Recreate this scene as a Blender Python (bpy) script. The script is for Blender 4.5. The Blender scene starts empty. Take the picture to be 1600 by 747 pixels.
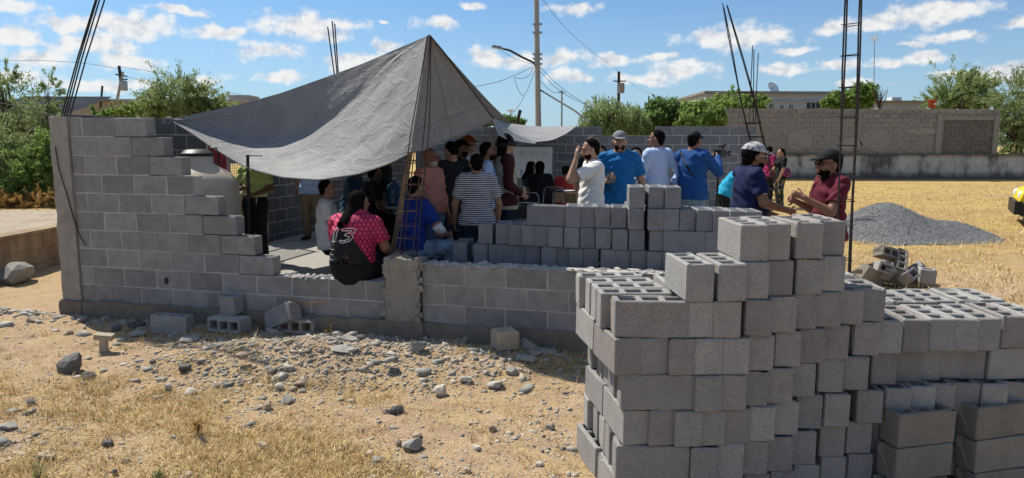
import bpy, bmesh, math, random
import numpy as np
from mathutils import Vector, Matrix, Euler

# ------------------------------------------------------------------ camera, world, sun
SC = bpy.context.scene
COL = SC.collection
F, PITCH, ROLL, ZC = 1100.0, 0.1347, 0.003, 2.0
cp, sp = math.cos(PITCH), math.sin(PITCH)
_fw = np.array([0, cp, -sp]); _u0 = np.array([0, sp, cp]); _r0 = np.array([1.0, 0, 0])
_R = math.cos(ROLL) * _r0 + math.sin(ROLL) * _u0
_U = -math.sin(ROLL) * _r0 + math.cos(ROLL) * _u0
CAM = np.array([0, 0, ZC])
cam = bpy.data.cameras.new('camera'); camo = bpy.data.objects.new('camera', cam); COL.objects.link(camo)
cam.sensor_width = 36.0; cam.lens = F / 1600 * 36.0; cam.clip_start = .05; cam.clip_end = 3000
camo.matrix_world = Matrix(((_R[0], _U[0], -_fw[0], 0), (_R[1], _U[1], -_fw[1], 0), (_R[2], _U[2], -_fw[2], ZC), (0, 0, 0, 1)))
SC.camera = camo
SC.view_settings.view_transform = 'Standard'; SC.view_settings.look = 'None'
SC.view_settings.exposure = EXPOSURE = 0.32; SC.view_settings.gamma = 1.0
SUN_DIR = Vector((-.45, .40, .80)).normalized()          # towards the sun
SUN_EL = math.asin(SUN_DIR.z); SUN_AZ = math.atan2(SUN_DIR.x, SUN_DIR.y)
sl = bpy.data.lights.new('sun', 'SUN'); sl.energy = 5.0; sl.angle = math.radians(.53); sl.color = (1, .945, .85)
so = bpy.data.objects.new('sun', sl); COL.objects.link(so)
so.rotation_euler = SUN_DIR.to_track_quat('Z', 'Y').to_euler()

def ray(px, py): return _fw + _R * ((px - 800) / F) - _U * ((py - 373.5) / F)
def atz(px, py, z): d = ray(px, py); return CAM + d * ((z - ZC) / d[2])
def aty(px, py, y): d = ray(px, py); return CAM + d * (y / d[1])
def onl(px, py, o, t):
    d = ray(px, py); n = np.array([-t[1], t[0], 0]); o = np.array([o[0], o[1], 0])
    s = ((o - CAM) @ n) / (d @ n); return CAM + d * s

# ------------------------------------------------------------------ node helpers
class NT:
    def __init__(s, tree): s.t = tree; tree.nodes.clear()
    def n(s, typ, **kw):
        nd = s.t.nodes.new(typ)
        ins = kw.pop('ins', {})
        for k, v in kw.items(): setattr(nd, k, v)
        for k, v in ins.items():
            sock = nd.inputs[k]
            if hasattr(v, 'is_output'): s.t.links.new(v, sock)
            else: sock.default_value = v
        return nd
    def math(s, op, a, b=0.0, c=0.0, clamp=False):
        return s.n('ShaderNodeMath', operation=op, use_clamp=clamp, ins={0: a, 1: b, 2: c}).outputs[0]
    def vec(s, op, a, b=(0, 0, 0)):
        nd = s.n('ShaderNodeVectorMath', operation=op, ins={0: a, 1: b})
        return nd.outputs['Value'] if op in ('LENGTH', 'DOT_PRODUCT', 'DISTANCE') else nd.outputs[0]
    def noise(s, co, scale, detail=4, rough=.55, out=0, dist=0.0):
        nd = s.n('ShaderNodeTexNoise', ins={'Scale': scale, 'Detail': detail, 'Roughness': rough, 'Distortion': dist})
        if co is not None: s.t.links.new(co, nd.inputs['Vector'])
        return nd.outputs[out]
    def ramp(s, f, stops, interp='LINEAR'):
        nd = s.n('ShaderNodeValToRGB', ins={0: f}); cr = nd.color_ramp; cr.interpolation = interp
        while len(cr.elements) < len(stops): cr.elements.new(.5)
        for e, (p, c) in zip(cr.elements, stops):
            e.position = p; e.color = (*c, 1) if isinstance(c, (tuple, list)) else (c, c, c, 1)
        return nd.outputs[0]
    def mix(s, f, a, b, typ='MIX'):
        nd = s.n('ShaderNodeMix', data_type='RGBA', blend_type=typ)
        for k, v in ((0, f), (6, a), (7, b)):
            if hasattr(v, 'is_output'): s.t.links.new(v, nd.inputs[k])
            else: nd.inputs[k].default_value = (*v, 1) if isinstance(v, (tuple, list)) and len(v) == 3 else v
        return nd.outputs[2]
    def mr(s, v, a, b, c=0.0, d=1.0, typ='LINEAR'):
        return s.n('ShaderNodeMapRange', interpolation_type=typ, clamp=True, ins={0: v, 1: a, 2: b, 3: c, 4: d}).outputs[0]
    def bsdf(s, col, rough=.85, bump=None, bstr=.3, bdist=.01, metal=0.0, spec=.3, trans=None, **kw):
        b = s.n('ShaderNodeBsdfPrincipled')
        def put(k, v):
            if hasattr(v, 'is_output'): s.t.links.new(v, b.inputs[k])
            else: b.inputs[k].default_value = (*v, 1) if isinstance(v, (tuple, list)) and len(v) == 3 and b.inputs[k].type == 'RGBA' else v
        put('Base Color', col); put('Roughness', rough); put('Metallic', metal); put('Specular IOR Level', spec)
        for k, v in kw.items(): put(k, v)
        if bump is not None:
            bn = s.n('ShaderNodeBump', ins={'Strength': bstr, 'Distance': bdist, 'Height': bump})
            s.t.links.new(bn.outputs[0], b.inputs['Normal'])
        o = s.n('ShaderNodeOutputMaterial')
        sh = b.outputs[0]
        if trans is not None:
            tr = s.n('ShaderNodeBsdfTranslucent'); 
            if hasattr(col, 'is_output'): s.t.links.new(col, tr.inputs[0])
            else: tr.inputs[0].default_value = (*col, 1)
            mx = s.n('ShaderNodeMixShader', ins={0: trans}); s.t.links.new(sh, mx.inputs[1]); s.t.links.new(tr.outputs[0], mx.inputs[2]); sh = mx.outputs[0]
        s.t.links.new(sh, o.inputs[0]); return b
    def obj(s): return s.n('ShaderNodeTexCoord').outputs['Object']
    def pos(s): return s.n('ShaderNodeNewGeometry').outputs['Position']
    def rnd(s): return s.n('ShaderNodeObjectInfo').outputs['Random']
    def isl(s): return s.n('ShaderNodeNewGeometry').outputs['Random Per Island']
MATS = {}
def newmat(name):
    m = bpy.data.materials.new(name); m.use_nodes = True; MATS[name] = m; return m, NT(m.node_tree)

# ------------------------------------------------------------------ sky: Nishita with cumulus worked into it by direction
def make_world():
    w = bpy.data.worlds.new('World'); SC.world = w; w.use_nodes = True
    N = NT(w.node_tree)
    sky = N.n('ShaderNodeTexSky', sky_type='NISHITA', sun_disc=False, sun_elevation=SUN_EL, sun_rotation=SUN_AZ,
              altitude=300, air_density=1.0, dust_density=1.1, ozone_density=2.2)
    d = N.n('ShaderNodeTexCoord').outputs['Generated']
    s = N.n('ShaderNodeSeparateXYZ', ins={0: d})
    az = N.math('ARCTAN2', s.outputs[0], s.outputs[1])
    el = N.math('ARCSINE', s.outputs[2])
    # the run of clouds seen in the photograph's 84 degrees goes on, mirrored, round the whole horizon
    azf = N.math('SUBTRACT', N.math('PINGPONG', N.math('ADD', az, .73), 1.46), .73)
    P = N.n('ShaderNodeCombineXYZ', ins={0: azf, 1: el, 2: az}).outputs[0]
    P2 = N.n('ShaderNodeCombineXYZ', ins={0: azf, 1: el, 2: 0.0}).outputs[0]
    st = N.vec('MULTIPLY', P, (1.0, 1.5, .6))
    wv = N.n('ShaderNodeTexNoise', ins={'Vector': st, 'Scale': 16.0, 'Detail': 3.0, 'Roughness': .55}).outputs['Color']
    wv = N.vec('MULTIPLY', N.vec('SUBTRACT', wv, (.5, .5, .5)), (.055, .028, 0))
    PW = N.vec('ADD', P2, wv)
    blobs = [(205, 38, 90, 22), (120, 36, 70, 17), (30, 12, 40, 13), (28, 58, 34, 20), (62, 90, 55, 17), (150, 68, 60, 20), (200, 96, 55, 16),
             (345, 46, 40, 13), (480, 34, 90, 26), (415, 76, 65, 19), (330, 122, 36, 13), (440, 122, 42, 11), (604, 66, 30, 17), (560, 96, 80, 19),
             (682, 34, 40, 13), (606, 34, 12, 5), (750, 84, 40, 20), (800, 92, 70, 20), (870, 88, 70, 17), (955, 92, 60, 13), (895, 9, 50, 13),
             (890, 119, 45, 12), (1072, 104, 58, 22), (1015, 122, 60, 14), (1160, 54, 100, 22), (1232, 76, 30, 8), (1225, 104, 42, 15), (1300, 40, 46, 15), (1440, 18, 110, 21),
             (1360, 34, 60, 14), (1450, 88, 36, 12), (1426, 70, 22, 6), (1490, 56, 50, 10), (1578, 106, 44, 18), (1505, 116, 38, 10), (1590, 33, 26, 9),
             (1310, 100, 40, 10), (275, 15, 46, 8), (150, 132, 90, 12), (1390, 96, 30, 8), (735, 8, 24, 6), (1040, 86, 40, 10), (1340, 130, 40, 8), (640, 120, 30, 12), (40, 118, 60, 12)]
    dm = None
    for (x, y, rx, ry) in blobs:
        v = ray(x, y + ry * .18); v = v / np.linalg.norm(v)
        a, e = math.atan2(v[0], v[1]), math.asin(v[2])
        sx, sy = F / (rx * 1.0), F / (ry * .95)
        mp = N.n('ShaderNodeMapping', vector_type='POINT', ins={'Vector': PW, 'Location': (-a * sx, -e * sy, 0), 'Scale': (sx, sy, 0)})
        L = N.vec('LENGTH', mp.outputs[0])
        dm = L if dm is None else N.n('ShaderNodeMath', operation='SMOOTH_MIN', ins={0: dm, 1: L, 2: .25}).outputs[0]
    # higher up, outside the frame, the same cumulus as plain noise
    hi = N.noise(N.vec('MULTIPLY', d, (3.2, 3.2, 5.0)), 1.6, 2)
    hi = N.math('MULTIPLY_ADD', hi, -9.0, 5.9)
    up = N.mr(el, .23, .3)
    dm = N.math('ADD', N.math('MULTIPLY', dm, N.math('SUBTRACT', 1.0, up)), N.math('MULTIPLY', hi, up))
    fb = N.noise(N.vec('MULTIPLY', P, (1, 1.35, .3)), 34.0, 7, .6)
    fb2 = N.noise(N.vec('MULTIPLY', N.vec('ADD', P, (.006, -.008, 0)), (1, 1.35, .3)), 34.0, 7, .6)
    den = N.math('ADD', N.math('SUBTRACT', .95, dm), N.math('MULTIPLY', N.math('SUBTRACT', fb, .5), 2.0))
    al = N.math('MULTIPLY', N.mr(den, -.05, .62, typ='SMOOTHSTEP'), .93)
    al = N.math('MULTIPLY', al, N.mr(el, -.01, .02))
    core = N.mr(den, .1, 1.5)
    shade = N.math('MULTIPLY_ADD', N.math('SUBTRACT', fb, fb2), 2.3, N.math('MULTIPLY_ADD', core, -.16, .93))
    ccol = N.mix(N.mr(shade, .45, 1.0), (.66, .69, .76), (1.0, .99, .97))
    skyc = N.mix(1.0, sky.outputs[0], (.1, .1, .1), 'MULTIPLY')
    skyc = N.mix(1.0, skyc, SKY_TINT, 'MULTIPLY')
    # thin milky air just over the horizon
    skyc = N.mix(N.mr(el, .25, -.01, 0, .62), skyc, (.46, .60, .72))
    col = N.mix(al, skyc, N.mix(1.0, ccol, (CLOUD, CLOUD, CLOUD), 'MULTIPLY'))
    bg = N.n('ShaderNodeBackground', ins={'Strength': 1.0})   # the sky texture is scaled by 0.1 above
    N.t.links.new(col, bg.inputs[0])
    o = N.n('ShaderNodeOutputWorld'); N.t.links.new(bg.outputs[0], o.inputs[0])
SKY_TINT = (.45, .72, .95); CLOUD = .74
make_world()

# ------------------------------------------------------------------ object helpers
def tag(o, label=None, cat=None, group=None, kind=None):
    if label: o['label'] = label
    if cat: o['category'] = cat
    if group: o['group'] = group
    if kind: o['kind'] = kind
    return o
def link(o, parent=None):
    COL.objects.link(o)
    if parent is not None: o.parent = parent
    return o
def empty(name, loc=(0, 0, 0), rz=0.0, label=None, cat=None, group=None):
    o = bpy.data.objects.new(name, None); o.empty_display_size = .1
    o.location = loc; o.rotation_euler = (0, 0, rz); link(o); return tag(o, label, cat, group)
def mesh(name, V, Fc, mats, mi=None, smooth=False):
    me = bpy.data.meshes.new(name)
    V = np.asarray(V, dtype=np.float32)
    if isinstance(Fc, np.ndarray) and Fc.ndim == 2:
        n, k = Fc.shape
        me.vertices.add(len(V)); me.vertices.foreach_set('co', V.ravel())
        me.loops.add(n * k); me.polygons.add(n)
        me.loops.foreach_set('vertex_index', Fc.astype(np.int32).ravel())
        me.polygons.foreach_set('loop_start', np.arange(0, n * k, k, dtype=np.int32))
        me.update(calc_edges=True)
    else:
        me.from_pydata([tuple(map(float, v)) for v in V], [], [tuple(map(int, f)) for f in Fc])
    for m in (mats if isinstance(mats, (list, tuple)) else [mats]): me.materials.append(MATS[m] if isinstance(m, str) else m)
    if mi is not None: me.polygons.foreach_set('material_index', np.asarray(mi, dtype=np.int32))
    if smooth: me.polygons.foreach_set('use_smooth', np.ones(len(me.polygons), dtype=bool))
    return me
def obj(name, me, parent=None, loc=None, rot=None, kind=None):
    o = bpy.data.objects.new(name, me)
    if loc is not None: o.location = loc
    if rot is not None: o.rotation_euler = rot
    if kind: o['kind'] = kind
    return link(o, parent)
class MB:
    """collects simple shapes for one mesh"""
    def __init__(s): s.v = []; s.f = []; s.mi = []; s.m = 0
    def add(s, V, Fs):
        b = len(s.v); s.v += [tuple(map(float, v)) for v in V]
        for f in Fs: s.f.append(tuple(b + i for i in f)); s.mi.append(s.m)
        return s
    def box(s, c, sz, rot=None, taper=1.0):
        hx, hy, hz = sz[0] / 2, sz[1] / 2, sz[2] / 2
        V = [Vector((x * (taper if z > 0 else 1), y * (taper if z > 0 else 1), z)) for z in (-hz, hz) for (x, y) in ((-hx, -hy), (hx, -hy), (hx, hy), (-hx, hy))]
        if rot is not None:
            M = rot.to_matrix() if isinstance(rot, Euler) else (Euler(rot).to_matrix() if len(rot) == 3 and not isinstance(rot, Matrix) else rot)
            V = [M @ v for v in V]
        V = [v + Vector(c) for v in V]
        return s.add(V, [(3, 2, 1, 0), (4, 5, 6, 7), (0, 1, 5, 4), (1, 2, 6, 5), (2, 3, 7, 6), (3, 0, 4, 7)])
    def tube(s, pts, r, n=6, r2=None, cap=True):
        pts = [Vector(p) for p in pts]; b = []; m = len(pts)
        for i, p in enumerate(pts):
            t = (pts[min(i + 1, m - 1)] - pts[max(i - 1, 0)])
            t = t.normalized() if t.length > 1e-9 else Vector((0, 0, 1))
            a = t.cross(Vector((0, 0, 1)) if abs(t.z) < .9 else Vector((0, 1, 0))).normalized(); c = t.cross(a)
            rr = r if r2 is None else r + (r2 - r) * i / max(m - 1, 1)
            b += [p + (a * math.cos(2 * math.pi * k / n) + c * math.sin(2 * math.pi * k / n)) * rr for k in range(n)]
        fs = [(i * n + k, i * n + (k + 1) % n, (i + 1) * n + (k + 1) % n, (i + 1) * n + k) for i in range(m - 1) for k in range(n)]
        if cap: fs += [tuple(range(n - 1, -1, -1)), tuple((m - 1) * n + k for k in range(n))]
        return s.add(b, fs)
    def lathe(s, prof, n=24, c=(0, 0, 0), cap=True):
        V = [(c[0] + r * math.cos(2 * math.pi * k / n), c[1] + r * math.sin(2 * math.pi * k / n), c[2] + z) for r, z in prof for k in range(n)]
        m = len(prof)
        fs = [(i * n + k, i * n + (k + 1) % n, (i + 1) * n + (k + 1) % n, (i + 1) * n + k) for i in range(m - 1) for k in range(n)]
        if cap: fs += [tuple(range(n - 1, -1, -1)), tuple((m - 1) * n + k for k in range(n))]
        return s.add(V, fs)
    def build(s, name, mats, parent=None, smooth=False, loc=None, rot=None, kind=None):
        return obj(name, mesh(name, s.v, s.f, mats, s.mi if isinstance(mats, (list, tuple)) and len(mats) > 1 else None, smooth), parent, loc, rot, kind)
def sstep(x, a, b):
    t = np.clip((x - a) / (b - a), 0, 1); return t * t * (3 - 2 * t)
def vnoise(x, y, seed=0):
    """smooth 2-D value noise, vectorised"""
    x = np.asarray(x, float); y = np.asarray(y, float)
    xi = np.floor(x); yi = np.floor(y); fx = x - xi; fy = y - yi
    fx = fx * fx * (3 - 2 * fx); fy = fy * fy * (3 - 2 * fy)
    def h(a, b):
        t = np.sin(a * 127.1 + b * 311.7 + seed * 74.7) * 43758.5453
        return t - np.floor(t)
    return (h(xi, yi) * (1 - fx) + h(xi + 1, yi) * fx) * (1 - fy) + (h(xi, yi + 1) * (1 - fx) + h(xi + 1, yi + 1) * fx) * fy - .5
def fbm(x, y, seed=0, o=4):
    r = 0; a = 1.0
    for i in range(o): r = r + a * vnoise(x * 2 ** i, y * 2 ** i, seed + i); a *= .5
    return r
ORD = ['zeroth', 'first', 'second', 'third', 'fourth', 'fifth', 'sixth', 'seventh', 'eighth', 'ninth', 'tenth', 'eleventh', 'twelfth', 'thirteenth',
       'fourteenth', 'fifteenth', 'sixteenth', 'seventeenth', 'eighteenth', 'nineteenth', 'twentieth', 'twenty-first', 'twenty-second', 'twenty-third', 'twenty-fourth']
# ------------------------------------------------------------------ materials
def concrete(name, c0, c1, speck=.35, stain=.25, bump=.5, tint=None, var=.22):
    m, N = newmat(name); o = N.obj(); p = N.pos(); r = N.rnd()
    co = N.vec('ADD', o, N.n('ShaderNodeCombineXYZ', ins={0: N.math('MULTIPLY', r, 37.0), 1: N.math('MULTIPLY', r, 11.0), 2: N.math('MULTIPLY', r, 53.0)}).outputs[0])
    n1 = N.noise(co, 9.0, 4, .6); n2 = N.noise(co, 150.0, 3, .7); n3 = N.noise(co, 420.0, 2, .6)
    c = N.mix(N.mr(n1, .3, .72), c0, c1)
    c = N.mix(N.mr(n2, .30, .70, speck, 0), c, (.03, .03, .032))
    c = N.mix(N.mr(n3, .60, .72, 0, speck * .8), c, (.62, .60, .57))
    if stain: c = N.mix(N.mr(N.noise(co, 4.0, 5, .65), .52, .75, 0, stain), c, (.13, .105, .085))
    rv = N.math('MULTIPLY_ADD', r, var, 1 - var * .5)
    c = N.mix(1.0, c, N.n('ShaderNodeCombineXYZ', ins={0: rv, 1: rv, 2: N.math('MULTIPLY_ADD', r, var * .9, 1 - var * .5)}).outputs[0], 'MULTIPLY')
    h = N.math('ADD', N.math('MULTIPLY', n2, 1.0), N.math('MULTIPLY', n3, .45))
    N.bsdf(c, .95, h, bump, .006, spec=.12); return m
concrete('block_grey', (.38, .365, .35), (.46, .445, .42), .6, .14, .7, var=.34)
concrete('block_brown', (.355, .33, .312), (.43, .40, .375), .6, .2, .7, var=.34)
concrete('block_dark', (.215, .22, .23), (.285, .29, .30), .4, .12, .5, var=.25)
concrete('block_old', (.30, .27, .22), (.37, .32, .26), .45, .45, .6, var=.2)
concrete('wall_block', (.275, .268, .26), (.39, .378, .362), .42, .25, .55, var=.32)
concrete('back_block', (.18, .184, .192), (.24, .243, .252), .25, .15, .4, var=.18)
concrete('side_block_shaded', (.10, .102, .107), (.14, .142, .147), .25, .2, .4, var=.2)  # similar block made darker: the shade under the tarp put into its colour
concrete('plaster_old', (.27, .26, .242), (.36, .345, .32), .3, .4, .5)
concrete('mortar', (.42, .405, .38), (.58, .555, .515), .25, .35, .7)
concrete('column_concrete', (.33, .30, .255), (.44, .40, .335), .35, .4, .8)
concrete('footing', (.22, .19, .155), (.32, .27, .21), .35, .5, .8)
concrete('slab', (.29, .28, .255), (.36, .345, .315), .12, .15, .25)
concrete('rubble', (.33, .315, .28), (.45, .43, .385), .35, .25, .7, var=.35)
concrete('pale_stone', (.42, .35, .26), (.55, .47, .37), .25, .2, .5, var=.35)
concrete('beige_concrete', (.42, .35, .25), (.52, .44, .33), .3, .25, .6)
concrete('boundary_old', (.235, .222, .205), (.335, .318, .292), .3, .35, .4, var=.2)
concrete('boundary_dark', (.13, .12, .115), (.19, .175, .16), .25, .2, .4, var=.25)
concrete('gravel_grey', (.15, .16, .17), (.25, .26, .27), .3, .1, .8)

def plain(name, c, rough=.6, metal=0.0, spec=.4, var=.0, nscale=20, namt=.12, bump=0, **kw):
    m, N = newmat(name)
    n = N.noise(N.obj(), nscale, 4)
    c2 = tuple(max(0, x * (1 - namt * 2.2)) for x in c)
    col = N.mix(N.mr(n, .3, .7), c2, c)
    if var:
        v = N.math('MULTIPLY_ADD', N.rnd(), var, 1 - var / 2)
        col = N.mix(1.0, col, N.n('ShaderNodeCombineXYZ', ins={0: v, 1: v, 2: v}).outputs[0], 'MULTIPLY')
    N.bsdf(col, rough, n if bump else None, bump, .01, metal, spec, **kw); return m
plain('rebar', (.105, .068, .052), .75, .35, .3, nscale=60, namt=.25)
plain('rebar_dark', (.055, .045, .042), .7, .4, .3, nscale=60, namt=.2)
plain('black_steel', (.018, .018, .02), .45, .3)
plain('galv', (.35, .36, .37), .5, .6)
plain('wood', (.27, .20, .13), .75, nscale=8, namt=.25)
plain('chair_wood', (.45, .29, .15), .5, nscale=8, namt=.2)
plain('tank', (.50, .43, .33), .55, spec=.35, nscale=4, namt=.06)
plain('black_plastic', (.012, .012, .013), .5)
plain('rubber', (.018, .018, .019), .85)
plain('red_paint', (.42, .03, .03), .5, nscale=9, namt=.3)
plain('white_board', (.74, .76, .78), .35, nscale=3, namt=.03)
plain('white_paint', (.75, .75, .73), .5, namt=.05)
plain('building_grey', (.36, .37, .38), .8, nscale=1, namt=.06)
plain('building_beige', (.36, .32, .26), .85, nscale=.8, namt=.1)
plain('roof_sheet', (.27, .25, .23), .7, .0, nscale=.7, namt=.2)
plain('window_dark', (.02, .025, .03), .15, spec=.6)
plain('pole_concrete', (.36, .34, .31), .85, nscale=3, namt=.1)
plain('cable', (.02, .02, .022), .7)
plain('bark', (.13, .09, .06), .95, nscale=14, namt=.3, bump=.5)
plain('bucket_red', (.45, .10, .05), .5)
plain('car_yellow', (.85, .58, .01), .3, spec=.5, namt=.02)
plain('glass', (.03, .04, .05), .08, spec=.8)
plain('chrome', (.7, .7, .7), .25, .9)
plain('jug_blue', (.05, .16, .30), .2, spec=.5, namt=.05)
plain('table_blue', (.10, .16, .33), .4)
plain('stone_dark', (.16, .15, .135), .9, nscale=25, namt=.2, bump=.6, var=.4)
plain('stone_tan', (.42, .33, .23), .9, nscale=22, namt=.18, bump=.5, var=.4)
plain('stone_white', (.56, .51, .43), .9, nscale=22, namt=.12, bump=.5, var=.25)

def mat_tarp():
    m, N = newmat('tarp_canvas'); o = N.obj()
    n = N.noise(o, 2.2, 5, .6); wv = N.noise(o, 240.0, 2, .5)
    mp = N.n('ShaderNodeMapping', ins={'Vector': o, 'Rotation': (0, .6, .5), 'Scale': (1.0, 1.0, 2.4)}).outputs[0]
    cr = N.noise(mp, 1.9, 5, .55, dist=.5)
    ridge = N.math('ABSOLUTE', N.math('SUBTRACT', cr, .5))
    c = N.mix(N.mr(n, .3, .7), (.205, .204, .202), (.265, .262, .255))
    c = N.mix(N.mr(ridge, 0, .03, .16, 0), c, (.42, .42, .41))
    c = N.mix(N.mr(N.noise(o, 5.0, 5, .7), .58, .8, 0, .3), c, (.15, .14, .125))
    h = N.math('ADD', N.math('MULTIPLY', N.mr(ridge, 0, .06, 1, 0), .9), N.math('ADD', N.math('MULTIPLY', N.noise(mp, 6.0, 3, .5), .45), N.math('MULTIPLY', wv, .05)))
    N.bsdf(c, .75, h, .25, .03, spec=.3, trans=.025)
mat_tarp()
plain('tarp_hem', (.24, .235, .225), .8)

def mat_ground():
    m, N = newmat('ground'); p = N.pos()
    big = N.noise(p, .7, 5, .6); mid = N.noise(p, 5.5, 6, .66); fine = N.noise(p, 60.0, 4, .7); grit = N.noise(p, 300, 2, .6)
    soil = N.mix(N.mr(mid, .3, .7), (.47, .325, .205), (.60, .44, .295))
    straw = N.mix(N.mr(fine, .3, .7), (.42, .29, .135), (.66, .49, .25))
    f = N.mr(N.math('ADD', N.math('MULTIPLY', big, .5), N.math('MULTIPLY', mid, .5)), .44, .58)
    c = N.mix(N.math('MULTIPLY', f, .8), soil, straw)
    # farther field: dry yellow grass with orange bare patches
    sep = N.n('ShaderNodeSeparateXYZ', ins={0: p})
    far = N.mr(sep.outputs[1], 9.0, 13.0)
    st = N.vec('MULTIPLY', p, (.30, 1.0, 1.0))
    g = N.noise(st, .55, 6, .6); g2 = N.noise(st, 5.0, 5, .65)
    fc = N.mix(N.mr(g, .38, .62), (.53, .35, .17), (.61, .45, .16))
    fc = N.mix(N.mr(g2, .40, .62), N.mix(.55, fc, (.36, .25, .075)), fc)
    fc = N.mix(N.mr(N.noise(st, 1.3, 4, .6), .58, .72, 0, .45), fc, (.40, .36, .10))
    c = N.mix(far, c, fc)
    # pale road beyond the low wall on the left
    rd = N.math('MULTIPLY', N.mr(sep.outputs[0], -7.2, -7.45), N.mr(sep.outputs[1], 14.2, 13.6))
    c = N.mix(N.math('MULTIPLY', rd, .9), c, N.mix(N.mr(mid, .3, .7), (.44, .37, .29), (.56, .48, .39)))
    c = N.mix(N.mr(N.noise(p, 2.4, 6, .7), .50, .66, 0, .42), c, (.27, .165, .075))
    c = N.mix(N.mr(fine, .34, .48, .72, 0), c, (.12, .08, .045))
    c = N.mix(N.mr(grit, .62, .74, 0, .5), c, (.62, .52, .40))
    h = N.math('ADD', N.math('MULTIPLY', mid, .7), N.math('ADD', N.math('MULTIPLY', fine, .9), N.math('MULTIPLY', grit, .25)))
    N.bsdf(c, .95, h, .9, .03, spec=.1)
mat_ground()
def mat_straw():
    m, N = newmat('straw'); i = N.isl()
    c = N.ramp(i, [(0, (.26, .165, .065)), (.3, (.52, .36, .14)), (.65, (.70, .53, .26)), (.93, (.80, .67, .42)), (1, (.34, .33, .14))])
    N.bsdf(c, .8, spec=.2, trans=.25)
mat_straw()
def mat_leaf(name, a, b, c_):
    m, N = newmat(name); i = N.isl(); p = N.pos()
    c = N.ramp(i, [(0, a), (.55, b), (1, c_)])
    c = N.mix(N.mr(N.noise(p, .9, 3), .35, .65, 0, .5), c, a)
    N.bsdf(c, .6, spec=.25, trans=.5)
mat_leaf('leaf_mesquite', (.15, .20, .075), (.26, .33, .13), (.38, .44, .20))
mat_leaf('leaf_willow', (.18, .25, .09), (.31, .39, .15), (.42, .49, .23))
mat_leaf('leaf_dark', (.08, .145, .04), (.15, .25, .065), (.24, .34, .11))
mat_leaf('leaf_bright', (.13, .21, .05), (.23, .34, .08), (.34, .45, .13))
mat_leaf('leaf_dry', (.30, .16, .04), (.42, .25, .08), (.50, .36, .15))
def mat_gravel():
    m, N = newmat('gravel_pile'); p = N.pos()
    v = N.n('ShaderNodeTexVoronoi', ins={'Vector': p, 'Scale': 75.0})
    c = N.mix(N.mr(N.n('ShaderNodeSeparateColor', ins={0: v.outputs['Color']}).outputs[0], 0, 1), (.17, .172, .178), (.33, .335, .34))
    c = N.mix(N.mr(N.noise(p, 3, 5, .65), .5, .7, 0, .4), c, (.25, .23, .20))
    h = N.math('ADD', N.mr(v.outputs['Distance'], 0, .7, 1, 0), N.noise(p, 20, 3))
    N.bsdf(c, .9, h, 1.0, .03, spec=.15)
mat_gravel()
def mat_chip():
    m, N = newmat('stone_chips'); i = N.isl()
    c = N.ramp(i, [(0, (.17, .17, .155)), (.35, (.30, .30, .27)), (.6, (.42, .38, .31)), (.85, (.42, .35, .26)), (1, (.52, .47, .40))])
    n = N.noise(N.pos(), 60, 3)
    c = N.mix(N.mr(n, .3, .7, .25, 0), c, (.08, .07, .06))
    N.bsdf(c, .92, n, .5, .01, spec=.15)
mat_chip()
# ------------------------------------------------------------------ ground
MOUNDS = [(-2.05, 6.15, .95, .45, .13), (-1.2, 6.15, 1.0, .4, .07), (-.1, 6.0, .6, .35, .05), (-3.4, 6.7, .7, .3, .03)]
def gz(x, y, detail=True):
    x = np.asarray(x, float); y = np.asarray(y, float)
    z = np.interp(y, [-60, 3, 4.5, 8, 12, 20, 33, 60, 900], [-.3, -.02, .02, .08, .12, .2, .42, .5, .5])
    for mx, my, rx, ry, a in MOUNDS: z = z + a * np.exp(-(((x - mx) / rx) ** 2 + ((y - my) / ry) ** 2))
    z = z - .17 * sstep(x, 1.75, 2.1) * (1 - sstep(y, 3.95, 4.3)) * sstep(y, 1.5, 3.0)
    left = 1 - sstep(x, -7.32, -7.22)
    z = z * (1 - left) + left * np.interp(y, [0, 16, 33, 60], [.63, .66, .8, .6]) 
    if detail:
        near = 1 - sstep(np.hypot(x, y), 12, 30)
        z = z + near * (.045 * fbm(x * 1.1, y * 1.1, 3, 3) + .028 * fbm(x * 5, y * 5, 9, 3))
    return z
def gzf(x, y): return float(gz(x, y))
def make_ground():
    def axis(lo, hi, st, a, b):
        c = list(np.arange(lo, hi, st)); s = st; v = hi
        while v < b: c.append(v); s *= 1.22; v += s
        c.append(b); s = st; v = lo - st; L = []
        while v > a: L.append(v); s *= 1.22; v -= s
        L.append(a); return np.array(sorted(L + c))
    xs = axis(-7.0, 4.2, .045, -700, 700); xs = np.sort(np.concatenate([xs[(xs < -7.34) | (xs > -7.2)], [-7.33, -7.27, -7.21]]))
    ys = axis(3.2, 8.4, .045, -60, 1200)
    X, Y = np.meshgrid(xs, ys, indexing='xy'); Z = gz(X, Y)
    V = np.stack([X, Y, Z], -1).reshape(-1, 3); nx, ny = len(xs), len(ys)
    i = np.arange(ny - 1)[:, None] * nx + np.arange(nx - 1)[None]; i = i.ravel()
    obj('ground', mesh('ground', V, np.stack([i, i + 1, i + nx + 1, i + nx], 1), 'ground', smooth=True), kind='structure')
make_ground()

# ------------------------------------------------------------------ house walls (mortared blocks)
TH = -.236
TV = np.array([math.cos(TH), math.sin(TH), 0]); NV = np.array([-TV[1], TV[0], 0]); WO = np.array([-4.6578, 7.7032, 0])
ZT, CH = 2.264, .2039
SLAB = .37
RNG = random.Random(7)
def wp(u, t=0.0, z=0.0): return WO + TV * u + NV * t + np.array([0, 0, z])

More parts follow.
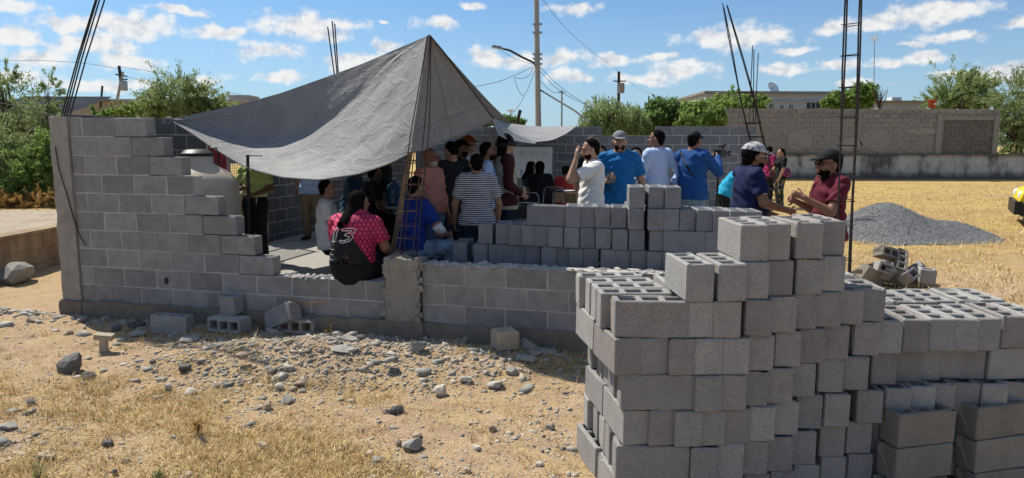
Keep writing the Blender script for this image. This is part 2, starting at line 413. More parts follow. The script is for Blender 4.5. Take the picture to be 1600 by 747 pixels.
def solid_block(L=.396, W=.15, H=.191, j=.0025, seed=0, bev=.004):
    r = random.Random(seed); bm = bmesh.new()
    bmesh.ops.create_cube(bm, size=1)
    for v in bm.verts:
        v.co = Vector((v.co.x * L + r.uniform(-j, j), v.co.y * W + r.uniform(-j, j), v.co.z * H + r.uniform(-j, j)))
    bmesh.ops.bevel(bm, geom=bm.edges[:], offset=bev, segments=1, affect='EDGES')
    return bm
def hollow_block(L=.394, W=.1475, H=.1955, seed=0, n=3, chip=0.0, bev=.0065, web=.030):
    """hollow concrete block with n open cells, origin at the centre of the front face's bottom edge... x along, y depth, z up"""
    r = random.Random(seed); bm = bmesh.new(); hw = (L - web * (n + 1)) / n
    xs = [0]
    for k in range(n): xs += [xs[-1] + web, xs[-1] + web + hw]
    xs.append(L); ys = [0, web, W - web, W]
    nx, ny = len(xs), 4
    def ring(z, sh):
        g = {}
        for i, x in enumerate(xs):
            for k, y in enumerate(ys):
                inner = 0 < i < nx - 1 and 0 < k < ny - 1
                dx = dy = 0
                if inner:
                    dx = (sh if i % 2 else -sh) + r.uniform(-.0025, .0025); dy = (sh if k == 1 else -sh) + r.uniform(-.0025, .0025)
                g[i, k] = bm.verts.new((x - L / 2 + dx, y + dy, z + (0 if inner else r.uniform(-.0015, .0015))))
        return g
    T = ring(H, 0.0); B = ring(0, .006)
    hole = lambda i, k: k == 1 and i % 2 == 1
    for i in range(nx - 1):
        for k in range(3):
            if hole(i, k):
                q = [(i, k), (i + 1, k), (i + 1, k + 1), (i, k + 1)]
                for a in range(4):
                    p, s = q[a], q[(a + 1) % 4]
                    bm.faces.new((T[p], T[s], B[s], B[p]))
            else:
                bm.faces.new((T[i, k], T[i + 1, k], T[i + 1, k + 1], T[i, k + 1]))
                bm.faces.new((B[i, k + 1], B[i + 1, k + 1], B[i + 1, k], B[i, k]))
    bm.faces.new([B[i, 0] for i in range(nx)] + [T[i, 0] for i in range(nx - 1, -1, -1)])
    bm.faces.new([B[i, 3] for i in range(nx - 1, -1, -1)] + [T[i, 3] for i in range(nx)])
    bm.faces.new([B[0, k] for k in range(3, -1, -1)] + [T[0, k] for k in range(4)])
    bm.faces.new([B[nx - 1, k] for k in range(4)] + [T[nx - 1, k] for k in range(3, -1, -1)])
    bmesh.ops.recalc_face_normals(bm, faces=bm.faces[:])
    bm.edges.ensure_lookup_table()
    E = [e for e in bm.edges if len(e.link_faces) == 2 and e.link_faces[0].normal.angle(e.link_faces[1].normal) > .9]
    bmesh.ops.bevel(bm, geom=E, offset=bev, segments=1, affect='EDGES', clamp_overlap=True)
    if chip:
        for v in bm.verts:
            c = Vector((r.choice((-1, 1)) * L / 2, r.choice((0, W)), H))
            if (v.co - c).length < chip: v.co.z -= r.uniform(.3, 1) * chip * .6; v.co += Vector((r.uniform(-.3, .3), r.uniform(-.3, .3), 0)) * chip * .4
    return bm
def bm_mesh(name, bm, mats, smooth=False):
    me = bpy.data.meshes.new(name); bm.to_mesh(me); bm.free()
    for m in (mats if isinstance(mats, (list, tuple)) else [mats]): me.materials.append(MATS[m])
    if smooth: me.polygons.foreach_set('use_smooth', np.ones(len(me.polygons), dtype=bool))
    return me
WB = [bm_mesh('wall_block_mesh', solid_block(seed=i), 'wall_block') for i in range(5)]
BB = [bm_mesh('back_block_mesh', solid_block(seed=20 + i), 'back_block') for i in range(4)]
SBK = [bm_mesh('side_block_mesh', solid_block(seed=40 + i), 'side_block_shaded') for i in range(4)]
HB = [bm_mesh('hollow_block_mesh', hollow_block(seed=i, chip=(.0 if i < 3 else .055)), 'block_grey') for i in range(9)]
HBB = [bm_mesh('hollow_block_mesh', hollow_block(seed=30 + i, chip=(.0 if i < 3 else .05)), 'block_brown') for i in range(8)]
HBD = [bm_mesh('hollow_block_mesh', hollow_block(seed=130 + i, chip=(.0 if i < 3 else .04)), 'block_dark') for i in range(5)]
HOLD = [bm_mesh('old_block_mesh', hollow_block(seed=50 + i, chip=.06, web=.036), 'block_old') for i in range(4)]
HWB = [bm_mesh('wall_hollow_mesh', hollow_block(seed=70 + i, chip=.03 * i, H=.194), 'wall_block') for i in range(3)]
HALF = bm_mesh('half_block_mesh', hollow_block(L=.2, n=1, web=.035, seed=90, chip=.04), 'block_grey')

def wblock(wall, o, t, u0, u1, zc, me, thick=.15, hollow=False):
    """one mortared block as a part of its wall; o,t: wall origin and direction; face line at depth 0"""
    n = np.array([-t[1], t[0], 0]); c = o + t * ((u0 + u1) / 2) + n * (thick / 2)
    b = obj('block', me, wall)
    L = (u1 - u0 - .011) / .398
    if hollow:
        c = c - n * (thick / 2); b.location = (c[0], c[1], zc - CH / 2 + .004); L = (u1 - u0 - .01) / .395
    else: b.location = (c[0], c[1], zc)
    b.location += Vector((n[0], n[1], 0)) * RNG.uniform(-.0012, .0012)
    b.rotation_euler = (RNG.uniform(-.001, .001), RNG.uniform(-.005, .005), math.atan2(t[1], t[0]) + RNG.uniform(-.0012, .0012))
    b.scale = (L, thick / .15, 1); return b
def courses(wall, o, t, rows, ztop, ch, meshes, u0, ends, off, thick=.15, hollow_top=(), mortar='mortar', skip=None, step=.41):
    """rows: list of row numbers (1-based from ztop); ends: {row: u_end}; off(row): first joint offset"""
    mb = MB(); n = np.array([-t[1], t[0], 0])
    for r in rows:
        zc = ztop - (r - .5) * ch; ue = ends[r] if isinstance(ends, dict) else ends
        js = [u0]; k = off(r)
        while k < ue - .06:
            if k > u0 + .05: js.append(k)
            k += step
        js.append(ue); me_end = ue
        for a, b in zip(js[:-1], js[1:]):
            if skip and skip(r, a, b): continue
            hol = r in hollow_top and b == ue
            wblock(wall, o, t, a, b, zc, RNG.choice(HWB) if hol else RNG.choice(meshes), thick, hol)
            if hol: me_end = a
        segs = [(js[0] + .004, me_end - .004)]
        if skip:
            segs = []
            for a, b in zip(js[:-1], js[1:]):
                if skip(r, a, b): continue
                if segs and abs(segs[-1][1] - a) < 1e-6: segs[-1] = (segs[-1][0], b)
                else: segs.append((a, b))
            segs = [(a + .012, b - .012) for a, b in segs]
        for a, b in segs:
            c = o + t * ((a + b) / 2) + n * thick / 2
            mb.box((c[0], c[1], zc - .0035), (b - a, thick - .0065, ch - .0005), (0, 0, math.atan2(t[1], t[0])))
    mb.build('mortar', mortar, wall)

def rough_box(name, mat, parent, c, sz, rz, seed, amp=.012, n=(5, 3, 12)):
    """cast concrete column or stub with an uneven skin"""
    bm = bmesh.new(); bmesh.ops.create_cube(bm, size=1)
    bmesh.ops.subdivide_edges(bm, edges=[e for e in bm.edges if abs((e.verts[0].co - e.verts[1].co).z) > .5], cuts=n[2], use_grid_fill=True)
    bmesh.ops.subdivide_edges(bm, edges=[e for e in bm.edges if abs((e.verts[0].co - e.verts[1].co).x) > .5], cuts=n[0], use_grid_fill=True)
    r = random.Random(seed)
    for v in bm.verts:
        p = Vector((v.co.x * sz[0], v.co.y * sz[1], v.co.z * sz[2]))
        k = vnoise(p.x * 9 + seed, p.z * 9) + .6 * vnoise(p.x * 30, p.z * 30 + seed)
        p += Vector((np.sign(v.co.x) * amp * k * 1.2, np.sign(v.co.y) * amp * k, r.uniform(-.4, .4) * amp + (amp * 2.2 * k if v.co.z > .45 else 0)))
        v.co = p
    me = bm_mesh(name, bm, mat); o = obj(name, me, parent, c, (0, 0, rz)); return o

# front wall, left part stepping down
fw_ = empty('block_wall', label='unfinished grey block wall stepping down like stairs, under the left end of the tarp', cat='wall')
ends = {1: .82, 2: 1.025, 3: 1.23, 4: 1.36, 5: 1.64, 6: 1.845, 7: 2.05, 8: 2.255, 9: 3.50, 10: 3.50}
courses(fw_, WO, TV, range(1, 11), ZT, CH, WB, -.16, ends, lambda r: 0.0 if r % 2 else .205, hollow_top=(1, 2, 3, 5, 6, 7, 8))
rough_box('footing', 'footing', fw_, tuple(wp(1.55, .07, .10)), (3.95, .23, .30), TH, 3, .012, (60, 1, 3))
mb = MB()
c = wp(.95, -.003, ZT - 8.55 * CH)
mb.lathe([(0, 0), (.028, .001), (.024, .004), (0, .004)], 9, (0, 0, 0))
mb.build('knocked_hole', 'black_plastic', fw_, loc=tuple(c), rot=(math.pi / 2, 0, TH)).scale = (1, 1.4, 1)
# crumbled mortar along the low top
def crumbs(name, u0, u1, z, seed, n):
    r = random.Random(seed); mb = MB()
    for i in range(n):
        u = r.uniform(u0, u1); s = r.uniform(.012, .05); c = wp(u, r.choice((.015, .02, .13, .14, .12)) + r.uniform(-.012, .012), z + r.uniform(-.004, .006))
        mb.box(c, (s * r.uniform(1.0, 3.4), s, s * r.uniform(.25, .55)), (r.uniform(-.3, .3), r.uniform(-.3, .3), r.uniform(0, 3)), taper=r.uniform(.5, .9))
    return mb
crumbs('m', 2.3, 2.85, ZT - 8 * CH, 5, 60).build('mortar_crumbs', 'mortar', fw_, kind='stuff')

lc = empty('concrete_column', label='rough cast concrete corner column with bent rebars sticking out of its top', cat='column')
rough_box('shaft', 'column_concrete', lc, tuple(wp(-.285, .075, (2.272 + .23) / 2)), (.24, .20, 2.05), TH, 1, .010, (4, 2, 24))
rough_box('base', 'footing', lc, tuple(wp(-.29, .075, .13)), (.29, .26, .20), TH, 4, .012, (4, 2, 3))
mb = MB(); mb.tube([wp(-.33, -.036, 1.95), wp(-.30, -.04, 1.70), wp(-.22, -.04, 1.42), wp(-.16, -.035, 1.15), wp(-.09, -.03, .95), wp(-.03, -.03, .88)], .006, 5)
mb.build('hanging_wire', 'cable', lc)
for i, (a, b, hgt) in enumerate(((95, 150, 0), (99, 152, 1), (103, 156, 0), (108, 164, 1))):
    p0 = aty(a, 186, 7.78 + .06 * (i % 2)); p1 = aty(b, -2, 7.72 + .1 * (i % 2)); p1b = p1 + (p1 - p0) * .35
    mid = p0 * .5 + p1 * .5 + np.array([-.012, 0, 0])
    MB().tube([p0 + (p0 - p1) * .08, p0, mid, p1, p1b], .0085, 6).build('rebar', 'rebar_dark', lc)

# front wall, right part
rw = empty('block_wall', label='low grey block wall with a crumbled mortar top, right of the stub column', cat='wall')
courses(rw, WO, TV, (8, 9, 10), ZT, CH, WB, 3.88, {8: 7.55, 9: 7.55, 10: 7.55}, lambda r: .205 + .01 if r % 2 == 0 else .01)
rough_box('footing', 'footing', rw, tuple(wp(5.72, .07, .095)), (3.75, .21, .30), TH, 13, .012, (50, 1, 3))
crumbs('m', 3.9, 7.5, ZT - 7 * CH - .004, 6, 170).build('mortar_crumbs', 'mortar', rw, kind='stuff')

# stub column with the rebar cage that carries the tarp's peak
pc = empty('concrete_column', label='short broken concrete column in the low wall, carrying the rebar cage under the tarp peak', cat='column')
rough_box('shaft', 'column_concrete', pc, tuple(wp(3.69, .065, .53)), (.33, .235, .64), TH, 21, .034, (9, 5, 18))
mb = MB(); rr_ = random.Random(31)
for i in range(46):
    sd_ = rr_.choice((-1, 1)); c = wp(3.69 + sd_ * rr_.uniform(.14, .20), -.05 + rr_.uniform(-.01, .03), rr_.uniform(.22, .86)); s_ = rr_.uniform(.02, .06)
    mb.box(c, (s_, .03, s_ * rr_.uniform(.8, 2.2)), (rr_.uniform(-.4, .4), rr_.uniform(-.5, .5), TH + rr_.uniform(-.4, .4)), taper=rr_.uniform(.5, .9))
for i in range(24):
    c = wp(3.69 + rr_.uniform(-.16, .16), .065 + rr_.uniform(-.11, .11), .845 + rr_.uniform(-.01, .015)); s_ = rr_.uniform(.02, .055); mb.box(c, (s_ * 1.4, s_, s_ * .7), (rr_.uniform(-.4, .4), rr_.uniform(-.4, .4), rr_.uniform(0, 3)), taper=.7)
mb.build('mortar_lumps', 'column_concrete', pc, kind='stuff')
rough_box('base', 'footing', pc, tuple(wp(3.68, .06, .13)), (.46, .28, .26), TH, 22, .02, (5, 3, 4))
PEAK = aty(671, 56, 6.88)
cage0 = wp(3.70, .065, .80)
def cage(parent, base, top, w, d, zt_ties, r=.0055, over=.0, mat='rebar', rz=TH, conv=1.0, tie_r=.004):
    """four rods from base to top, squeezed together by conv at the top, with ties at the given fractions"""
    base = np.array(base, float); top = np.array(top, float); e = np.array([math.cos(rz), math.sin(rz), 0]); g = np.array([-e[1], e[0], 0])
    cs = [(-.5, -.5), (.5, -.5), (.5, .5), (-.5, .5)]
    def at(f, a, b):
        k = 1 - (1 - conv) * max(0, (f - .55) / .45) if conv < 1 else 1
        return base + (top - base) * f + e * a * w * k + g * b * d * k
    for q, (a, b) in enumerate(cs):
        pts = [at(f, a, b) + np.array([.006 * math.sin(9 * f + q), 0, 0]) for f in np.linspace(0, 1 + over * (.6 + .2 * q), 9)]
        MB().tube(pts, r, 6).build('rebar', mat, parent)
    for i, f in enumerate(zt_ties):
        mb = MB(); dz = RNG.uniform(-.012, .012)
        P = [at(f, a * 1.12, b * 1.12) + np.array([0, 0, dz + RNG.uniform(-.008, .008)]) for a, b in cs]
        mb.tube(P + [P[0], P[0] * 2 - P[1] * .7 - P[0] * .3 if 0 else P[0] + (P[0] - P[1]) * .25], tie_r, 5)
        mb.build('stirrup', mat, parent)
pcage = empty('rebar_cage', label='rusty rebar cage standing on the stub column beside the man in salmon', cat='rebar cage')
cage(pcage, cage0, PEAK, .14, .13, [.01, .065, .125, .185, .245, .305, .365, .42, .465, .505], conv=.25)

# floor slab inside the house
sb = MB()
q = [wp(-.3, .16), wp(7.75, .16), wp(7.95, 10.25), wp(-.3, 10.25)]
sb.add([(p[0], p[1], .0) for p in q] + [(p[0], p[1], SLAB) for p in q], [(3, 2, 1, 0), (4, 5, 6, 7), (0, 1, 5, 4), (1, 2, 6, 5), (2, 3, 7, 6), (3, 0, 4, 7)])
sb.build('floor', 'slab', kind='structure')

# left side wall, with a doorway closed by a red mesh gate, and back wall
lw = empty('block_wall', label='shaded block side wall behind the water tank, running back under the tarp', cat='wall')
LO = wp(-.38 + .0, .18); LO = wp(-.30, .2)
LT = NV.copy()
ZL = 2.31
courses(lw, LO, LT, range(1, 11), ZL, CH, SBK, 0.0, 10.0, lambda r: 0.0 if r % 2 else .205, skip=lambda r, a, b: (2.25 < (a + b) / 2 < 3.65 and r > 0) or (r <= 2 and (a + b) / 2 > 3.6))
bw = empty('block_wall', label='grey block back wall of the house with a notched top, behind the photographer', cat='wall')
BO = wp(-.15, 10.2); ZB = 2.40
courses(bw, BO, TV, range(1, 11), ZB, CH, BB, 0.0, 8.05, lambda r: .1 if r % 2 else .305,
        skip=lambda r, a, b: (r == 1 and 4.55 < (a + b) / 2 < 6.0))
# ------------------------------------------------------------------ loose blocks: the big front stack
H = .197; ZB0 = .012
# plan line of the stack's front face
FRONT = [(.30, 3.575), (1.15, 3.575), (1.95, 3.90), (2.35, 4.02), (3.4, 4.14)]
def hit_front(px, py, line=FRONT):
    for (x0, y0), (x1, y1) in zip(line[:-1], line[1:]):
        t = np.array([x1 - x0, y1 - y0, 0]); t /= np.linalg.norm(t)
        p = onl(px, py, (x0, y0), t)
        if x0 - 1e-6 <= p[0] <= x1 + 1e-6: return p
    return p
def tiltr(): return RNG.uniform(-.008, .008)
def put_block(me, c, rz, z, label, group, name='hollow_block', rot=None):
    """c: centre of the front bottom edge in plan"""
    b = obj(name, me, None, (c[0], c[1], z), rot or (tiltr(), tiltr(), rz)); tag(b, label, 'concrete block', group); return b
def header(cx, cy, z, yaw, label, group, me):
    """block laid with its short end to the viewer; (cx,cy) = middle of that end, long axis into the stack"""
    d = np.array([-math.sin(yaw), math.cos(yaw)]); s = np.array([d[1], -d[0]])
    # mesh: x along block, y depth -> rotate +90
    org = np.array([cx, cy]) + d * .1975 + s * .075
    b = obj('hollow_block', me, None, (org[0], org[1], z), (tiltr(), tiltr(), yaw + math.pi / 2)); return tag(b, label, 'concrete block', group)
def stretcher(cx, cy, z, yaw, label, group, me):
    b = obj('hollow_block', me, None, (cx, cy, z), (tiltr(), tiltr(), yaw)); return tag(b, label, 'concrete block', group)
COURSE = ['bottom', 'second', 'third', 'fourth', 'fifth', 'sixth', 'seventh', 'topmost']
GF = 'hollow blocks stacked in the foreground'
FRow = {   # pixel spans of the ends seen in each course, left to right; 'S' = laid lengthwise
    0: [(969, 1005), (1006, 1044), (1046, 1083), (1084, 1121), (1122, 1161), (1162, 1200), (1201, 1236), (1240, 1272), (1283, 1317), (1320, 1356), (1358, 1395), (1397, 1434), (1436, 1473), (1475, 1512), (1514, 1550), (1552, 1590), (1592, 1628)],
    1: ['S966 1073', (1081, 1118), (1122, 1159), (1160, 1196), (1197, 1234), (1235, 1271), (1282, 1318), (1321, 1357), (1358, 1398), (1400, 1437), (1439, 1476), (1478, 1514), (1516, 1552), (1554, 1590), (1592, 1628)],
    2: [(975, 1015), (1015.5, 1055), (1056, 1094), (1094.5, 1130), (1131, 1168), (1169, 1205), (1207, 1244), (1246, 1283), (1284, 1321), (1333, 1369), (1373, 1408), (1410, 1445), (1447, 1482), (1484, 1518), (1520, 1555), (1557, 1592), (1594, 1630)],
    3: ['S972.6 1084', (1086, 1125), (1126, 1160), (1161, 1196), (1197, 1234), (1235, 1273), (1280, 1315), (1316, 1352), (1363, 1399), (1405, 1437), (1438, 1471), (1472, 1503), (1506, 1536), 'S1538 1640'],
    4: [(960.7, 1001), (1003, 1042), (1046, 1086), (1087, 1127), (1129, 1166), (1169, 1205), (1210, 1247), (1248, 1285), (1286, 1321), (1334, 1367), (1369, 1403), (1407, 1442), (1445, 1481), (1482, 1514), (1515, 1550), (1564, 1593), (1595, 1632)],
    5: ['S962 1077', (1078, 1115), (1116, 1154), (1163, 1203), (1204, 1238), (1239, 1270), (1272, 1308), (1310, 1341), (1343, 1378)],
    6: [(1073, 1113), (1126, 1161), (1163, 1197), (1200, 1238), (1245, 1280), (1281, 1315)],
    7: [(1164, 1198), (1199, 1232), (1245, 1278), (1284, 1319)]}
def where(k): return 'bottom course' if k == 0 else ('topmost course' if k == 7 else ORD[k + 1] + ' course')
YROW = {0: 770, 1: 716, 2: 664, 3: 611, 4: 555, 5: 500, 6: 435, 7: 375}
spans = {}
for k, row in FRow.items():
    z = ZB0 + H * k; lst = []
    for i, sp_ in enumerate(row):
        st = isinstance(sp_, str)
        a, b = (map(float, sp_[1:].split())) if st else sp_
        yy = YROW[k] - .06 * max(0, a - 1050)
        A, B = hit_front(a, yy), hit_front(b, yy)
        c = (A + B) / 2; yaw = math.atan2(B[1] - A[1], B[0] - A[0])
        jit = RNG.uniform(-.034, .014)
        if not st and k in (3, 4) and a > 1390: jit += -.03 if k == 4 else .03
        if k == 2 and a > 1320: jit -= .05
        yaw_b = float(np.interp(a, [960, 1000, 1060, 1160, 1300, 1340], [.17, .15, .06, .03, -.01, -.06])) + RNG.uniform(-.018, .018)
        if a > 1380: yaw_b = -.065 + RNG.uniform(-.025, .025)
        col = RNG.random() < (.25 if a < 1090 else .62)
        me = RNG.choice(HBB if col else HB)
        pos_ = f'{ORD[i + 1]} from the left in the {where(k)} of the front stack'
        if st:
            lab = f'grey hollow block laid lengthwise at the left corner, {where(k)} of the front stack' if a < 1000 else 'grey block laid lengthwise at the right edge, under the top layer of the front stack'
            stretcher(c[0], c[1] + jit * .4, z, yaw + RNG.uniform(-.01, .01), lab, GF, me)
        else:
            header(c[0], c[1] + jit, z, yaw_b, f'grey block end, {pos_}', GF, me)
        lst.append((c, yaw_b, st))
    spans[k] = lst
# the second row of blocks behind the front one (tops and left ends in view)
def behind(k, n0, n1, lab, dy=.405):
    for j, (c, yaw, st) in enumerate(spans[k][n0:n1]):
        if st: continue
        d = np.array([-math.sin(yaw), math.cos(yaw)]) * dy
        header(c[0] + d[0] + RNG.uniform(-.008, .008), c[1] + d[1] + RNG.uniform(0, .02), ZB0 + H * k, yaw + RNG.uniform(-.02, .02), lab(j), GF, RNG.choice(HB))
for k in (0, 1, 2, 3):
    behind(k, 0, 3 if k % 2 == 0 else 2, lambda j: f'grey block one row back, {ORD[j + 1]} from the left, {where(k)} of the front stack')
behind(4, 0, 2, lambda j: f'grey block behind the left corner, {ORD[j + 1]} from the left, under the lengthwise blocks')
behind(4, 2, 11, lambda j: f'grey block one row back in the {where(4)} of the front stack, {ORD[j + 1]} from left')
behind(4, 11, 17, lambda j: f'sunlit block in the back row of the low right part, {ORD[j + 1]} from the left')
behind(3, 9, 14, lambda j: f'block under the back row of the low right part, {ORD[j + 1]} from the left')
behind(5, 1, 9, lambda j: f'grey block one row back in the {where(5)} of the front stack, {ORD[j + 1]} from left')
# lengthwise blocks behind the left corner, seen from above: holes in five rows; and their ends down the left side
def side_rows(k, lab, dx0):
    z = ZB0 + H * k
    pts = [(-.050, .195), (-.060, .352), (-.078, .510), (-.120, .690)]
    for j, (dx, dy) in enumerate(pts):
        c0 = spans[k][0][0]
        stretcher(c0[0] + dx + dx0, c0[1] + dy + RNG.uniform(-.006, .006), z, .06 + RNG.uniform(-.02, .02), lab(j), GF, RNG.choice(HB))
side_rows(5, lambda j: f'grey block lying lengthwise on the left top of the front stack, {ORD[j + 2]} row back', 0)
for k in (3, 1): side_rows(k, lambda j: f'block with its end in the sunny left side, {ORD[j + 2]} back, {where(k)} of front stack', .04)

# two-course stack of old blocks in front of it at the lower right
GS = 'old blocks at the lower right corner'
ys_ = .255
p0 = np.array([2.185, 3.79]); d0 = np.array([math.cos(ys_), math.sin(ys_)])
for k in range(3):
    z = .49 - H * (k + 1)
    for j in range(2):
        c = p0 + d0 * (.21 + j * .53 + RNG.uniform(-.015, .015) - .03 * k * (j == 0))
        c = c + np.array([0, -.02 * (j == 1)])
        stretcher(c[0], c[1] - .015 * k, z, ys_ + RNG.uniform(-.03, .03), ('stained old block, ' + ['uppermost', 'middle one', 'lowest, half sunk,'][k] + ' of ' + ('the left' if j == 0 else 'the right') + ' pile at the lower right corner'), GS, RNG.choice(HOLD))

# ------------------------------------------------------------------ stack inside the house, behind the low wall
GM = 'hollow blocks stacked inside the low wall'
HM = .205
MLINE_P = (.15, 6.97); MLT = np.array([math.cos(-.29), math.sin(-.29), 0])
MRow = {
    0: [(718, 742), (743, 765), (766, 790), (791, 812), (813, 834), (836, 858), (860, 882), (884, 906), (908, 930), (932, 955), (957, 980), (982, 1005), (1007, 1030), (1032, 1056), (1058, 1082)],
    1: ['S713 770', (771, 793), (794, 812), (812.5, 832), (833, 854), (855, 875), (876, 898), (900, 922), (924, 946), (948, 970), (972, 995), (997, 1020), (1022, 1046), (1048, 1072)],
    2: [(709, 728), (741, 761), (765, 784), (785, 801), (802, 822), (823, 844), (847, 867), (868, 889), (890, 912), (913, 936), (939, 962), (963, 986), (987, 1011), (1012, 1035), (1037, 1060), (1062, 1085)],
    3: [(750.6, 766), (776, 795), (796, 815), (817, 836), (838, 857), (858, 879), (881, 905), (907, 930), (931, 955), (957, 981), (983, 1009), (1016, 1041), 'S1043 1100', (1104, 1128)],
    4: ['S823.7 882.8', (884, 906), (907, 930), (931, 954), (955, 980), (981, 1006), (1012.5, 1036), (1037, 1062), (1063, 1089), (1091, 1114), (1117, 1140), (1141, 1164), (1166, 1190)],
    5: [(983.5, 1006), (1015, 1038), (1039, 1066)]}
MY = {0: 420, 1: 405, 2: 382, 3: 357, 4: 336, 5: 305}
for k, row in MRow.items():
    z = SLAB + .002 + HM * k
    for i, sp_ in enumerate(row):
        st = isinstance(sp_, str)
        a, b = (map(float, sp_[1:].split())) if st else sp_
        A, B = onl(a, MY[k], MLINE_P, MLT), onl(b, MY[k], MLINE_P, MLT)
        c = (A + B) / 2; jit = RNG.uniform(-.03, .03)
        nm = ['bottom', 'second', 'third', 'fourth', 'fifth', 'topmost'][k] + ' course'
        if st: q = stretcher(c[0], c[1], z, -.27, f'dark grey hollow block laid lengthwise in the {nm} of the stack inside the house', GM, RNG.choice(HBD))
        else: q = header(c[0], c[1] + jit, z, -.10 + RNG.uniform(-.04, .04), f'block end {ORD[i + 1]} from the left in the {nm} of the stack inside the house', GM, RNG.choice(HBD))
        q.scale = (1, 1, HM / .197)
        if not st and 955 < a < 1045 and k < 5:
            q = header(c[0] + .05, c[1] + jit + .42, z, -.10, f'block one row back behind the gap, {nm} of the inner stack, {ORD[i + 1]}', GM, RNG.choice(HBD)); q.scale = (1, 1, HM / .197)

# ------------------------------------------------------------------ loose blocks at the foot of the wall
GL = 'loose blocks lying at the foot of the wall'
def lay(me, px, py, dy, rot, label, dz=0.0, name='hollow_block', group=GL, z=None):
    p = atz(px, py, .07 if z is None else z)
    b = obj(name, me, None, (p[0], p[1] + dy, (gzf(p[0], p[1]) if z is None else z) + dz), rot); tag(b, label, 'concrete block', group); return b
D = math.radians
lay(HB[1], 262, 521, 0, (D(-3), D(2), TH + .1), 'hollow block standing with its three cells up, alone at the foot of the stepped wall')
lay(HALF, 349, 521, .12, (D(2), D(-2), TH - .1), 'half block with one open cell, standing on a lying block by the wall', dz=.16)
lay(HB[2], 357, 523, .20, (D(90), 0, TH - .05), 'hollow block lying with three cells to the front, under the half block', dz=.005)
lay(HB[3], 408, 500, .22, (D(90), D(-9), TH + .05), 'hollow block with open cells to the front, leaning behind the tilted long block', dz=.19)
lay(HB[4], 437, 522, -.03, (D(-14), D(-24), TH - .25), 'long hollow block tilted up to the right, leaning on the broken ones', dz=.10)
lay(HB[5], 468, 522, .16, (D(90), D(2), TH + .02), 'hollow block lying flat with its cells to the front, under the broken block', dz=.02)
lay(HALF, 492, 505, .10, (D(-4), D(9), TH + .35), 'broken half block on end at the right of the heap by the wall', dz=.14)
lay(HALF, 512, 513, .2, (D(12), D(14), TH + .9), 'broken block leaning on the wall at the right end of the heap', dz=.05)
# ------------------------------------------------------------------ tumbled pile to the right, beyond the big stack
GP = 'broken blocks tumbled behind the stack'
def pile(me, px, py, z, rot, label, y=10.2):
    y *= .93; p = aty(px, py, y); z = p[2] - .06; b = obj('hollow_block', me, None, (p[0], p[1], z), rot); tag(b, label, 'concrete block', GP)
pz = lambda px, py, y: aty(px, py, y)[2]
pile(HOLD[0], 1381, 400, pz(1381, 400, 10.5), (D(72), D(17), D(12)), 'hollow block tilted with three cells to the front, top of the tumbled pile', 10.5)
pile(HOLD[1], 1408, 414, pz(1408, 414, 10.4), (D(25), D(-38), D(60)), 'dark hollow block leaning at the right of the tilted one on the pile', 10.4)
pile(HALF, 1372, 420, pz(1372, 420, 10.2), (D(80), D(20), D(-8)), 'half block with one yellowed open cell, middle of the tumbled pile', 10.2)
pile(HOLD[2], 1362, 436, pz(1362, 436, 10.1), (D(15), D(22), D(20)), 'broken brownish block at the lower left of the tumbled pile', 10.1)
pile(HOLD[3], 1392, 436, pz(1392, 436, 10.15), (D(-12), D(10), D(-30)), 'dusty block lying low in the middle of the tumbled pile', 10.15)
pile(HALF, 1418, 438, pz(1418, 438, 10.0), (D(50), D(-15), D(35)), 'half block with its cell to the lower left, right side of the tumbled pile', 10.0)
pile(HALF, 1429, 428, pz(1429, 428, 10.3), (D(30), D(40), D(10)), 'half block wedged upright between two others on the pile', 10.3)
pile(HALF, 1446, 431, pz(1446, 431, 10.4), (D(-25), D(-20), D(65)), 'grey half block on its side at the right end of the pile', 10.4)
pile(HALF, 1449, 437, pz(1449, 437, 10.0), (D(4), D(3), D(-20)), 'flat broken block lying rightmost at the foot of the pile', 10.0)
pile(HOLD[2], 1350, 428, pz(1350, 428, 10.3), (D(60), D(-12), D(25)), 'dark block half buried at the left end of the tumbled pile', 10.3)
pile(HOLD[0], 1405, 430, pz(1405, 430, 10.35), (D(-40), D(18), D(-15)), 'dark block tipped forward under the leaning one of the pile', 10.35)
pile(HALF, 1386, 426, pz(1386, 426, 10.2), (D(20), D(-30), D(80)), 'half block jammed under the tilted three-cell block of the pile', 10.2)
# ------------------------------------------------------------------ corner cages at the right and back
rc = empty('rebar_cage', label='tall upright rebar cage before the man in the maroon shirt', cat='rebar cage')
cb = aty(1322, 408, 5.95); ct = aty(1334, -6, 5.95)
cage(rc, (cb[0], cb[1], .10), ct, .11, .12, [.235, .30, .395, .465, .535, .61, .685, .765, .845, .925], over=.25, conv=1.0, rz=TH - .12, mat='rebar_dark', r=.0078)
lc2 = empty('rebar_cage', label='leaning rebar cage rising beside the back wall, behind the man in the navy shirt', cat='rebar cage')
b_ = aty(1207, 322, 11.1); t_ = aty(1136, 20, 11.0)
cage(lc2, b_, t_, .20, .20, [.03, .09, .16, .23, .30, .37, .44, .52, .60], conv=.35, over=.04, mat='rebar_dark', r=.008, tie_r=.007)
rb3 = empty('rebar_bundle', label='thin bundle of rebars standing up over the right end of the back wall', cat='rebar')
for i, (a, b) in enumerate(((1171, 1176), (1177, 1178), (1180, 1185))):
    MB().tube([aty(a, 196, 15.9), aty((a + b) / 2, 130, 15.9), aty(b, 71 + 6 * i, 15.9)], .010, 5).build('rebar', 'rebar_dark', rb3)
mb = MB(); mb.tube([aty(1169, 150, 15.85), aty(1183, 149, 15.85), aty(1184, 151, 16.1), aty(1170, 151, 16.1)], .008, 5); mb.build('stirrup', 'rebar_dark', rb3)
rb4 = empty('rebar_bundle', label='three rebars sticking up behind the left slope of the tarp', cat='rebar')
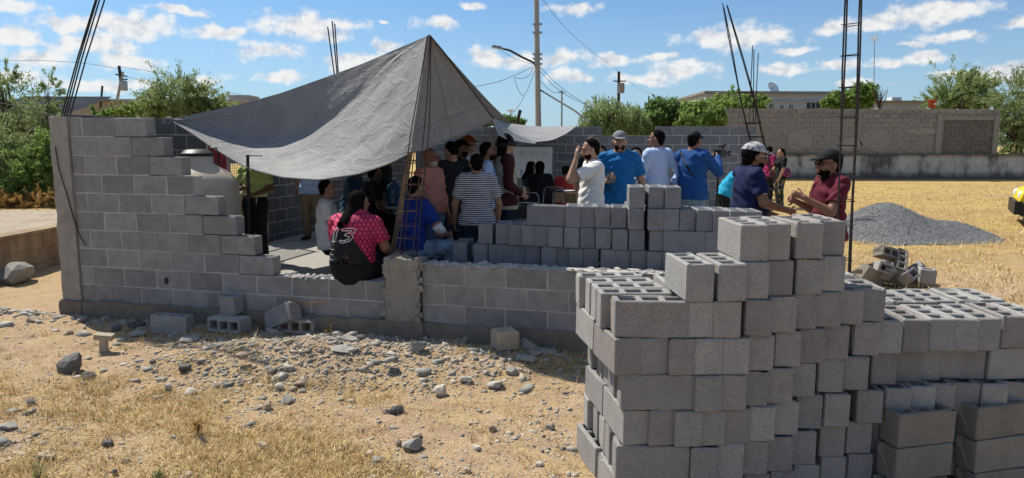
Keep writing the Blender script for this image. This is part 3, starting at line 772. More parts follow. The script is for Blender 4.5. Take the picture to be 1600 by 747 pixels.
for i, (a, b, c) in enumerate(((523, 512, 42), (527, 519, 33), (529, 523, 37))):
    MB().tube([aty(a + 3, 215, 12.95), aty(a, 120, 12.9), aty(b, c, 12.8 + .1 * i)], .012, 5).build('rebar', 'rebar_dark', rb4)

# ------------------------------------------------------------------ tarp
def pxcurve(pts, yf, n, x0, x1):
    """curve through picture points, each at its own distance yf(u)"""
    xs = np.array([p[0] for p in pts], float); ys = np.array([p[1] for p in pts], float)
    out = []
    for u in np.linspace(0, 1, n):
        x = x0 + (x1 - x0) * u; y = np.interp(x, xs, ys)
        out.append(aty(x, y, yf(u)))
    out = np.array(out)
    for _ in range(3): out[1:-1] = .25 * out[:-2] + .5 * out[1:-1] + .25 * out[2:]
    return out
def grid_surface(G):
    n, m, _ = G.shape; i = (np.arange(n - 1)[:, None] * m + np.arange(m - 1)[None]).ravel()
    return G.reshape(-1, 3), np.stack([i, i + 1, i + m + 1, i + m], 1)
def wrinkle(G, amp, seed, kx=5, ky=16, edge=True):
    n, m, _ = G.shape
    u = np.linspace(0, 1, n)[:, None]; v = np.linspace(0, 1, m)[None]
    du = np.gradient(G, axis=0); dv = np.gradient(G, axis=1); N = np.cross(du, dv); N /= np.linalg.norm(N, axis=2, keepdims=True) + 1e-9
    w = fbm(u * kx + v * 2, v * ky * 1.0 + u * 3, seed, 4) + .7 * (0.3 - np.abs(fbm(u * kx * 2.2 - v * 3, v * ky * .5 + u * 6, seed + 7, 3)))
    env = np.minimum(1, 6 * np.minimum(v, 1 - v) + .25) * np.minimum(1, 8 * np.minimum(u, 1 - u))
    return G + N * (w * amp * env)[..., None]
n = 110
lin = lambda u: 9.0 + (6.88 - 9.0) * u
ridge = pxcurve([(268, 186), (320, 175), (380, 162), (440, 145), (500, 124), (560, 102), (610, 81), (645, 66), (672, 54)], lambda u: lin(u) + 1.25 * math.sin(math.pi * u) ** .8 if 0 < u < 1 else lin(u), n, 268, 671)
fold = pxcurve([(268, 188), (330, 202), (390, 212), (440, 214), (480, 205), (520, 184), (560, 152), (600, 115), (640, 78), (672, 55)], lambda u: lin(u) + 1.22 * math.sin(math.pi * u) ** .8 if 0 < u < 1 else lin(u), n, 268, 671)
edge = pxcurve([(268, 189), (300, 208), (330, 229), (385, 262), (440, 277), (500, 281), (560, 272), (610, 255), (642, 238)], lin, n, 268, 642)
m = 56; G = np.zeros((n, m, 3))
for k, v in enumerate(np.linspace(0, 1, m)):
    s = .34
    if v < s: t = v / s; G[:, k] = ridge * (1 - t) + fold * t
    else:
        t = (v - s) / (1 - s); G[:, k] = fold * (1 - t) + edge * t
        G[:, k, 2] -= .10 * (np.sin(np.pi * np.linspace(0, 1, n)) * math.sin(math.pi * t))
for _ in range(3): G[:, 1:-1] = .25 * G[:, :-2] + .5 * G[:, 1:-1] + .25 * G[:, 2:]
GA = wrinkle(G, .022, 3, 4, 9)
# right panel from the peak
bot = pxcurve([(642, 238), (655, 236), (690, 218), (735, 201), (771, 188)], lambda u: 6.86 + 1.5 * u, 50, 642, 771)
GB = np.zeros((50, 40, 3)); Pk = G[-1, 0]
for k, v in enumerate(np.linspace(0, 1, 40)):
    left = G[-1, int(round(v * (m - 1)))]
    row = Pk + (bot - Pk) * v; row[0] = left
    uu = np.linspace(0, 1, 50)[:, None]
    GB[:, k] = row + (left - row[0]) * (1 - uu) + np.array([.0, .10, -.02]) * (np.sin(np.pi * uu) * v)
GB = wrinkle(GB, .022, 8, 4, 7)
# right rear panel: near ridge line sagging to the back wall
yk = lambda u: 6.9 + 9.4 * max(0, u) ** 1.7
K = pxcurve([(672, 54), (700, 87), (735, 136), (771, 184), (800, 207), (836, 222), (863, 219), (885, 209), (902, 196)], yk, 70, 672, 902)
Rc, Gc = K[-1], aty(800, 193, 17.2)
GD = np.zeros((70, 40, 3))
for i, u in enumerate(np.linspace(0, 1, 70)):
    far = Pk + (Gc - Pk) * u; far[2] -= .25 * math.sin(math.pi * u); far[1] += .15
    for k, v in enumerate(np.linspace(0, 1, 40)):
        GD[i, k] = K[i] * (1 - v) + far * v; GD[i, k, 2] -= .12 * math.sin(math.pi * v) * u * (1 - u * .6)
GD = wrinkle(GD, .02, 12, 5, 6)
# flap hanging below the ridge line right of the opening
top_ = K[30:51]; x_ = np.linspace(771, 836, 21)
lowc = [aty(x, np.interp(x, [771, 778, 790, 815, 836], [190, 211, 217, 222, 224.5]), 8.3 + 3.4 * (j / 20) ** 1.3) for j, x in enumerate(x_)]
GE = np.stack([top_ * (1 - v) + np.array(lowc) * v for v in np.linspace(0, 1, 8)], 1)
# rear left panel, to the side and back walls
Wc = wp(.1, 9.0, 2.40); GC = np.zeros((n, 50, 3))
for k, v in enumerate(np.linspace(0, 1, 50)):
    u = np.linspace(0, 1, n)[:, None]
    far = Wc * (1 - u) + Gc * u
    row = ridge * (1 - v) + far * v
    row[:, 0:1] += 1.0 * math.sin(math.pi * v) * (1 - u) ** 1.5
    row[:, 2:3] -= .28 * math.sin(math.pi * v) * np.sin(np.pi * (.15 + .8 * u))
    GC[:, k] = row
GC = wrinkle(GC, .025, 17, 5, 9)
V = []; Fq = []; b = 0
for g in (GA, GB, GD, GE, GC):
    v, f = grid_surface(g); V.append(v); Fq.append(f + b); b += len(v)
tarp = obj('tarp', mesh('tarp', np.concatenate(V), np.concatenate(Fq), 'tarp_canvas', smooth=True))
tag(tarp, 'large grey canvas tarp pitched over the house from a peak on the rebar cage', 'tarp')
mb = MB(); mb.tube([p for p in GA[::3, -1]] + [GA[-1, -1]], .009, 6); mb.tube([p for p in GB[::3, -1]], .009, 6)
mb.build('hem', 'tarp_hem', tarp)
MB().tube([GA[-1, k] + np.array([.0, -.012, 0]) for k in range(0, m, 4)], .012, 6).build('seam', 'tarp_hem', tarp)
for pts_ in (GB[2:, 31], GB[24, 2:]): MB().tube([tuple(q + np.array([0, -.004, .002])) for q in pts_[::3]], .0055, 5).build('seam', 'tarp_hem', tarp)
tie = MB(); L0 = GA[0, 0]
tie.tube([L0, L0 + np.array([-.05, .02, .02]), L0 + np.array([-.12, .05, 0]), L0 + np.array([-.16, .06, -.08])], .018, 6, r2=.006)
tie.tube([L0 + np.array([-.06, .02, .02]), L0 + np.array([-.09, .0, -.05]), L0 + np.array([-.03, -.01, -.06]), L0], .009, 5)
tie.build('corner_knot', 'tarp_hem', tarp)

# props holding up the tarp
a = aty(387, 366, 8.35); b = aty(387, 242, 8.35)
t = empty('steel_post', label='thin black steel post standing in front of the man in the green polo', cat='post')
MB().tube([(a[0], a[1], SLAB), b], .020, 8).build('tube', 'black_steel', t)
mb = MB(); mb.box((b[0] + .0, b[1], SLAB + .005), (.14, .14, .010)); mb.build('foot_plate', 'black_steel', t)
MB().tube([b + np.array([-.02, 0, -.012]), b + np.array([.16, .04, -.012])], .006, 5).build('hook', 'black_steel', t)
a = aty(614, 392, 7.6); b = aty(640, 243, 7.25)
t = MB(); d = Vector(b - a); t.box(tuple((a + b) / 2), (.05, .03, d.length + .1), d.to_track_quat('Z', 'Y').to_matrix())
tag(t.build('wooden_plank', 'wood'), 'pale wooden plank propped up beside the rebar cage, above the man in blue', 'plank')

# ------------------------------------------------------------------ water tank, gate, whiteboard
tc = aty(311, 300, 8.35); tx, ty = tc[0], tc[1]
tk = empty('water_tank', (tx, ty, SLAB), label='beige plastic water tank with black lid behind the stepped wall', cat='water tank')
r0 = .45
prof = [(r0 * .96, 0), (r0, .03), (r0, .30), (r0 * 1.015, .32), (r0 * 1.015, .35), (r0, .37), (r0, .70), (r0 * 1.015, .72), (r0 * 1.015, .75), (r0, .77), (r0, 1.10), (r0 * 1.012, 1.13), (r0 * .985, 1.165), (r0 * .80, 1.27), (r0 * .48, 1.36), (r0 * .40, 1.385), (r0 * .39, 1.47), (r0 * .37, 1.475)]
MB().lathe(prof, 48).build('tank_body', 'tank', tk, smooth=True)
MB().lathe([(.178, 1.474), (.185, 1.48), (.185, 1.50), (.17, 1.51), (.13, 1.545), (.07, 1.555), (0.001, 1.556)], 32).build('lid', 'black_plastic', tk, smooth=True)
MB().tube([(.20, .10, 1.36), (.22, .10, 1.50), (.18, .12, 1.57), (.08, .16, 1.56)], .011, 8).build('pipe', 'black_plastic', tk, smooth=True)

gp = lambda tt, z, off=.05: tuple(LO + LT * tt + TV * off + np.array([0, 0, z]))
gt = empty('mesh_gate', label='red steel post and dark mesh gate closing the side wall gap beyond the water tank', cat='gate')
mb = MB(); mb.box(gp(2.42, 1.40), (.05, .34, 2.06), (0, 0, TH)); mb.build('red_panel', 'red_paint', gt)
mb = MB()
for tt in (2.66, 3.6): mb.box(gp(tt, 1.33), (.04, .04, 1.92), (0, 0, TH))
for z in (.45, 1.2, 2.2): mb.box(gp(3.13, z), (.038, .90, .038), (0, 0, TH))
mb.build('frame', 'galv', gt)
mb = MB()
for i in range(22): mb.tube([gp(2.68 + i * .042, .46), gp(2.68 + i * .042, 2.19)], .003, 4)
for i in range(40): mb.tube([gp(2.68, .46 + i * .043), gp(3.58, .46 + i * .043)], .003, 4)
mb.build('wire_mesh', 'black_steel', gt, kind='stuff')

wb = empty('whiteboard', label='whiteboard standing against the shaded back wall, behind the seated children', cat='whiteboard')
c = aty(832, 254, 16.6); w_, h_ = .95, .72
mb = MB(); mb.box((0, 0, 0), (w_, .02, h_)); mb.build('panel', 'white_board', wb)
mb = MB()
for s in (-1, 1): mb.box((s * (w_ / 2 + .008), 0, 0), (.022, .032, h_ + .04)); mb.box((0, 0, s * (h_ / 2 + .008)), (w_, .032, .022))
mb.build('frame', 'galv', wb)
mb = MB(); rr = random.Random(4)
for row in range(2):
    for k in range(3):
        x = -.3 + k * .26
        for q in range(7): mb.box((x + q * .022, -.0125, .24 - row * .07 + rr.uniform(-.006, .006)), (.012, .004, .016 + rr.uniform(0, .01)))
mb.build('faded_writing', 'galv', wb, kind='stuff')
wb.location = c; wb.rotation_euler = (D(-3), 0, TH)
lgs = MB()
for s in (-1, 1): lgs.box((s * .38, .05, -.36 - .42), (.03, .03, 1.0))
lgs.build('stand', 'galv', wb)

# ------------------------------------------------------------------ chairs and tables inside
def chair(x, y, rz, label, padded=False, name='folding_chair', group='chairs in the shade of the tarp'):
    t = empty(name, (x, y, SLAB), rz, label, 'chair', group)
    mb = MB(); pts = [(-.20, -.20, .46), (-.205, -.22, .62), (-.195, -.24, .80), (-.16, -.245, .84), (0, -.25, .85), (.16, -.245, .84), (.195, -.24, .80), (.205, -.22, .62), (.20, -.20, .46)]
    mb.tube(pts, .012, 6); mb.build('back_frame', 'galv', t, smooth=True)
    mb = MB()
    for i in range(8):
        a0 = -.17 + i * .34 / 8; mb.box((a0 + .02, -.235 - .012 * math.cos((a0) * 8), .72), (.045, .014, .17))
    mb.build('backrest', 'black_plastic' if padded else 'chair_wood', t)
    mb = MB(); mb.box((0, 0, .45), (.40, .40, .022)); mb.box((0, .02, .438), (.36, .36, .02)); mb.build('seat', 'black_plastic' if padded else 'chair_wood', t)
    for sx in (-1, 1):
        for sy in (-1, 1):
            MB().tube([(sx * .19, sy * .17, .44), (sx * .205, sy * .23, 0)], .011, 6).build('leg', 'galv', t)
    return t
def atf(px, y): return (aty(px, 300, y)[0], y)
chair(*atf(878, 12.3), D(8), 'school chair with light wooden back, right behind the lone long block')
chair(*atf(838, 11.6), D(-35), 'folding chair with dark slats standing sideways left of the wooden school chair', True)
chair(*atf(856, 12.6), D(150), 'dark chair turned to the table, behind the slanted folding chair', True)
chair(*atf(906, 12.0), D(-30), 'school chair with pinkish wooden back, just left of the man in white')
chair(*atf(818, 9.6), D(5), 'dark chair with metal hoop back, just above the left end of the inner block stack', True)
def table(px, y, rz, label, top='table_blue', w=1.1, d_=.6):
    x = aty(px, 300, y)[0]; t = empty('folding_table', (x, y, SLAB), rz, label, 'table', 'tables in the shade of the tarp')
    mb = MB(); mb.box((0, 0, .73), (w, d_, .03)); mb.build('tabletop', top, t)
    for sx in (-1, 1):
        for sy in (-1, 1): MB().tube([(sx * (w / 2 - .06), sy * (d_ / 2 - .06), .715), (sx * (w / 2 - .05), sy * (d_ / 2 - .05), 0)], .014, 6).build('leg', 'galv', t)
table(868, 13.9, TH, 'blue school table behind the red shirted child', w=1.5)
table(800, 14.8, TH, 'dark table in front of the whiteboard', 'galv', w=1.0)
table(612, 10.2, TH, 'table deep in the shade carrying the blue water jug', 'galv')
jx = aty(616, 290, 10.1)
jg = empty('water_jug', (jx[0], 10.1, SLAB + .746), label='clear blue water jug on the table behind the wooden plank', cat='jug')
MB().lathe([(.125, 0), (.135, .02), (.135, .12), (.128, .14), (.135, .16), (.135, .27), (.11, .34), (.04, .38), (.03, .42), (.028, .44)], 24).build('bottle', 'jug_blue', jg, smooth=True)
MB().lathe([(.034, .43), (.034, .47), (.001, .475)], 16).build('cap', 'white_paint', jg, smooth=True)
jg.scale = (.85, .85, .85)
# ------------------------------------------------------------------ boundary wall across the field
YB = 33.0
bx0 = aty(1118, 230, YB)[0]; bx1 = aty(1557, 230, YB)[0]; zb = .40
zt_ = aty(1400, 169, YB)[2]; zl = aty(1400, 241, YB)[2]
bd = empty('boundary_wall', label='long old boundary wall of weathered blocks across the yellow field', cat='wall')
o = np.array([bx0, YB, 0]); tx_ = np.array([1.0, 0, 0])
OBM = [bm_mesh('old_wall_block', solid_block(L=.398, W=.16, H=.198, seed=100 + i, bev=.006), 'boundary_old') for i in range(4)]
DBM = [bm_mesh('dark_wall_block', solid_block(L=.398, W=.16, H=.198, seed=110 + i, bev=.006), 'boundary_dark') for i in range(3)]
chb = .207; nrow = int(round((zt_ - zl) / chb)); xp = aty(1464, 230, YB)[0] - bx0; LW = bx1 - bx0
rest = MB()
for r in range(nrow):
    zc = zl + (r + .5) * chb; u = -.0 if r % 2 else -.205
    if r == nrow - 1 and True: lim = xp - .1
    else: lim = LW
    while u < LW:
        a, b = max(u, 0), min(u + .41, LW); u += .41
        if b - a < .08: continue
        if a > xp and r == nrow - 1 and (a < xp + .3): continue
        p0_, p1_ = xp + .25, LW - .2
        cuts = sorted({a, b} | {q for q in (p0_, p1_) if a + .06 < q < b - .06})
        for a, b in zip(cuts[:-1], cuts[1:]):
            dark = a > p0_ - .07 and b < p1_ + .07 and r < nrow - 2
            top = r >= nrow - 3
            if r == nrow - 3 and not dark and a < xp and RNG.random() < .45: top = False
            if dark or top:
                w = obj('block', RNG.choice(DBM if dark else OBM), bd); w.location = (bx0 + (a + b) / 2, YB + .08 + RNG.uniform(-.006, .006), zc); w.scale = ((b - a - .012) / .398, 1, 1)
            else:
                rest.box((bx0 + (a + b) / 2, YB + .08 + RNG.uniform(-.005, .008), zc), (b - a - .010, .16, chb - .010))
rest.build('block_courses', 'boundary_old', bd, kind='stuff')
mb = MB(); mb.box((bx0 + LW / 2, YB + .09, (zl + zt_ - chb) / 2), (LW - .05, .13, zt_ - zl - chb - .02)); mb.build('mortar', 'boundary_old', bd)
mb = MB(); mb.box((bx0 + xp + .0 + (LW - xp) / 2, YB + .07, zt_ - 2.15 * chb), (LW - xp, .22, .16)); mb.build('tie_beam', 'boundary_old', bd)
for px in (1464, 1553):
    x = aty(px, 230, YB)[0]; mb = MB(); mb.box((x, YB + .06, (zl + zt_ - chb * 1.2) / 2), (.24, .26, zt_ - zl - chb * 1.2)); mb.build('pilaster', 'boundary_old', bd)
for (px, y0, y1, w, s_) in ((1368, 200, 236, 1.35, 3), (1250, 200, 236, 1.1, 4), (1440, 200, 210, 1.5, 5), (1330, 215, 237, .9, 6), (1180, 192, 236, .6, 7)):
    c = aty(px, (y0 + y1) / 2, YB); h = (y1 - y0) / 33.0; r = random.Random(s_); V = []
    for k in range(18):
        an = 2 * math.pi * k / 18; V.append((c[0] + math.cos(an) * w * .55 * r.uniform(.8, 1.15), YB - .022, c[2] + math.sin(an) * h * .5 * r.uniform(.8, 1.12)))
    V2 = [(x, YB + .0, z) for x, _, z in V]
    mb = MB(); mb.add(V + V2, [tuple(range(17, -1, -1))] + [(k, (k + 1) % 18, 18 + (k + 1) % 18, 18 + k) for k in range(18)]); mb.build('plaster_patch', 'plaster_old' , bd)
def mat_stained():
    m, N = newmat('whitewashed'); p = N.pos()
    sx = N.vec('MULTIPLY', p, (1.0, 1.0, .35))
    n = N.noise(sx, 1.1, 6, .65); n2 = N.noise(p, 2.3, 6, .7); sp_ = N.n('ShaderNodeSeparateXYZ', ins={0: p}).outputs[2]
    c = N.mix(N.mr(n2, .35, .65), (.40, .38, .345), (.56, .54, .50))
    f = N.math('ADD', N.mr(n, .50, .66), N.math('MAXIMUM', N.mr(N.math('ADD', sp_, N.math('MULTIPLY', n2, .5)), 1.62, 1.86, 0, 1.1), N.mr(N.math('ADD', sp_, N.math('MULTIPLY', n2, -.5)), .55, .22, 0, 1.1)), clamp=True)
    c = N.mix(N.math('MULTIPLY', f, .88), c, (.075, .068, .060))
    N.bsdf(c, .95, n2, .5, .02, spec=.1)
mat_stained()
mb = MB(); x1 = bx1 + 22
WL = x1 - (bx0 - 6)
rr = random.Random(2); nrl = 7; chl = (zl - .02 - zb) / nrl
for r in range(nrl):
    u = -.205 * (r % 2)
    while u < WL:
        a, b = max(u, 0), min(u + .41, WL); u += .41
        mb.box((bx0 - 6 + (a + b) / 2, YB + .08, zb + (r + .5) * chl), (b - a - .006, .34 + rr.uniform(0, .012), chl - .006))
mb.build('lower_courses', 'whitewashed', bd, kind='stuff')
mb = MB(); mb.box((bx0 - 6 + WL / 2, YB + .09, (zb - .4 + zl - .03) / 2), (WL - .03, .30, zl - zb + .4)); mb.build('lower_core', 'whitewashed', bd)
mb = MB(); mb.box((bx0 - 6 + WL / 2, YB + .06, zl + .005), (WL, .44, .05)); mb.build('ledge', 'boundary_dark', bd)

# ------------------------------------------------------------------ foliage
NPR = np.random.default_rng(11)
def leaf_mesh(name, C, ax, L, W, mat, parent, jitter=.35, kind=None):
    """leaf-sized quads at C with long axes ax"""
    n = len(C); ax = ax / (np.linalg.norm(ax, axis=1, keepdims=True) + 1e-9)
    q = NPR.normal(size=(n, 3)); sd = np.cross(ax, q); sd /= np.linalg.norm(sd, axis=1, keepdims=True) + 1e-9
    l = (L * NPR.uniform(1 - jitter, 1 + jitter, n))[:, None]; w = (W * NPR.uniform(1 - jitter, 1 + jitter, n))[:, None]
    V = np.stack([C - ax * l * .5, C + sd * w * .5, C + ax * l * .5, C - sd * w * .5], 1).reshape(-1, 3)
    Fq = (np.arange(n)[:, None] * 4 + np.arange(4)[None])
    return obj(name, mesh(name, V, Fq, mat), parent, kind=kind)
def tree(name, label, base, crowns, nleaf, L, W, mat, style='round', trunk=.12, group=None, cat='tree', limbs=True, spread=.16, base_z=None):
    """crowns: (px, py, r_px_x, r_px_y, y) ellipsoids given where the crown stands"""
    bx, by = base; bz = gzf(bx, by) if base_z is None else base_z
    t = empty(name, (0, 0, 0), 0, label, cat, group)
    mbt = MB(); Cs = []; As = []
    tot = sum(c[2] * c[3] for c in crowns); tops = []
    for (px, py, rx, ry, y) in crowns:
        c = aty(px, py, y); k = y / F; R = np.array([rx * k, (rx * .5 + ry * .5) * k * .9, ry * k]); tops.append((c, R))
        nl = int(nleaf * 1.5 * rx * ry / tot); ncl = max(8, nl // 45)
        d = NPR.normal(size=(ncl, 3)); d /= np.linalg.norm(d, axis=1, keepdims=True)
        rad = NPR.uniform(.25, 1.0, ncl) ** .5
        cc = c + d * rad[:, None] * R * NPR.uniform(.75, 1.12, (ncl, 1))
        per = 45; idx = np.repeat(np.arange(ncl), per); m_ = len(idx)
        sg = spread * R.mean()
        if style == 'droop':
            s = NPR.uniform(0, 1, m_); dr = NPR.normal(size=(ncl, 3)) * .35; dr[:, 2] = -1
            P = cc[idx] + dr[idx] * (s * R[2] * .75)[:, None] + NPR.normal(size=(m_, 3)) * sg * .6
            A = dr[idx] + NPR.normal(size=(m_, 3)) * .35
        elif style == 'spray':
            s = NPR.uniform(0, 1, m_); dr = d * .8 + NPR.normal(size=(ncl, 3)) * .5; dr[:, 2] += .35
            P = cc[idx] + dr[idx] * (s * R.mean() * .6)[:, None] + NPR.normal(size=(m_, 3)) * sg * .42
            P[:, 2] -= (s ** 2) * R.mean() * .18
            A = dr[idx] + NPR.normal(size=(m_, 3)) * .7
        else:
            P = cc[idx] + NPR.normal(size=(m_, 3)) * sg; A = NPR.normal(size=(m_, 3)); A[:, 2] -= .3
        Cs.append(P); As.append(A)
    leaf_mesh('crown', np.concatenate(Cs), np.concatenate(As), L, W, mat, t)
    top = tops[0][0]; fork = np.array([bx + (top[0] - bx) * .4, by + (top[1] - by) * .4, bz + (top[2] - bz) * .42])
    mbt.tube([(bx, by, bz - .15), (bx + .03, by, bz + .3), tuple(fork)], trunk, 8, r2=trunk * .65)
    rr = random.Random(int(abs(bx * 100)) + 3)
    for c, R in tops:
        for q in range(4):
            e = c + np.array([rr.uniform(-.7, .7), rr.uniform(-.7, .7), rr.uniform(-.2, .8)]) * R
            mid = fork * .45 + e * .55 + np.array([rr.uniform(-.1, .1), 0, rr.uniform(0, .15)]) * R.mean()
            mbt.tube([tuple(fork), tuple(mid), tuple(e)], trunk * .5, 6, r2=trunk * .1)
            for z in range(3):
                e2 = mid + (e - mid) * rr.uniform(.2, .8); e3 = e2 + np.array([rr.uniform(-.5, .5), rr.uniform(-.4, .4), rr.uniform(-.1, .6)]) * R
                mbt.tube([tuple(e2), tuple(e3)], trunk * .16, 5, r2=trunk * .05)
    mbt.build('trunk', 'bark', t, smooth=True); return t
B = lambda px, y: (aty(px, 300, y)[0], y)
GT = 'trees beyond the walls'
tree('willow_tree', 'pale green drooping tree above the back wall, left of the dark pole', B(945, 25), [(938, 180, 34, 34, 25), (925, 200, 28, 22, 24.6), (962, 185, 26, 30, 25.3)], 9000, .16, .035, 'leaf_willow', 'droop', .16, GT)
tree('willow_tree', 'smaller drooping tree behind the one at the dark pole, right of it', B(988, 26), [(985, 184, 24, 28, 26), (1000, 196, 22, 18, 25.7)], 5500, .16, .035, 'leaf_willow', 'droop', .13, GT)
tree('leafy_tree', 'dark green round tree over the notch of the back wall', B(1045, 27), [(1040, 176, 32, 22, 27), (1022, 190, 22, 18, 26.6), (1062, 190, 24, 18, 26.8)], 7000, .15, .09, 'leaf_dark', 'round', .15, GT)
tree('leafy_tree', 'bright leafy tree right of the notch, against the grey building', B(1096, 26), [(1090, 180, 28, 20, 26), (1112, 184, 22, 16, 25.6), (1080, 194, 24, 14, 25.5)], 6500, .15, .085, 'leaf_bright', 'round', .13, GT)
tree('shrub', 'low green shrub spreading along the foot of the grey building', B(1150, 39), [(1150, 165, 42, 8, 39), (1185, 161, 10, 10, 39)], 3500, .2, .09, 'leaf_bright', 'spray', .06, GT, 'shrub')
tree('leafy_tree', 'green tree behind the boundary wall, seen through the right rebar cage', B(1335, 38), [(1345, 148, 22, 20, 38), (1320, 156, 24, 14, 38), (1300, 160, 16, 10, 38)], 6000, .2, .10, 'leaf_bright', 'round', .16, GT)
tree('mesquite_tree', 'feathery light green tree above the right end of the boundary wall', B(1505, 40), [(1500, 146, 36, 26, 40), (1475, 160, 26, 14, 40), (1530, 152, 26, 22, 40), (1515, 128, 20, 14, 40)], 9000, .24, .045, 'leaf_willow', 'spray', .18, GT)
tree('mesquite_tree', 'tall feathery tree at the right edge, beside the end of the boundary wall', B(1592, 34.5), [(1588, 165, 34, 42, 34.5), (1575, 205, 22, 34, 34.2), (1625, 180, 40, 55, 35), (1600, 225, 36, 22, 34.4)], 12000, .20, .045, 'leaf_mesquite', 'spray', .2, GT)
tree('mesquite_tree', 'broad grey green tree behind the stepped wall at left', B(285, 24), [(275, 158, 46, 26, 24), (320, 165, 34, 20, 24.3), (235, 168, 26, 16, 24), (345, 178, 30, 12, 24)], 13000, .12, .035, 'leaf_mesquite', 'spray', .16, GT)
tree('mesquite_tree', 'loose tall tree at the left edge, rising above the shed roof', B(28, 17.5), [(18, 165, 38, 38, 17.5), (45, 205, 36, 34, 17.2), (-15, 200, 40, 50, 17.6), (8, 122, 20, 18, 17.6)], 8500, .085, .026, 'leaf_mesquite', 'spray', .10, GT, base_z=.66)
tree('sapling', 'thin airy sapling with bare twigs just left of the corner column', B(82, 16.2), [(80, 150, 16, 26, 16.2), (70, 185, 20, 26, 16.2), (86, 215, 14, 24, 16)], 2600, .07, .022, 'leaf_mesquite', 'spray', .045, GT, base_z=.66)
tree('bush', 'dense leafy bush beside the pale road, left of the corner column', B(62, 15.2), [(65, 262, 30, 30, 15.2), (85, 240, 18, 36, 15.3), (50, 285, 34, 20, 15)], 9500, .075, .03, 'leaf_bright', 'spray', .05, GT, 'bush', base_z=.66)
tree('bush', 'dense leafy bush at the left edge of the picture beside the road', B(10, 15.4), [(12, 255, 36, 36, 15.4), (-20, 245, 40, 50, 15.6), (15, 288, 34, 18, 15.1)], 9500, .075, .03, 'leaf_mesquite', 'spray', .05, GT, 'bush', base_z=.66)
tree('bush', 'low green bush peeping over the far end of the tarp beside the concrete pole', B(770, 33), [(750, 190, 22, 7, 33), (795, 190, 26, 6, 33)], 2500, .2, .09, 'leaf_dark', 'round', .06, GT, 'bush')
tree('bush', 'dry brown weeds along the far edge of the road at left', B(45, 14.6), [(20, 315, 34, 10, 14.5), (62, 318, 36, 9, 14.5), (90, 310, 20, 12, 14.5), (-20, 315, 30, 10, 14.5)], 5500, .10, .014, 'leaf_dry', 'spray', .02, GT, 'weeds', base_z=.66)
tree('bush', 'small green bush between the rebars and the mesquite behind the stepped wall', B(170, 21), [(165, 178, 18, 8, 21), (205, 176, 20, 8, 21)], 2500, .10, .03, 'leaf_bright', 'spray', .04, GT, 'bush')
bt = empty('bare_tree', label='small leafless tree beside the antenna mast above the boundary wall', cat='tree'); mb = MB(); rr = random.Random(8)
p0 = aty(1374, 172, 37); mb.tube([(p0[0], 37, gzf(p0[0], 37) - .1), tuple(p0)], .06, 6, r2=.05)
for q in range(16):
    e = aty(1374 + rr.uniform(-12, 15), rr.uniform(128, 150), 37 + rr.uniform(-.4, .4)); md = p0 * .5 + e * .5 + np.array([rr.uniform(-.1, .1), 0, 0])
    mb.tube([tuple(p0), tuple(md), tuple(e)], .03, 5, r2=.008)
mb.build('branches', 'bark', bt)

# ------------------------------------------------------------------ buildings beyond
def bbox_px(px0, px1, ptop, y, depth, zbase=.45):
    a = aty(px0, ptop, y); b = aty(px1, ptop, y); return a[0], b[0], (a[2] + b[2]) / 2
x0, x1, z1 = bbox_px(1103, 1312, 146, 50, 10)
g = empty('building', label='long flat roofed grey building behind the boundary wall, with a dish on its roof', cat='building')
mb = MB(); mb.box(((x0 + x1) / 2, 55, (z1 + .3) / 2), (x1 - x0, 10, z1 - .3)); mb.build('wall', 'building_grey', g)
mb = MB(); mb.box(((x0 + x1) / 2, 54.95, z1 + .06), (x1 - x0 + .3, 10.3, .16)); mb.build('parapet_cap', 'roof_sheet', g)
mb = MB(); mb.box(((x0 + x1) / 2, 49.97, z1 - .55), (x1 - x0, .10, .07)); mb.build('cornice', 'building_grey', g)
for (pa, pb, ya, yb) in ((1261, 1273, 161, 170), (1276, 1288, 160, 169), (1203, 1208, 163, 170), (1220, 1224, 165, 171), (1234, 1238, 164, 171)):
    a = aty(pa, ya, 49.97); b = aty(pb, yb, 49.97); mb = MB(); mb.box(((a[0] + b[0]) / 2, 49.98, (a[2] + b[2]) / 2), (b[0] - a[0], .06, a[2] - b[2])); w = mb.build('window', 'window_dark', g)
    mb = MB(); mb.box(((a[0] + b[0]) / 2, 49.93, (a[2] + b[2]) / 2), (.05, .05, a[2] - b[2])); mb.build('bar', 'building_grey', w)
x0, x1, z1 = bbox_px(1372, 1450, 160, 44, 8)
g2 = empty('building', label='low grey house just showing over the wall between the antenna mast and the red bucket', cat='building')
mb = MB(); mb.box(((x0 + x1) / 2, 48, (z1 + .3) / 2), (x1 - x0, 8, z1 - .3)); mb.build('wall', 'building_grey', g2)
mb = MB(); mb.box(((x0 + x1) / 2, 48, z1 + .05), (x1 - x0 + .4, 8.4, .10)); mb.build('roof', 'roof_sheet', g2)
x0, x1, z1 = bbox_px(100, 378, 158, 46, 12)
g3 = empty('building', label='long beige building with a flat roof far behind the stepped wall', cat='building')
mb = MB(); mb.box(((x0 + x1) / 2, 52, (z1 + .3) / 2), (x1 - x0, 12, z1 - .3)); mb.build('wall', 'building_beige', g3)
mb = MB(); mb.box(((x0 + x1) / 2, 52, z1 + .06), (x1 - x0 + .3, 12.3, .12)); mb.build('roof', 'building_grey', g3)
a = aty(120, 153, 45); b = aty(158, 149, 45); mb = MB(); mb.box(((a[0] + b[0]) / 2, 46, a[2] - .05), (b[0] - a[0], 2.5, .12), (0, .05, 0)); mb.build('awning', 'roof_sheet', g3)
a = aty(345, 150, 46); mb = MB(); mb.box((a[0], 50, z1 + .35), (1.4, 2, .5)); mb.build('roof_box', 'building_beige', g3)
g4 = empty('shed', label='shed with a rusty corrugated roof at the left edge, half hidden by trees', cat='shed')
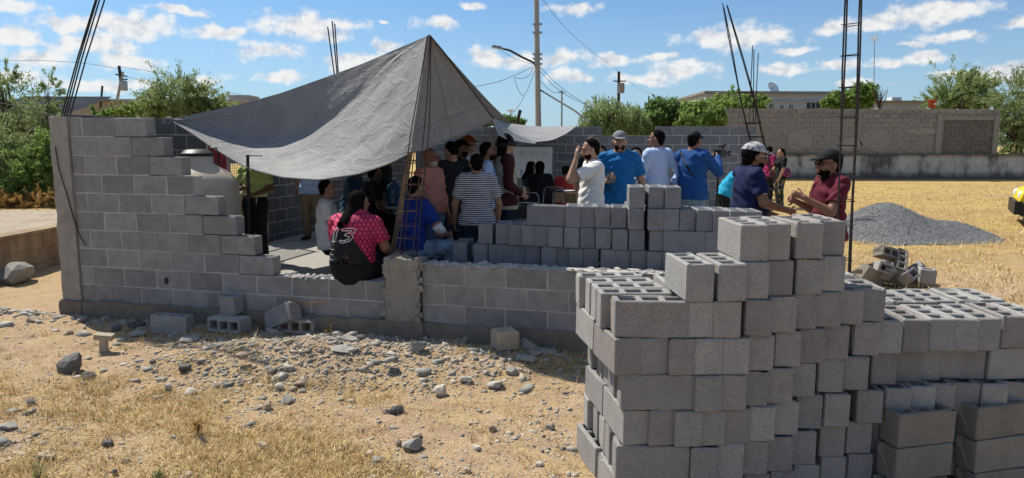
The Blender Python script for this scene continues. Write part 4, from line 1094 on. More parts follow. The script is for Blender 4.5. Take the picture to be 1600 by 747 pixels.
a = aty(-60, 182, 26); b = aty(92, 178, 26); mb = MB(); nz = 60
for i in range(nz):
    xa = a[0] + (b[0] - a[0]) * i / nz; xb = a[0] + (b[0] - a[0]) * (i + 1) / nz; xm = (xa + xb) / 2
    f_, bk = 26, 29.5; zf, zk = a[2], aty(0, 152, 29.5)[2]
    mb.add([(xa, f_, zf), (xm, f_, zf + .05), (xm, bk, zk + .05), (xa, bk, zk)], [(0, 1, 2, 3)]); mb.add([(xm, f_, zf + .05), (xb, f_, zf), (xb, bk, zk), (xm, bk, zk + .05)], [(0, 1, 2, 3)])
mb.build('corrugated_roof', 'roof_sheet', g4)
mb = MB(); mb.box(((a[0] + b[0]) / 2, 27.9, (a[2] + .5) / 2), (b[0] - a[0] - .4, 3.2, a[2] - .5)); mb.build('wall', 'building_beige', g4)

# things on roofs and walls
dh = empty('satellite_dish', label='white satellite dish on the roof of the grey building', cat='satellite dish'); c = aty(1206, 139, 50.6)
mb = MB(); mb.lathe([(0.001, 0), (.18, .02), (.34, .075), (.46, .15), (.465, .16), (.34, .09), (.001, .02)], 20, cap=False); mb.build('dish', 'white_paint', dh, smooth=True, loc=tuple(c), rot=(D(50), D(35), 0))
MB().tube([tuple(c), (c[0] - .1, c[1], aty(1206, 146, 50.6)[2] - .1)], .03, 6).build('mount', 'galv', dh)
MB().tube([tuple(c + np.array([0, 0, 0])), tuple(c + np.array([.25, -.3, .35]))], .015, 5).build('feed_arm', 'galv', dh)
ac = empty('air_cooler', label='white box air cooler on the low house above the boundary wall', cat='air cooler'); c = aty(1397, 160, 45)
mb = MB(); mb.box((c[0], 45, c[2]), (.62, .6, .62)); mb.build('casing', 'white_paint', ac)
mb = MB()
for i in range(5): mb.box((c[0] + .0, 44.69, c[2] - .2 + i * .1), (.5, .025, .03))
mb.build('louvre', 'galv', ac)
mb = MB(); mb.box((c[0], 45, c[2] - .40), (.7, .7, .16)); mb.build('base', 'roof_sheet', ac)
bk = empty('bucket', label='red plastic bucket standing on top of the boundary wall', cat='bucket'); c = aty(1456, 168.5, YB + .08)
MB().lathe([(.15, 0), (.19, .36), (.205, .365), (.205, .39), (.185, .39)], 20, (c[0], YB + .08, zt_ - .0 if True else c[2])).build('pail', 'bucket_red', bk, smooth=True)
MB().lathe([(.05, 0), (.05, .006)], 14).build('round_mark', 'white_paint', bk, loc=(c[0] + .03, YB - .10, zt_ + .19), rot=(D(97), 0, 0))
an = empty('antenna_mast', label='thin mast with a square grid antenna above the boundary wall', cat='antenna'); a = aty(1365, 168, 38); b = aty(1366.5, 62, 38)
MB().tube([(a[0], 38, gzf(a[0], 38)), tuple(a), tuple(b)], .03, 6, r2=.02).build('mast', 'galv', an)
mb = MB(); c = aty(1366, 60, 37.9)
for i in range(6): mb.box((c[0] - .2 + i * .08, 37.9, c[2]), (.018, .018, .32)); 
for i in range(5): mb.box((c[0], 37.9, c[2] - .15 + i * .075), (.42, .016, .016))
mb.build('grid', 'white_paint', an)
MB().tube([(c[0], 37.9, c[2]), (c[0] - .05, 37.6, c[2])], .03, 6).build('feed_horn', 'white_paint', an)

# ------------------------------------------------------------------ poles and wires
YP = 26.0
up = empty('utility_pole', label='tall grey concrete power pole behind the tarp, with a street lamp arm', cat='utility pole')
a = aty(841, 194, YP); b = aty(837.5, -40, YP)
MB().tube([(a[0] + .02, YP, .1), tuple(a), tuple(b)], .135, 8, r2=.085).build('shaft', 'pole_concrete', up)
for y_ in (38, 51, 85, 92, 100):
    c = aty(839, y_, YP); mb = MB(); mb.lathe([(.125, -.03), (.125, .03)], 10, (c[0], c[1], c[2])); mb.box((c[0] + .14, c[1] - .02, c[2]), (.10, .06, .07)); mb.box((c[0] - .13, c[1], c[2] + .01), (.06, .05, .05)); mb.build('band', 'galv', up)
arm = [aty(838, 100, YP), aty(815, 89, YP), aty(797, 79, YP), aty(784, 75.5, YP)]
MB().tube([tuple(p) for p in arm], .038, 8).build('lamp_arm', 'rebar_dark', up, smooth=True)
mb = MB(); c = aty(777, 73.5, YP); mb.box(tuple(c), (.42, .16, .09), (0, .16, 0), taper=.7); lh = mb.build('lamp_head', 'galv', up)
mb = MB(); mb.box((c[0] - .03, c[1], c[2] - .05), (.28, .12, .03), (0, .16, 0)); mb.build('lens', 'white_paint', lh)
def wire(pts, y0, y1, label, r=.009, sag=0.0, name='wire', group='wires on the concrete pole'):
    n = len(pts); P = [aty(p[0], p[1], y0 + (y1 - y0) * i / (n - 1)) for i, p in enumerate(pts)]
    out = []
    for i in range(n - 1):
        for k in range(6):
            f = k / 6; p = P[i] * (1 - f) + P[i + 1] * f; out.append(p)
    out.append(P[-1]); out = np.array(out)
    for _ in range(4): out[1:-1] = .25 * out[:-2] + .5 * out[1:-1] + .25 * out[2:]
    w = MB().tube([tuple(p) for p in out], r, 5).build(name, 'cable'); return tag(w, label, 'wire', group)
wire([(838, 102), (815, 113), (780, 128), (740, 136), (700, 140)], 26, 20, 'sagging wire running left from the concrete pole to the tarp slope')
wire([(838, 103), (825, 140), (808, 170), (790, 190)], 26, 30, 'thin wire slanting down left from the lamp arm joint')
wire([(833, 106), (828, 118), (815, 124), (803, 120), (806, 130), (812, 146), (818, 150)], 26, 26, 'slack loop of cable hanging beside the concrete pole')
wire([(843, 104), (868, 130), (893, 149), (915, 162)], 26, 25, 'upper of two cables running down right from the concrete pole')
wire([(843, 110), (866, 136), (890, 152), (916, 164)], 26, 24.8, 'lower of two cables running down right from the concrete pole')
wire([(843, 125), (855, 138), (866, 146), (878, 142)], 26, 30, 'short slack wire to the thin mast right of the pole')
wire([(840, -12), (870, 30), (905, 65), (940, 92), (967, 112)], 26, 52, 'long high line from the top of the concrete pole to the dark pole')
wire([(967, 112), (985, 130), (1010, 145), (1060, 158)], 52, 75, 'line leaving the dark pole to the right behind the trees')
wire([(845, 141), (868, 155), (900, 174), (922, 192)], 26, 22, 'thick dark guy cable slanting from the pole to the back wall', .03)
wire([(778, 76), (800, 90), (822, 98), (836, 101)], 25.9, 25.9, 'thin wire under the street lamp arm', .007)
m3 = empty('mast', label='thin bare mast right of the concrete pole', cat='mast'); a = aty(878, 196, 30); b = aty(878, 141, 30); MB().tube([(a[0], 30, .4), tuple(b)], .035, 6).build('tube', 'galv', m3); MB().tube([tuple(b + np.array([-.15, 0, -.1])), tuple(b + np.array([.15, 0, -.1]))], .02, 5).build('crossbar', 'galv', m3)
m4 = empty('utility_pole', label='distant dark pole rising behind the drooping trees', cat='utility pole'); a = aty(967, 196, 52); b = aty(967, 112, 52); MB().tube([(a[0], 52, .4), tuple(b)], .14, 8, r2=.10).build('shaft', 'rebar_dark', m4)
mb = MB(); c = aty(968, 138, 52); mb.lathe([(.22, -.35), (.24, 0), (.22, .35)], 10, (c[0] + .1, 51.8, c[2])); mb.build('transformer', 'roof_sheet', m4)
mb = MB(); mb.box((c[0], 51.9, c[2] + .5), (.9, .08, .08)); mb.build('crossarm', 'rebar_dark', m4)
m5 = empty('mast', label='short dark mast behind the round tree, right of the distant pole', cat='mast'); a = aty(1014, 150, 48); MB().tube([(a[0], 48, .4), tuple(a)], .05, 6).build('tube', 'rebar_dark', m5)
m6 = empty('fence_post', label='leaning dark post above the tarp slope, left of the concrete pole', cat='post'); MB().tube([(aty(806, 200, 29)[0] - .1, 29, .45), tuple(aty(806, 198, 29)), tuple(aty(813, 172, 29))], .07, 6).build('shaft', 'rebar_dark', m6)
m7 = empty('lamp_post', label='small far lamp post over the tarp slope', cat='lamp post'); a = aty(799, 195, 45); b = aty(798, 173, 45); MB().tube([(a[0], 45, .4), tuple(b)], .04, 6).build('shaft', 'galv', m7); mb = MB(); mb.box(tuple(b), (.4, .2, .12)); mb.build('head', 'white_paint', m7)
m8 = empty('utility_pole', label='leaning pole with a transformer far behind the stepped wall', cat='utility pole'); a = aty(178, 182, 58); b = aty(186, 103, 58)
MB().tube([(a[0] - .3, 58, .4), tuple(a), tuple(aty(192, 112, 58))], .13, 8, r2=.11).build('shaft', 'pole_concrete', m8)
MB().tube([tuple(aty(189, 128, 58)), tuple(b)], .12, 8).build('upper_shaft', 'rebar_dark', m8)
mb = MB(); c = aty(194, 134, 57.8); mb.lathe([(.22, -.4), (.26, -.35), (.26, .3), (.2, .4)], 12, tuple(c)); mb.build('transformer', 'galv', m8)
mb = MB(); c = aty(190, 118, 58); mb.box(tuple(c), (.1, 1.6, .1)); mb.box(tuple(c + np.array([.2, 0, -.3])), (.5, .1, .1)); mb.build('crossarm', 'rebar_dark', m8)
wire([(188, 108), (130, 98), (60, 94), (-30, 96)], 58, 50, 'line running left from the leaning transformer pole', .014, group='wires on the transformer pole')
wire([(188, 104), (260, 116), (330, 138), (420, 158)], 58, 62, 'upper line running right from the leaning transformer pole', .014, group='wires on the transformer pole')
wire([(192, 118), (240, 131), (310, 146), (420, 160)], 58, 50, 'lower line running right from the leaning transformer pole', .016, group='wires on the transformer pole')
m9 = empty('utility_pole', label='short dark post on the far building behind the stepped wall', cat='post'); a = aty(157, 168, 44); b = aty(160, 134, 44); MB().tube([(a[0], 44, .4), tuple(a), tuple(b)], .07, 6).build('shaft', 'rebar_dark', m9)
wire([(-20, 158), (30, 166), (60, 176), (92, 183)], 16, 14, 'dark cable crossing the bushes at the left edge', .012, group='wires at the left edge')

# ------------------------------------------------------------------ retaining wall and road at left
rt = empty('retaining_wall', label='low stained retaining wall along the pale road at the left edge', cat='wall')
x_ = -7.22; mb = MB()
def mat_retain():
    m, N = newmat('retain'); p = N.pos(); n = N.noise(N.vec('MULTIPLY', p, (1, 1, .4)), 3.0, 6, .65); n2 = N.noise(p, 9, 5, .7)
    c = N.mix(N.mr(n, .4, .62), (.25, .185, .115), (.40, .31, .205)); c = N.mix(N.mr(n2, .55, .75, 0, .5), c, (.10, .07, .045))
    N.bsdf(c, .95, n2, .7, .02, spec=.1)
mat_retain()
for r in range(3):
    y = 3.2 - .3 * (r % 2)
    while y < 24:
        l = RNG.uniform(.9, 1.5); w = obj('cast_section', mesh('cast_section', *(lambda q: (q.v, q.f))(MB().box((0, 0, 0), (.22, l - .012, .219))), 'retain'), rt)
        w.location = (x_ - .01 + RNG.uniform(-.012, .012), y + l / 2, -.02 + .11 + .222 * r); y += l
mb = MB(); mb.box((x_ - .02, 13.6, .672), (.30, 21, .045)); mb.build('coping', 'retain', rt)

# ------------------------------------------------------------------ gravel heap on the field
def heap(label):
    hx, hy = B(1408, 14.6); n1, n2 = 90, 70; X, Y = np.meshgrid(np.linspace(-1.6, 1.75, n1), np.linspace(-1.5, 1.7, n2), indexing='ij')
    r1 = np.hypot((X + .25) / 1.25, Y / 1.25); h = .98 * np.clip(1 - r1, 0, None) ** 1.0
    h = .72 * np.exp(-(r1 * 1.25) ** 2 * 1.0) ; r2 = np.hypot((X - .95) / .95, (Y + .1) / .8); h = np.log(np.exp(9 * h) + np.exp(9 * .36 * np.exp(-(r2 * 1.1) ** 2)) - 1) / 9 - .07
    h = h + .03 * fbm(X * 4, Y * 4, 5, 4) + .02 * fbm(X * 16, Y * 16, 8, 2)
    Z = gz(hx + X, hy + Y, False) + h
    g = empty('gravel_heap', label=label, cat='gravel heap')
    i = (np.arange(n1 - 1)[:, None] * n2 + np.arange(n2 - 1)[None]).ravel()
    obj('pile', mesh('pile', np.stack([hx + X, hy + Y, Z], -1).reshape(-1, 3), np.stack([i, i + n2, i + n2 + 1, i + 1], 1), 'gravel_pile', smooth=True), g)
    k = NPR.integers(0, n1 * n2, 9000); P = np.stack([hx + X, hy + Y, Z], -1).reshape(-1, 3)[k]; hh = h.reshape(-1)[k]; keep = hh > -.06; P = P[keep] + NPR.normal(size=(keep.sum(), 3)) * np.array([.025, .025, .004])
    scatter_chips('stones', P, NPR.uniform(.007, .017, len(P)), 'gravel_chip', g)
def scatter_chips(name, P, S, mat, parent=None):
    """angular stones, eight-cornered, flattened, one mesh of kind stuff"""
    n = len(P); cube = np.array([(x, y, z) for z in (-1, 1) for (x, y) in ((-1, -1), (1, -1), (1, 1), (-1, 1))], float) * .5
    fq = np.array([(3, 2, 1, 0), (4, 5, 6, 7), (0, 1, 5, 4), (1, 2, 6, 5), (2, 3, 7, 6), (3, 0, 4, 7)])
    sc = np.stack([NPR.uniform(.7, 1.7, n), NPR.uniform(.6, 1.2, n), NPR.uniform(.35, .8, n)], 1) * S[:, None]
    V = cube[None] * (1 + NPR.uniform(-.38, .22, (n, 8, 3))) * sc[:, None]
    a = NPR.uniform(0, 6.28, n); tl = NPR.normal(0, .3, n); ca, sa = np.cos(a), np.sin(a)
    x = V[..., 0] * ca[:, None] - V[..., 1] * sa[:, None]; y = V[..., 0] * sa[:, None] + V[..., 1] * ca[:, None]; z = V[..., 2]
    ct_, st_ = np.cos(tl)[:, None], np.sin(tl)[:, None]; x, z = x * ct_ + z * st_, -x * st_ + z * ct_
    W = np.stack([x, y, z], -1) + P[:, None]
    Fq = (np.arange(n)[:, None, None] * 8 + fq[None]).reshape(-1, 4)
    return obj(name, mesh(name, W.reshape(-1, 3), Fq, mat), parent, kind='stuff')
concrete('gravel_chip', (.20, .203, .207), (.32, .325, .33), .2, 0, .4)
heap('heap of grey crushed gravel on the dry field behind the block stack')
# ------------------------------------------------------------------ stones one can pick out
def rock(seed, sz, flat=1.0, sharp=.5):
    bm = bmesh.new(); bmesh.ops.create_icosphere(bm, subdivisions=2, radius=.5); r = random.Random(seed)
    pl = [(Vector((r.gauss(0, 1), r.gauss(0, 1), r.gauss(0, 1))).normalized(), r.uniform(.26, .42)) for _ in range(int(6 + 9 * sharp))]
    for v in bm.verts:
        for nrm, d in pl:
            k = v.co.dot(nrm)
            if k > d: v.co -= nrm * (k - d)
        v.co += Vector((r.uniform(-1, 1), r.uniform(-1, 1), r.uniform(-1, 1))) * .018
        v.co = Vector((v.co.x * sz[0], v.co.y * sz[1], v.co.z * sz[2]))
    return bm
def stone(px, py, wpx, hpx, mat, label, seed, sharp=.6, name='stone', rz=None, group='stones lying on the dry ground', depth=1.0, tilt=.15):
    p = atz(px, py + hpx * .35, .05); 
    for _ in range(3): p = atz(px, py + hpx * .35, gzf(p[0], p[1]))
    k = np.linalg.norm(p - CAM) / F; r = random.Random(seed)
    me = bm_mesh(name, rock(seed, (wpx * k * .98, wpx * k * depth * .85, hpx * k * 1.25), sharp=sharp), mat)
    o = obj(name, me, None, (p[0], p[1] + .0, p[2] + hpx * k * .32), (r.uniform(-tilt, tilt), r.uniform(-tilt, tilt), r.uniform(-.5, .5) if rz is None else rz)); return tag(o, label, 'stone', group)
ST = [(22, 431, 62, 28, 'rubble', 'large rounded grey boulder against the low wall at the left edge', .3), (112, 570, 36, 32, 'stone_dark', 'big dark angular stone left of the T-shaped concrete piece', .9),
 (140, 588, 22, 12, 'stone_dark', 'crumbly dark stone just right of the big angular one', .4), (688, 610, 24, 22, 'stone_white', 'upright whitish stone in front of the stub column', .7),
 (647, 693, 40, 18, 'rubble', 'flat grey block fragment lying in the near straw, at the lower middle', .9), (652, 681, 18, 9, 'stone_tan', 'tan stone touching the back of the near grey fragment', .5), (622, 692, 12, 10, 'stone_tan', 'small round tan stone left of the near grey fragment', .2),
 (618, 640, 26, 14, 'stone_dark', 'dark broken lump in the straw between the two pale stones', .9), (603, 643, 14, 8, 'stone_tan', 'little stone left of the dark broken lump', .3),
 (775, 600, 34, 14, 'rubble', 'rough dark concrete lump below the beige cube', .8), (798, 580, 28, 12, 'rubble', 'flat six-sided grey slab piece in front of the beige cube', .9), (838, 552, 36, 10, 'rubble', 'upper flat grey slab piece right of the beige cube', 1.0),
 (828, 560, 40, 10, 'rubble', 'lower flat grey slab piece right of the beige cube', 1.0), (855, 547, 24, 9, 'stone_dark', 'dark flat chip at the wall right of the beige cube', 1.0), (872, 543, 18, 10, 'rubble', 'grey chip at the wall nearest the big stack', .9),
 (728, 592, 22, 12, 'stone_white', 'pale round stone left of the rough concrete lump', .2), (745, 699, 14, 9, 'stone_white', 'small white pebble low in the picture right of the near fragment', .2), (770, 670, 14, 10, 'stone_tan', 'pointed tan pebble under the rough lump', .6),
 (843, 725, 14, 8, 'stone_white', 'white pebble near the bottom edge left of the big stack', .2), (730, 734, 12, 8, 'stone_white', 'whitish pebble at the bottom edge in the middle', .2), (860, 667, 16, 11, 'rubble', 'upright grey chip in the straw left of the big stack', .7),
 (652, 541, 36, 20, 'rubble', 'grey block fragment leaning at the foot of the stub column', .9), (725, 533, 18, 16, 'rubble', 'broken grey corner lying by the wall left of the beige cube', .9), (545, 531, 34, 16, 'rubble', 'greenish grey flat stone heading the rubble under the wall', .8),
 (540, 545, 44, 9, 'rubble', 'long flat grey slab lying on the rubble mound', 1.0), (528, 523, 24, 16, 'stone_white', 'lichen-spotted pale stone at the end of the block heap', .7), (610, 562, 26, 9, 'rubble', 'thin pale slab chip in front of the stub column', 1.0), (613, 553, 18, 8, 'stone_white', 'cream stone on the thin slab chip', .6),
 (471, 545, 20, 12, 'stone_dark', 'dark grey stone on top of the rubble mound', .8), (290, 573, 22, 13, 'stone_dark', 'dark slaty stone at the left of the rubble mound', .9), (264, 604, 14, 12, 'rubble', 'grey pentagonal stone standing on its edge in the straw', .9),
 (298, 613, 18, 11, 'stone_white', 'round cream cobble left in front of the mound', .15), (378, 556, 22, 10, 'stone_tan', 'tan flat stone in the middle of the mound', .4), (418, 634, 18, 14, 'stone_tan', 'round tan cobble in front of the mound, beside grey chips', .2), (450, 624, 26, 12, 'rubble', 'grey block chip in front of the mound', .9),
 (438, 605, 18, 12, 'stone_white', 'cream cobble at the front edge of the mound', .2), (472, 600, 28, 9, 'stone_tan', 'long tan cobble at the right front of the mound', .2), (411, 698, 18, 16, 'stone_tan', 'banded round cobble low in the straw', .2), (318, 690, 12, 14, 'stone_dark', 'small dark shard standing in the sand', .9),
 (72, 713, 24, 10, 'stone_tan', 'flat pale cobble near the green sprout', .2), (12, 666, 26, 8, 'rubble', 'flat grey chip at the left edge', .9), (48, 629, 16, 9, 'stone_dark', 'small dark flat stone at the left', .8), (170, 692, 18, 11, 'stone_dark', 'brown broken stone left of the bare patch', .7),
 (213, 508, 28, 14, 'stone_dark', 'dark block fragment in the shade left of the standing block', .9), (215, 522, 30, 9, 'rubble', 'thin slab fragment lying in the shade of the wall', 1.0), (295, 530, 34, 10, 'rubble', 'flat slate-like fragment in the shade right of the standing block', 1.0), (180, 512, 16, 10, 'stone_dark', 'dark stone in the shade by the column', .8),
 (196, 720, 12, 9, 'stone_tan', 'small tan pebble near the lower left', .2), (180, 738, 10, 8, 'stone_dark', 'tiny dark stone at the bottom left', .6), (130, 500, 20, 9, 'rubble', 'flat stone beside the column base', .8), (108, 520, 16, 8, 'stone_tan', 'tan stone left in front of the column', .5), (52, 500, 18, 8, 'stone_tan', 'pale stone in the open ground at left', .4), (240, 565, 12, 9, 'stone_dark', 'small dark stone in front of the shadow edge', .7), (560, 530, 24, 14, 'stone_dark', 'dark rubble lump beside the lichen stone', .8)]
for i, (px, py, w_, h_, m_, lab, sh) in enumerate(ST): stone(px, py, w_, h_, m_, lab, 300 + i, sh)
# beige cast cube and the T-shaped concrete bit
p = atz(789, 556, .07)
me = bm_mesh('concrete_cube', solid_block(L=.22, W=.21, H=.19, j=.012, seed=5, bev=.018), 'beige_concrete')
o_ = obj('concrete_cube', me, None, (p[0], p[1] + .09, gzf(p[0], p[1]) + .098), (.03, -.05, .32)); tag(o_, 'beige concrete cube lying in the sun in front of the low wall', 'concrete cube')
p = atz(162, 545, .08); tt_ = MB(); tt_.box((0, 0, .06), (.065, .07, .15), taper=.85); tt_.box((.005, 0, .155), (.155, .09, .05), (.05, .08, 0)); tt_ = tt_.build('concrete_piece', 'beige_concrete', None, loc=(p[0], p[1], gzf(p[0], p[1]) - .01), rot=(0, .05, .2)); tag(tt_, 'T-shaped pale concrete piece standing at the shadow edge by the column', 'concrete piece')

# gravel and rubble nobody could count
def ground_pts(n, fn):
    out = []
    while sum(map(len, out)) < n:
        px = NPR.uniform(-60, 1000, 20000); py = NPR.uniform(478, 760, 20000)
        d = _fw[None] + _R[None] * ((px - 800) / F)[:, None] - _U[None] * ((py - 373.5) / F)[:, None]
        t_ = (.05 - ZC) / d[:, 2]; P = CAM[None] + d * t_[:, None]
        wall = (P[:, 0] - WO[0]) * NV[0] + (P[:, 1] - WO[1]) * NV[1]
        ok = (wall < -.02) & (NPR.uniform(size=len(px)) < fn(P[:, 0], P[:, 1])) & ~((P[:, 0] > .30) & (P[:, 1] < 4.9) & (P[:, 0] > .42))
        out.append(P[ok])
    P = np.concatenate(out)[:n]; P[:, 2] = gz(P[:, 0], P[:, 1]); return P
mound = lambda x, y: np.clip(sum(math.e ** 0 * np.exp(-(((x - mx) / (rx * 1.15)) ** 2 + ((y - my) / (ry * 1.5)) ** 2)) * (a / .13) for mx, my, rx, ry, a in MOUNDS), 0, 1)
P = ground_pts(4600, lambda x, y: mound(x, y) ** 1.3); scatter_chips('rubble_gravel', P, NPR.lognormal(-4.25, .55, len(P)), 'stone_chips')
P = ground_pts(6500, lambda x, y: .15 + .5 * (vnoise(x * 1.5, y * 1.5, 4) > .05)); P[:, 2] -= .002; scatter_chips('pebbles', P, NPR.lognormal(-4.6, .55, len(P)), 'stone_chips')
wallfoot = lambda x, y: np.exp(-np.clip(-((x - WO[0]) * NV[0] + (y - WO[1]) * NV[1]) - .12, 0, 9) / .16)
P = ground_pts(900, wallfoot); scatter_chips('wall_rubble', P, NPR.lognormal(-3.5, .5, len(P)), 'rubble')

# ------------------------------------------------------------------ dry grass
def blades(name, P, L, mat, lie=.7, w=.0028, parent=None):
    n = len(P); a = NPR.uniform(0, 6.283, n); t = np.clip(NPR.normal(lie, .28, n), .05, 1.45)
    d = np.stack([np.cos(a) * np.sin(t), np.sin(a) * np.sin(t), np.cos(t)], 1); s = np.stack([-np.sin(a), np.cos(a), np.zeros(n)], 1) * (w * NPR.uniform(.6, 1.4, n))[:, None]
    l = L[:, None]; m_ = P + d * l * .55; tip = P + d * l + np.array([0, 0, -1]) * l * .22 * np.sin(t)[:, None]
    tip[:, 2] = np.maximum(tip[:, 2], P[:, 2] + .004)
    V = np.stack([P - s, P + s, m_ + s * .8, m_ - s * .8, tip], 1).reshape(-1, 3); b = np.arange(n)[:, None] * 5
    Fa = np.concatenate([b + np.array([[0, 1, 2]]), b + np.array([[0, 2, 3]]), b + np.array([[3, 2, 4]])], 0)
    return obj(name, mesh(name, V, Fa, mat), parent, kind='stuff')
gm = lambda x, y: np.clip(.05 + 1.7 * (fbm(x * .8, y * .8, 21, 4) - .09) + .5 * vnoise(x * 4, y * 4, 5), .03, 1) * (1 - .45 * mound(x, y))
P = ground_pts(17000, gm); P = np.repeat(P, 3, axis=0) + np.concatenate([NPR.normal(0, .018, (len(P) * 3, 2)), np.zeros((len(P) * 3, 1))], 1)
P[:, 2] = gz(P[:, 0], P[:, 1]) - .003; blades('dry_grass', P, NPR.lognormal(-3.1, .45, len(P)), 'straw', 1.05, .0021)
P = ground_pts(900, lambda x, y: (gm(x, y) > .35) * .6 + .05); P = np.repeat(P, 16, axis=0) + np.concatenate([NPR.normal(0, .022, (900 * 16, 2)), np.zeros((900 * 16, 1))], 1)
P[:, 2] = gz(P[:, 0], P[:, 1]) - .003; blades('grass_tufts', P, NPR.lognormal(-2.9, .4, len(P)), 'straw', .6, .0021)
x = NPR.uniform(2.0, 26, 60000); y = NPR.uniform(6.0, 30, 60000); k = (x / y < .85) & (x / y > .28) & (NPR.uniform(size=60000) < np.clip(9.0 / y, 0, 1)) & (fbm(x * .6, y * .6, 31, 4) > -.25)
wl = (x - WO[0]) * TV[0] + (y - WO[1]) * TV[1]; wn = (x - WO[0]) * NV[0] + (y - WO[1]) * NV[1]; k &= ~((wl < 8.0) & (wn < 10.5) & (wn > -.2)); x, y = x[k], y[k]
P = np.stack([x, y, gz(x, y) - .004], 1); P = np.repeat(P, 4, axis=0); P[:, :2] += NPR.normal(0, .05, (len(P), 2)); blades('field_grass', P, NPR.lognormal(-2.75, .4, len(P)), 'straw', .8, .0055)
# weeds
def weed(px, py, h, label, mat, seed, n=14, name='weed'):
    p = atz(px, py, .06); p[2] = gzf(p[0], p[1]); r = random.Random(seed); t = empty(name, (0, 0, 0), 0, label, 'weed', 'weeds in the dry ground')
    C = []; A = []; mb = MB()
    for q in range(n):
        a = r.uniform(0, 6.28); l = h * r.uniform(.5, 1); e = p + np.array([math.cos(a) * l * r.uniform(.1, .5), math.sin(a) * l * r.uniform(.1, .5), l]); mb.tube([tuple(p), tuple(p * .5 + e * .5 + np.array([0, 0, l * .1])), tuple(e)], .0022, 4, r2=.001)
        for z in range(7):
            f = r.uniform(.3, 1); C.append(p * (1 - f) + e * f + np.array([r.gauss(0, .012), r.gauss(0, .012), r.gauss(0, .008)])); A.append((math.cos(a + r.gauss(0, 1)), math.sin(a + r.gauss(0, 1)), r.uniform(0, .8)))
    mb.build('stems', 'leaf_dry' if mat == 'leaf_dry' else 'bark', t); leaf_mesh('leaves', np.array(C), np.array(A), .028, .008, mat, t)
weed(58, 742, .20, 'green feathery sprout with a dark stem at the bottom left', 'leaf_mesquite', 1, 10)
weed(365, 522, .12, 'small green weed under the lying block by the wall', 'leaf_mesquite', 2)
weed(515, 530, .16, 'pale dry weed at the right end of the block heap', 'leaf_dry', 3, 8)
weed(462, 524, .16, 'dry seed stalk in front of the block lying flat', 'leaf_dry', 4, 4)
weed(310, 672, .12, 'sparse dry tuft above the small dark shard', 'leaf_dry', 5, 18)
weed(246, 742, .07, 'low greenish weed at the bottom left of the mound', 'leaf_mesquite', 6, 12)
br = MB(); c0 = atz(478, 468, .5); c0 = np.array([c0[0], 6.95, .50])
a = aty(440, 462, 6.93); b = aty(478, 474, 6.92); c = aty(513, 471, 6.9); br.tube([tuple(a), tuple(b), tuple(c)], .005, 5); br.tube([tuple(aty(452, 465, 6.93)), tuple(aty(470, 478, 6.9)), tuple(aty(500, 478, 6.9))], .004, 5)
tag(br.build('dry_twig', 'leaf_dry'), 'pale dry twig lying across the broken blocks by the wall', 'twig')

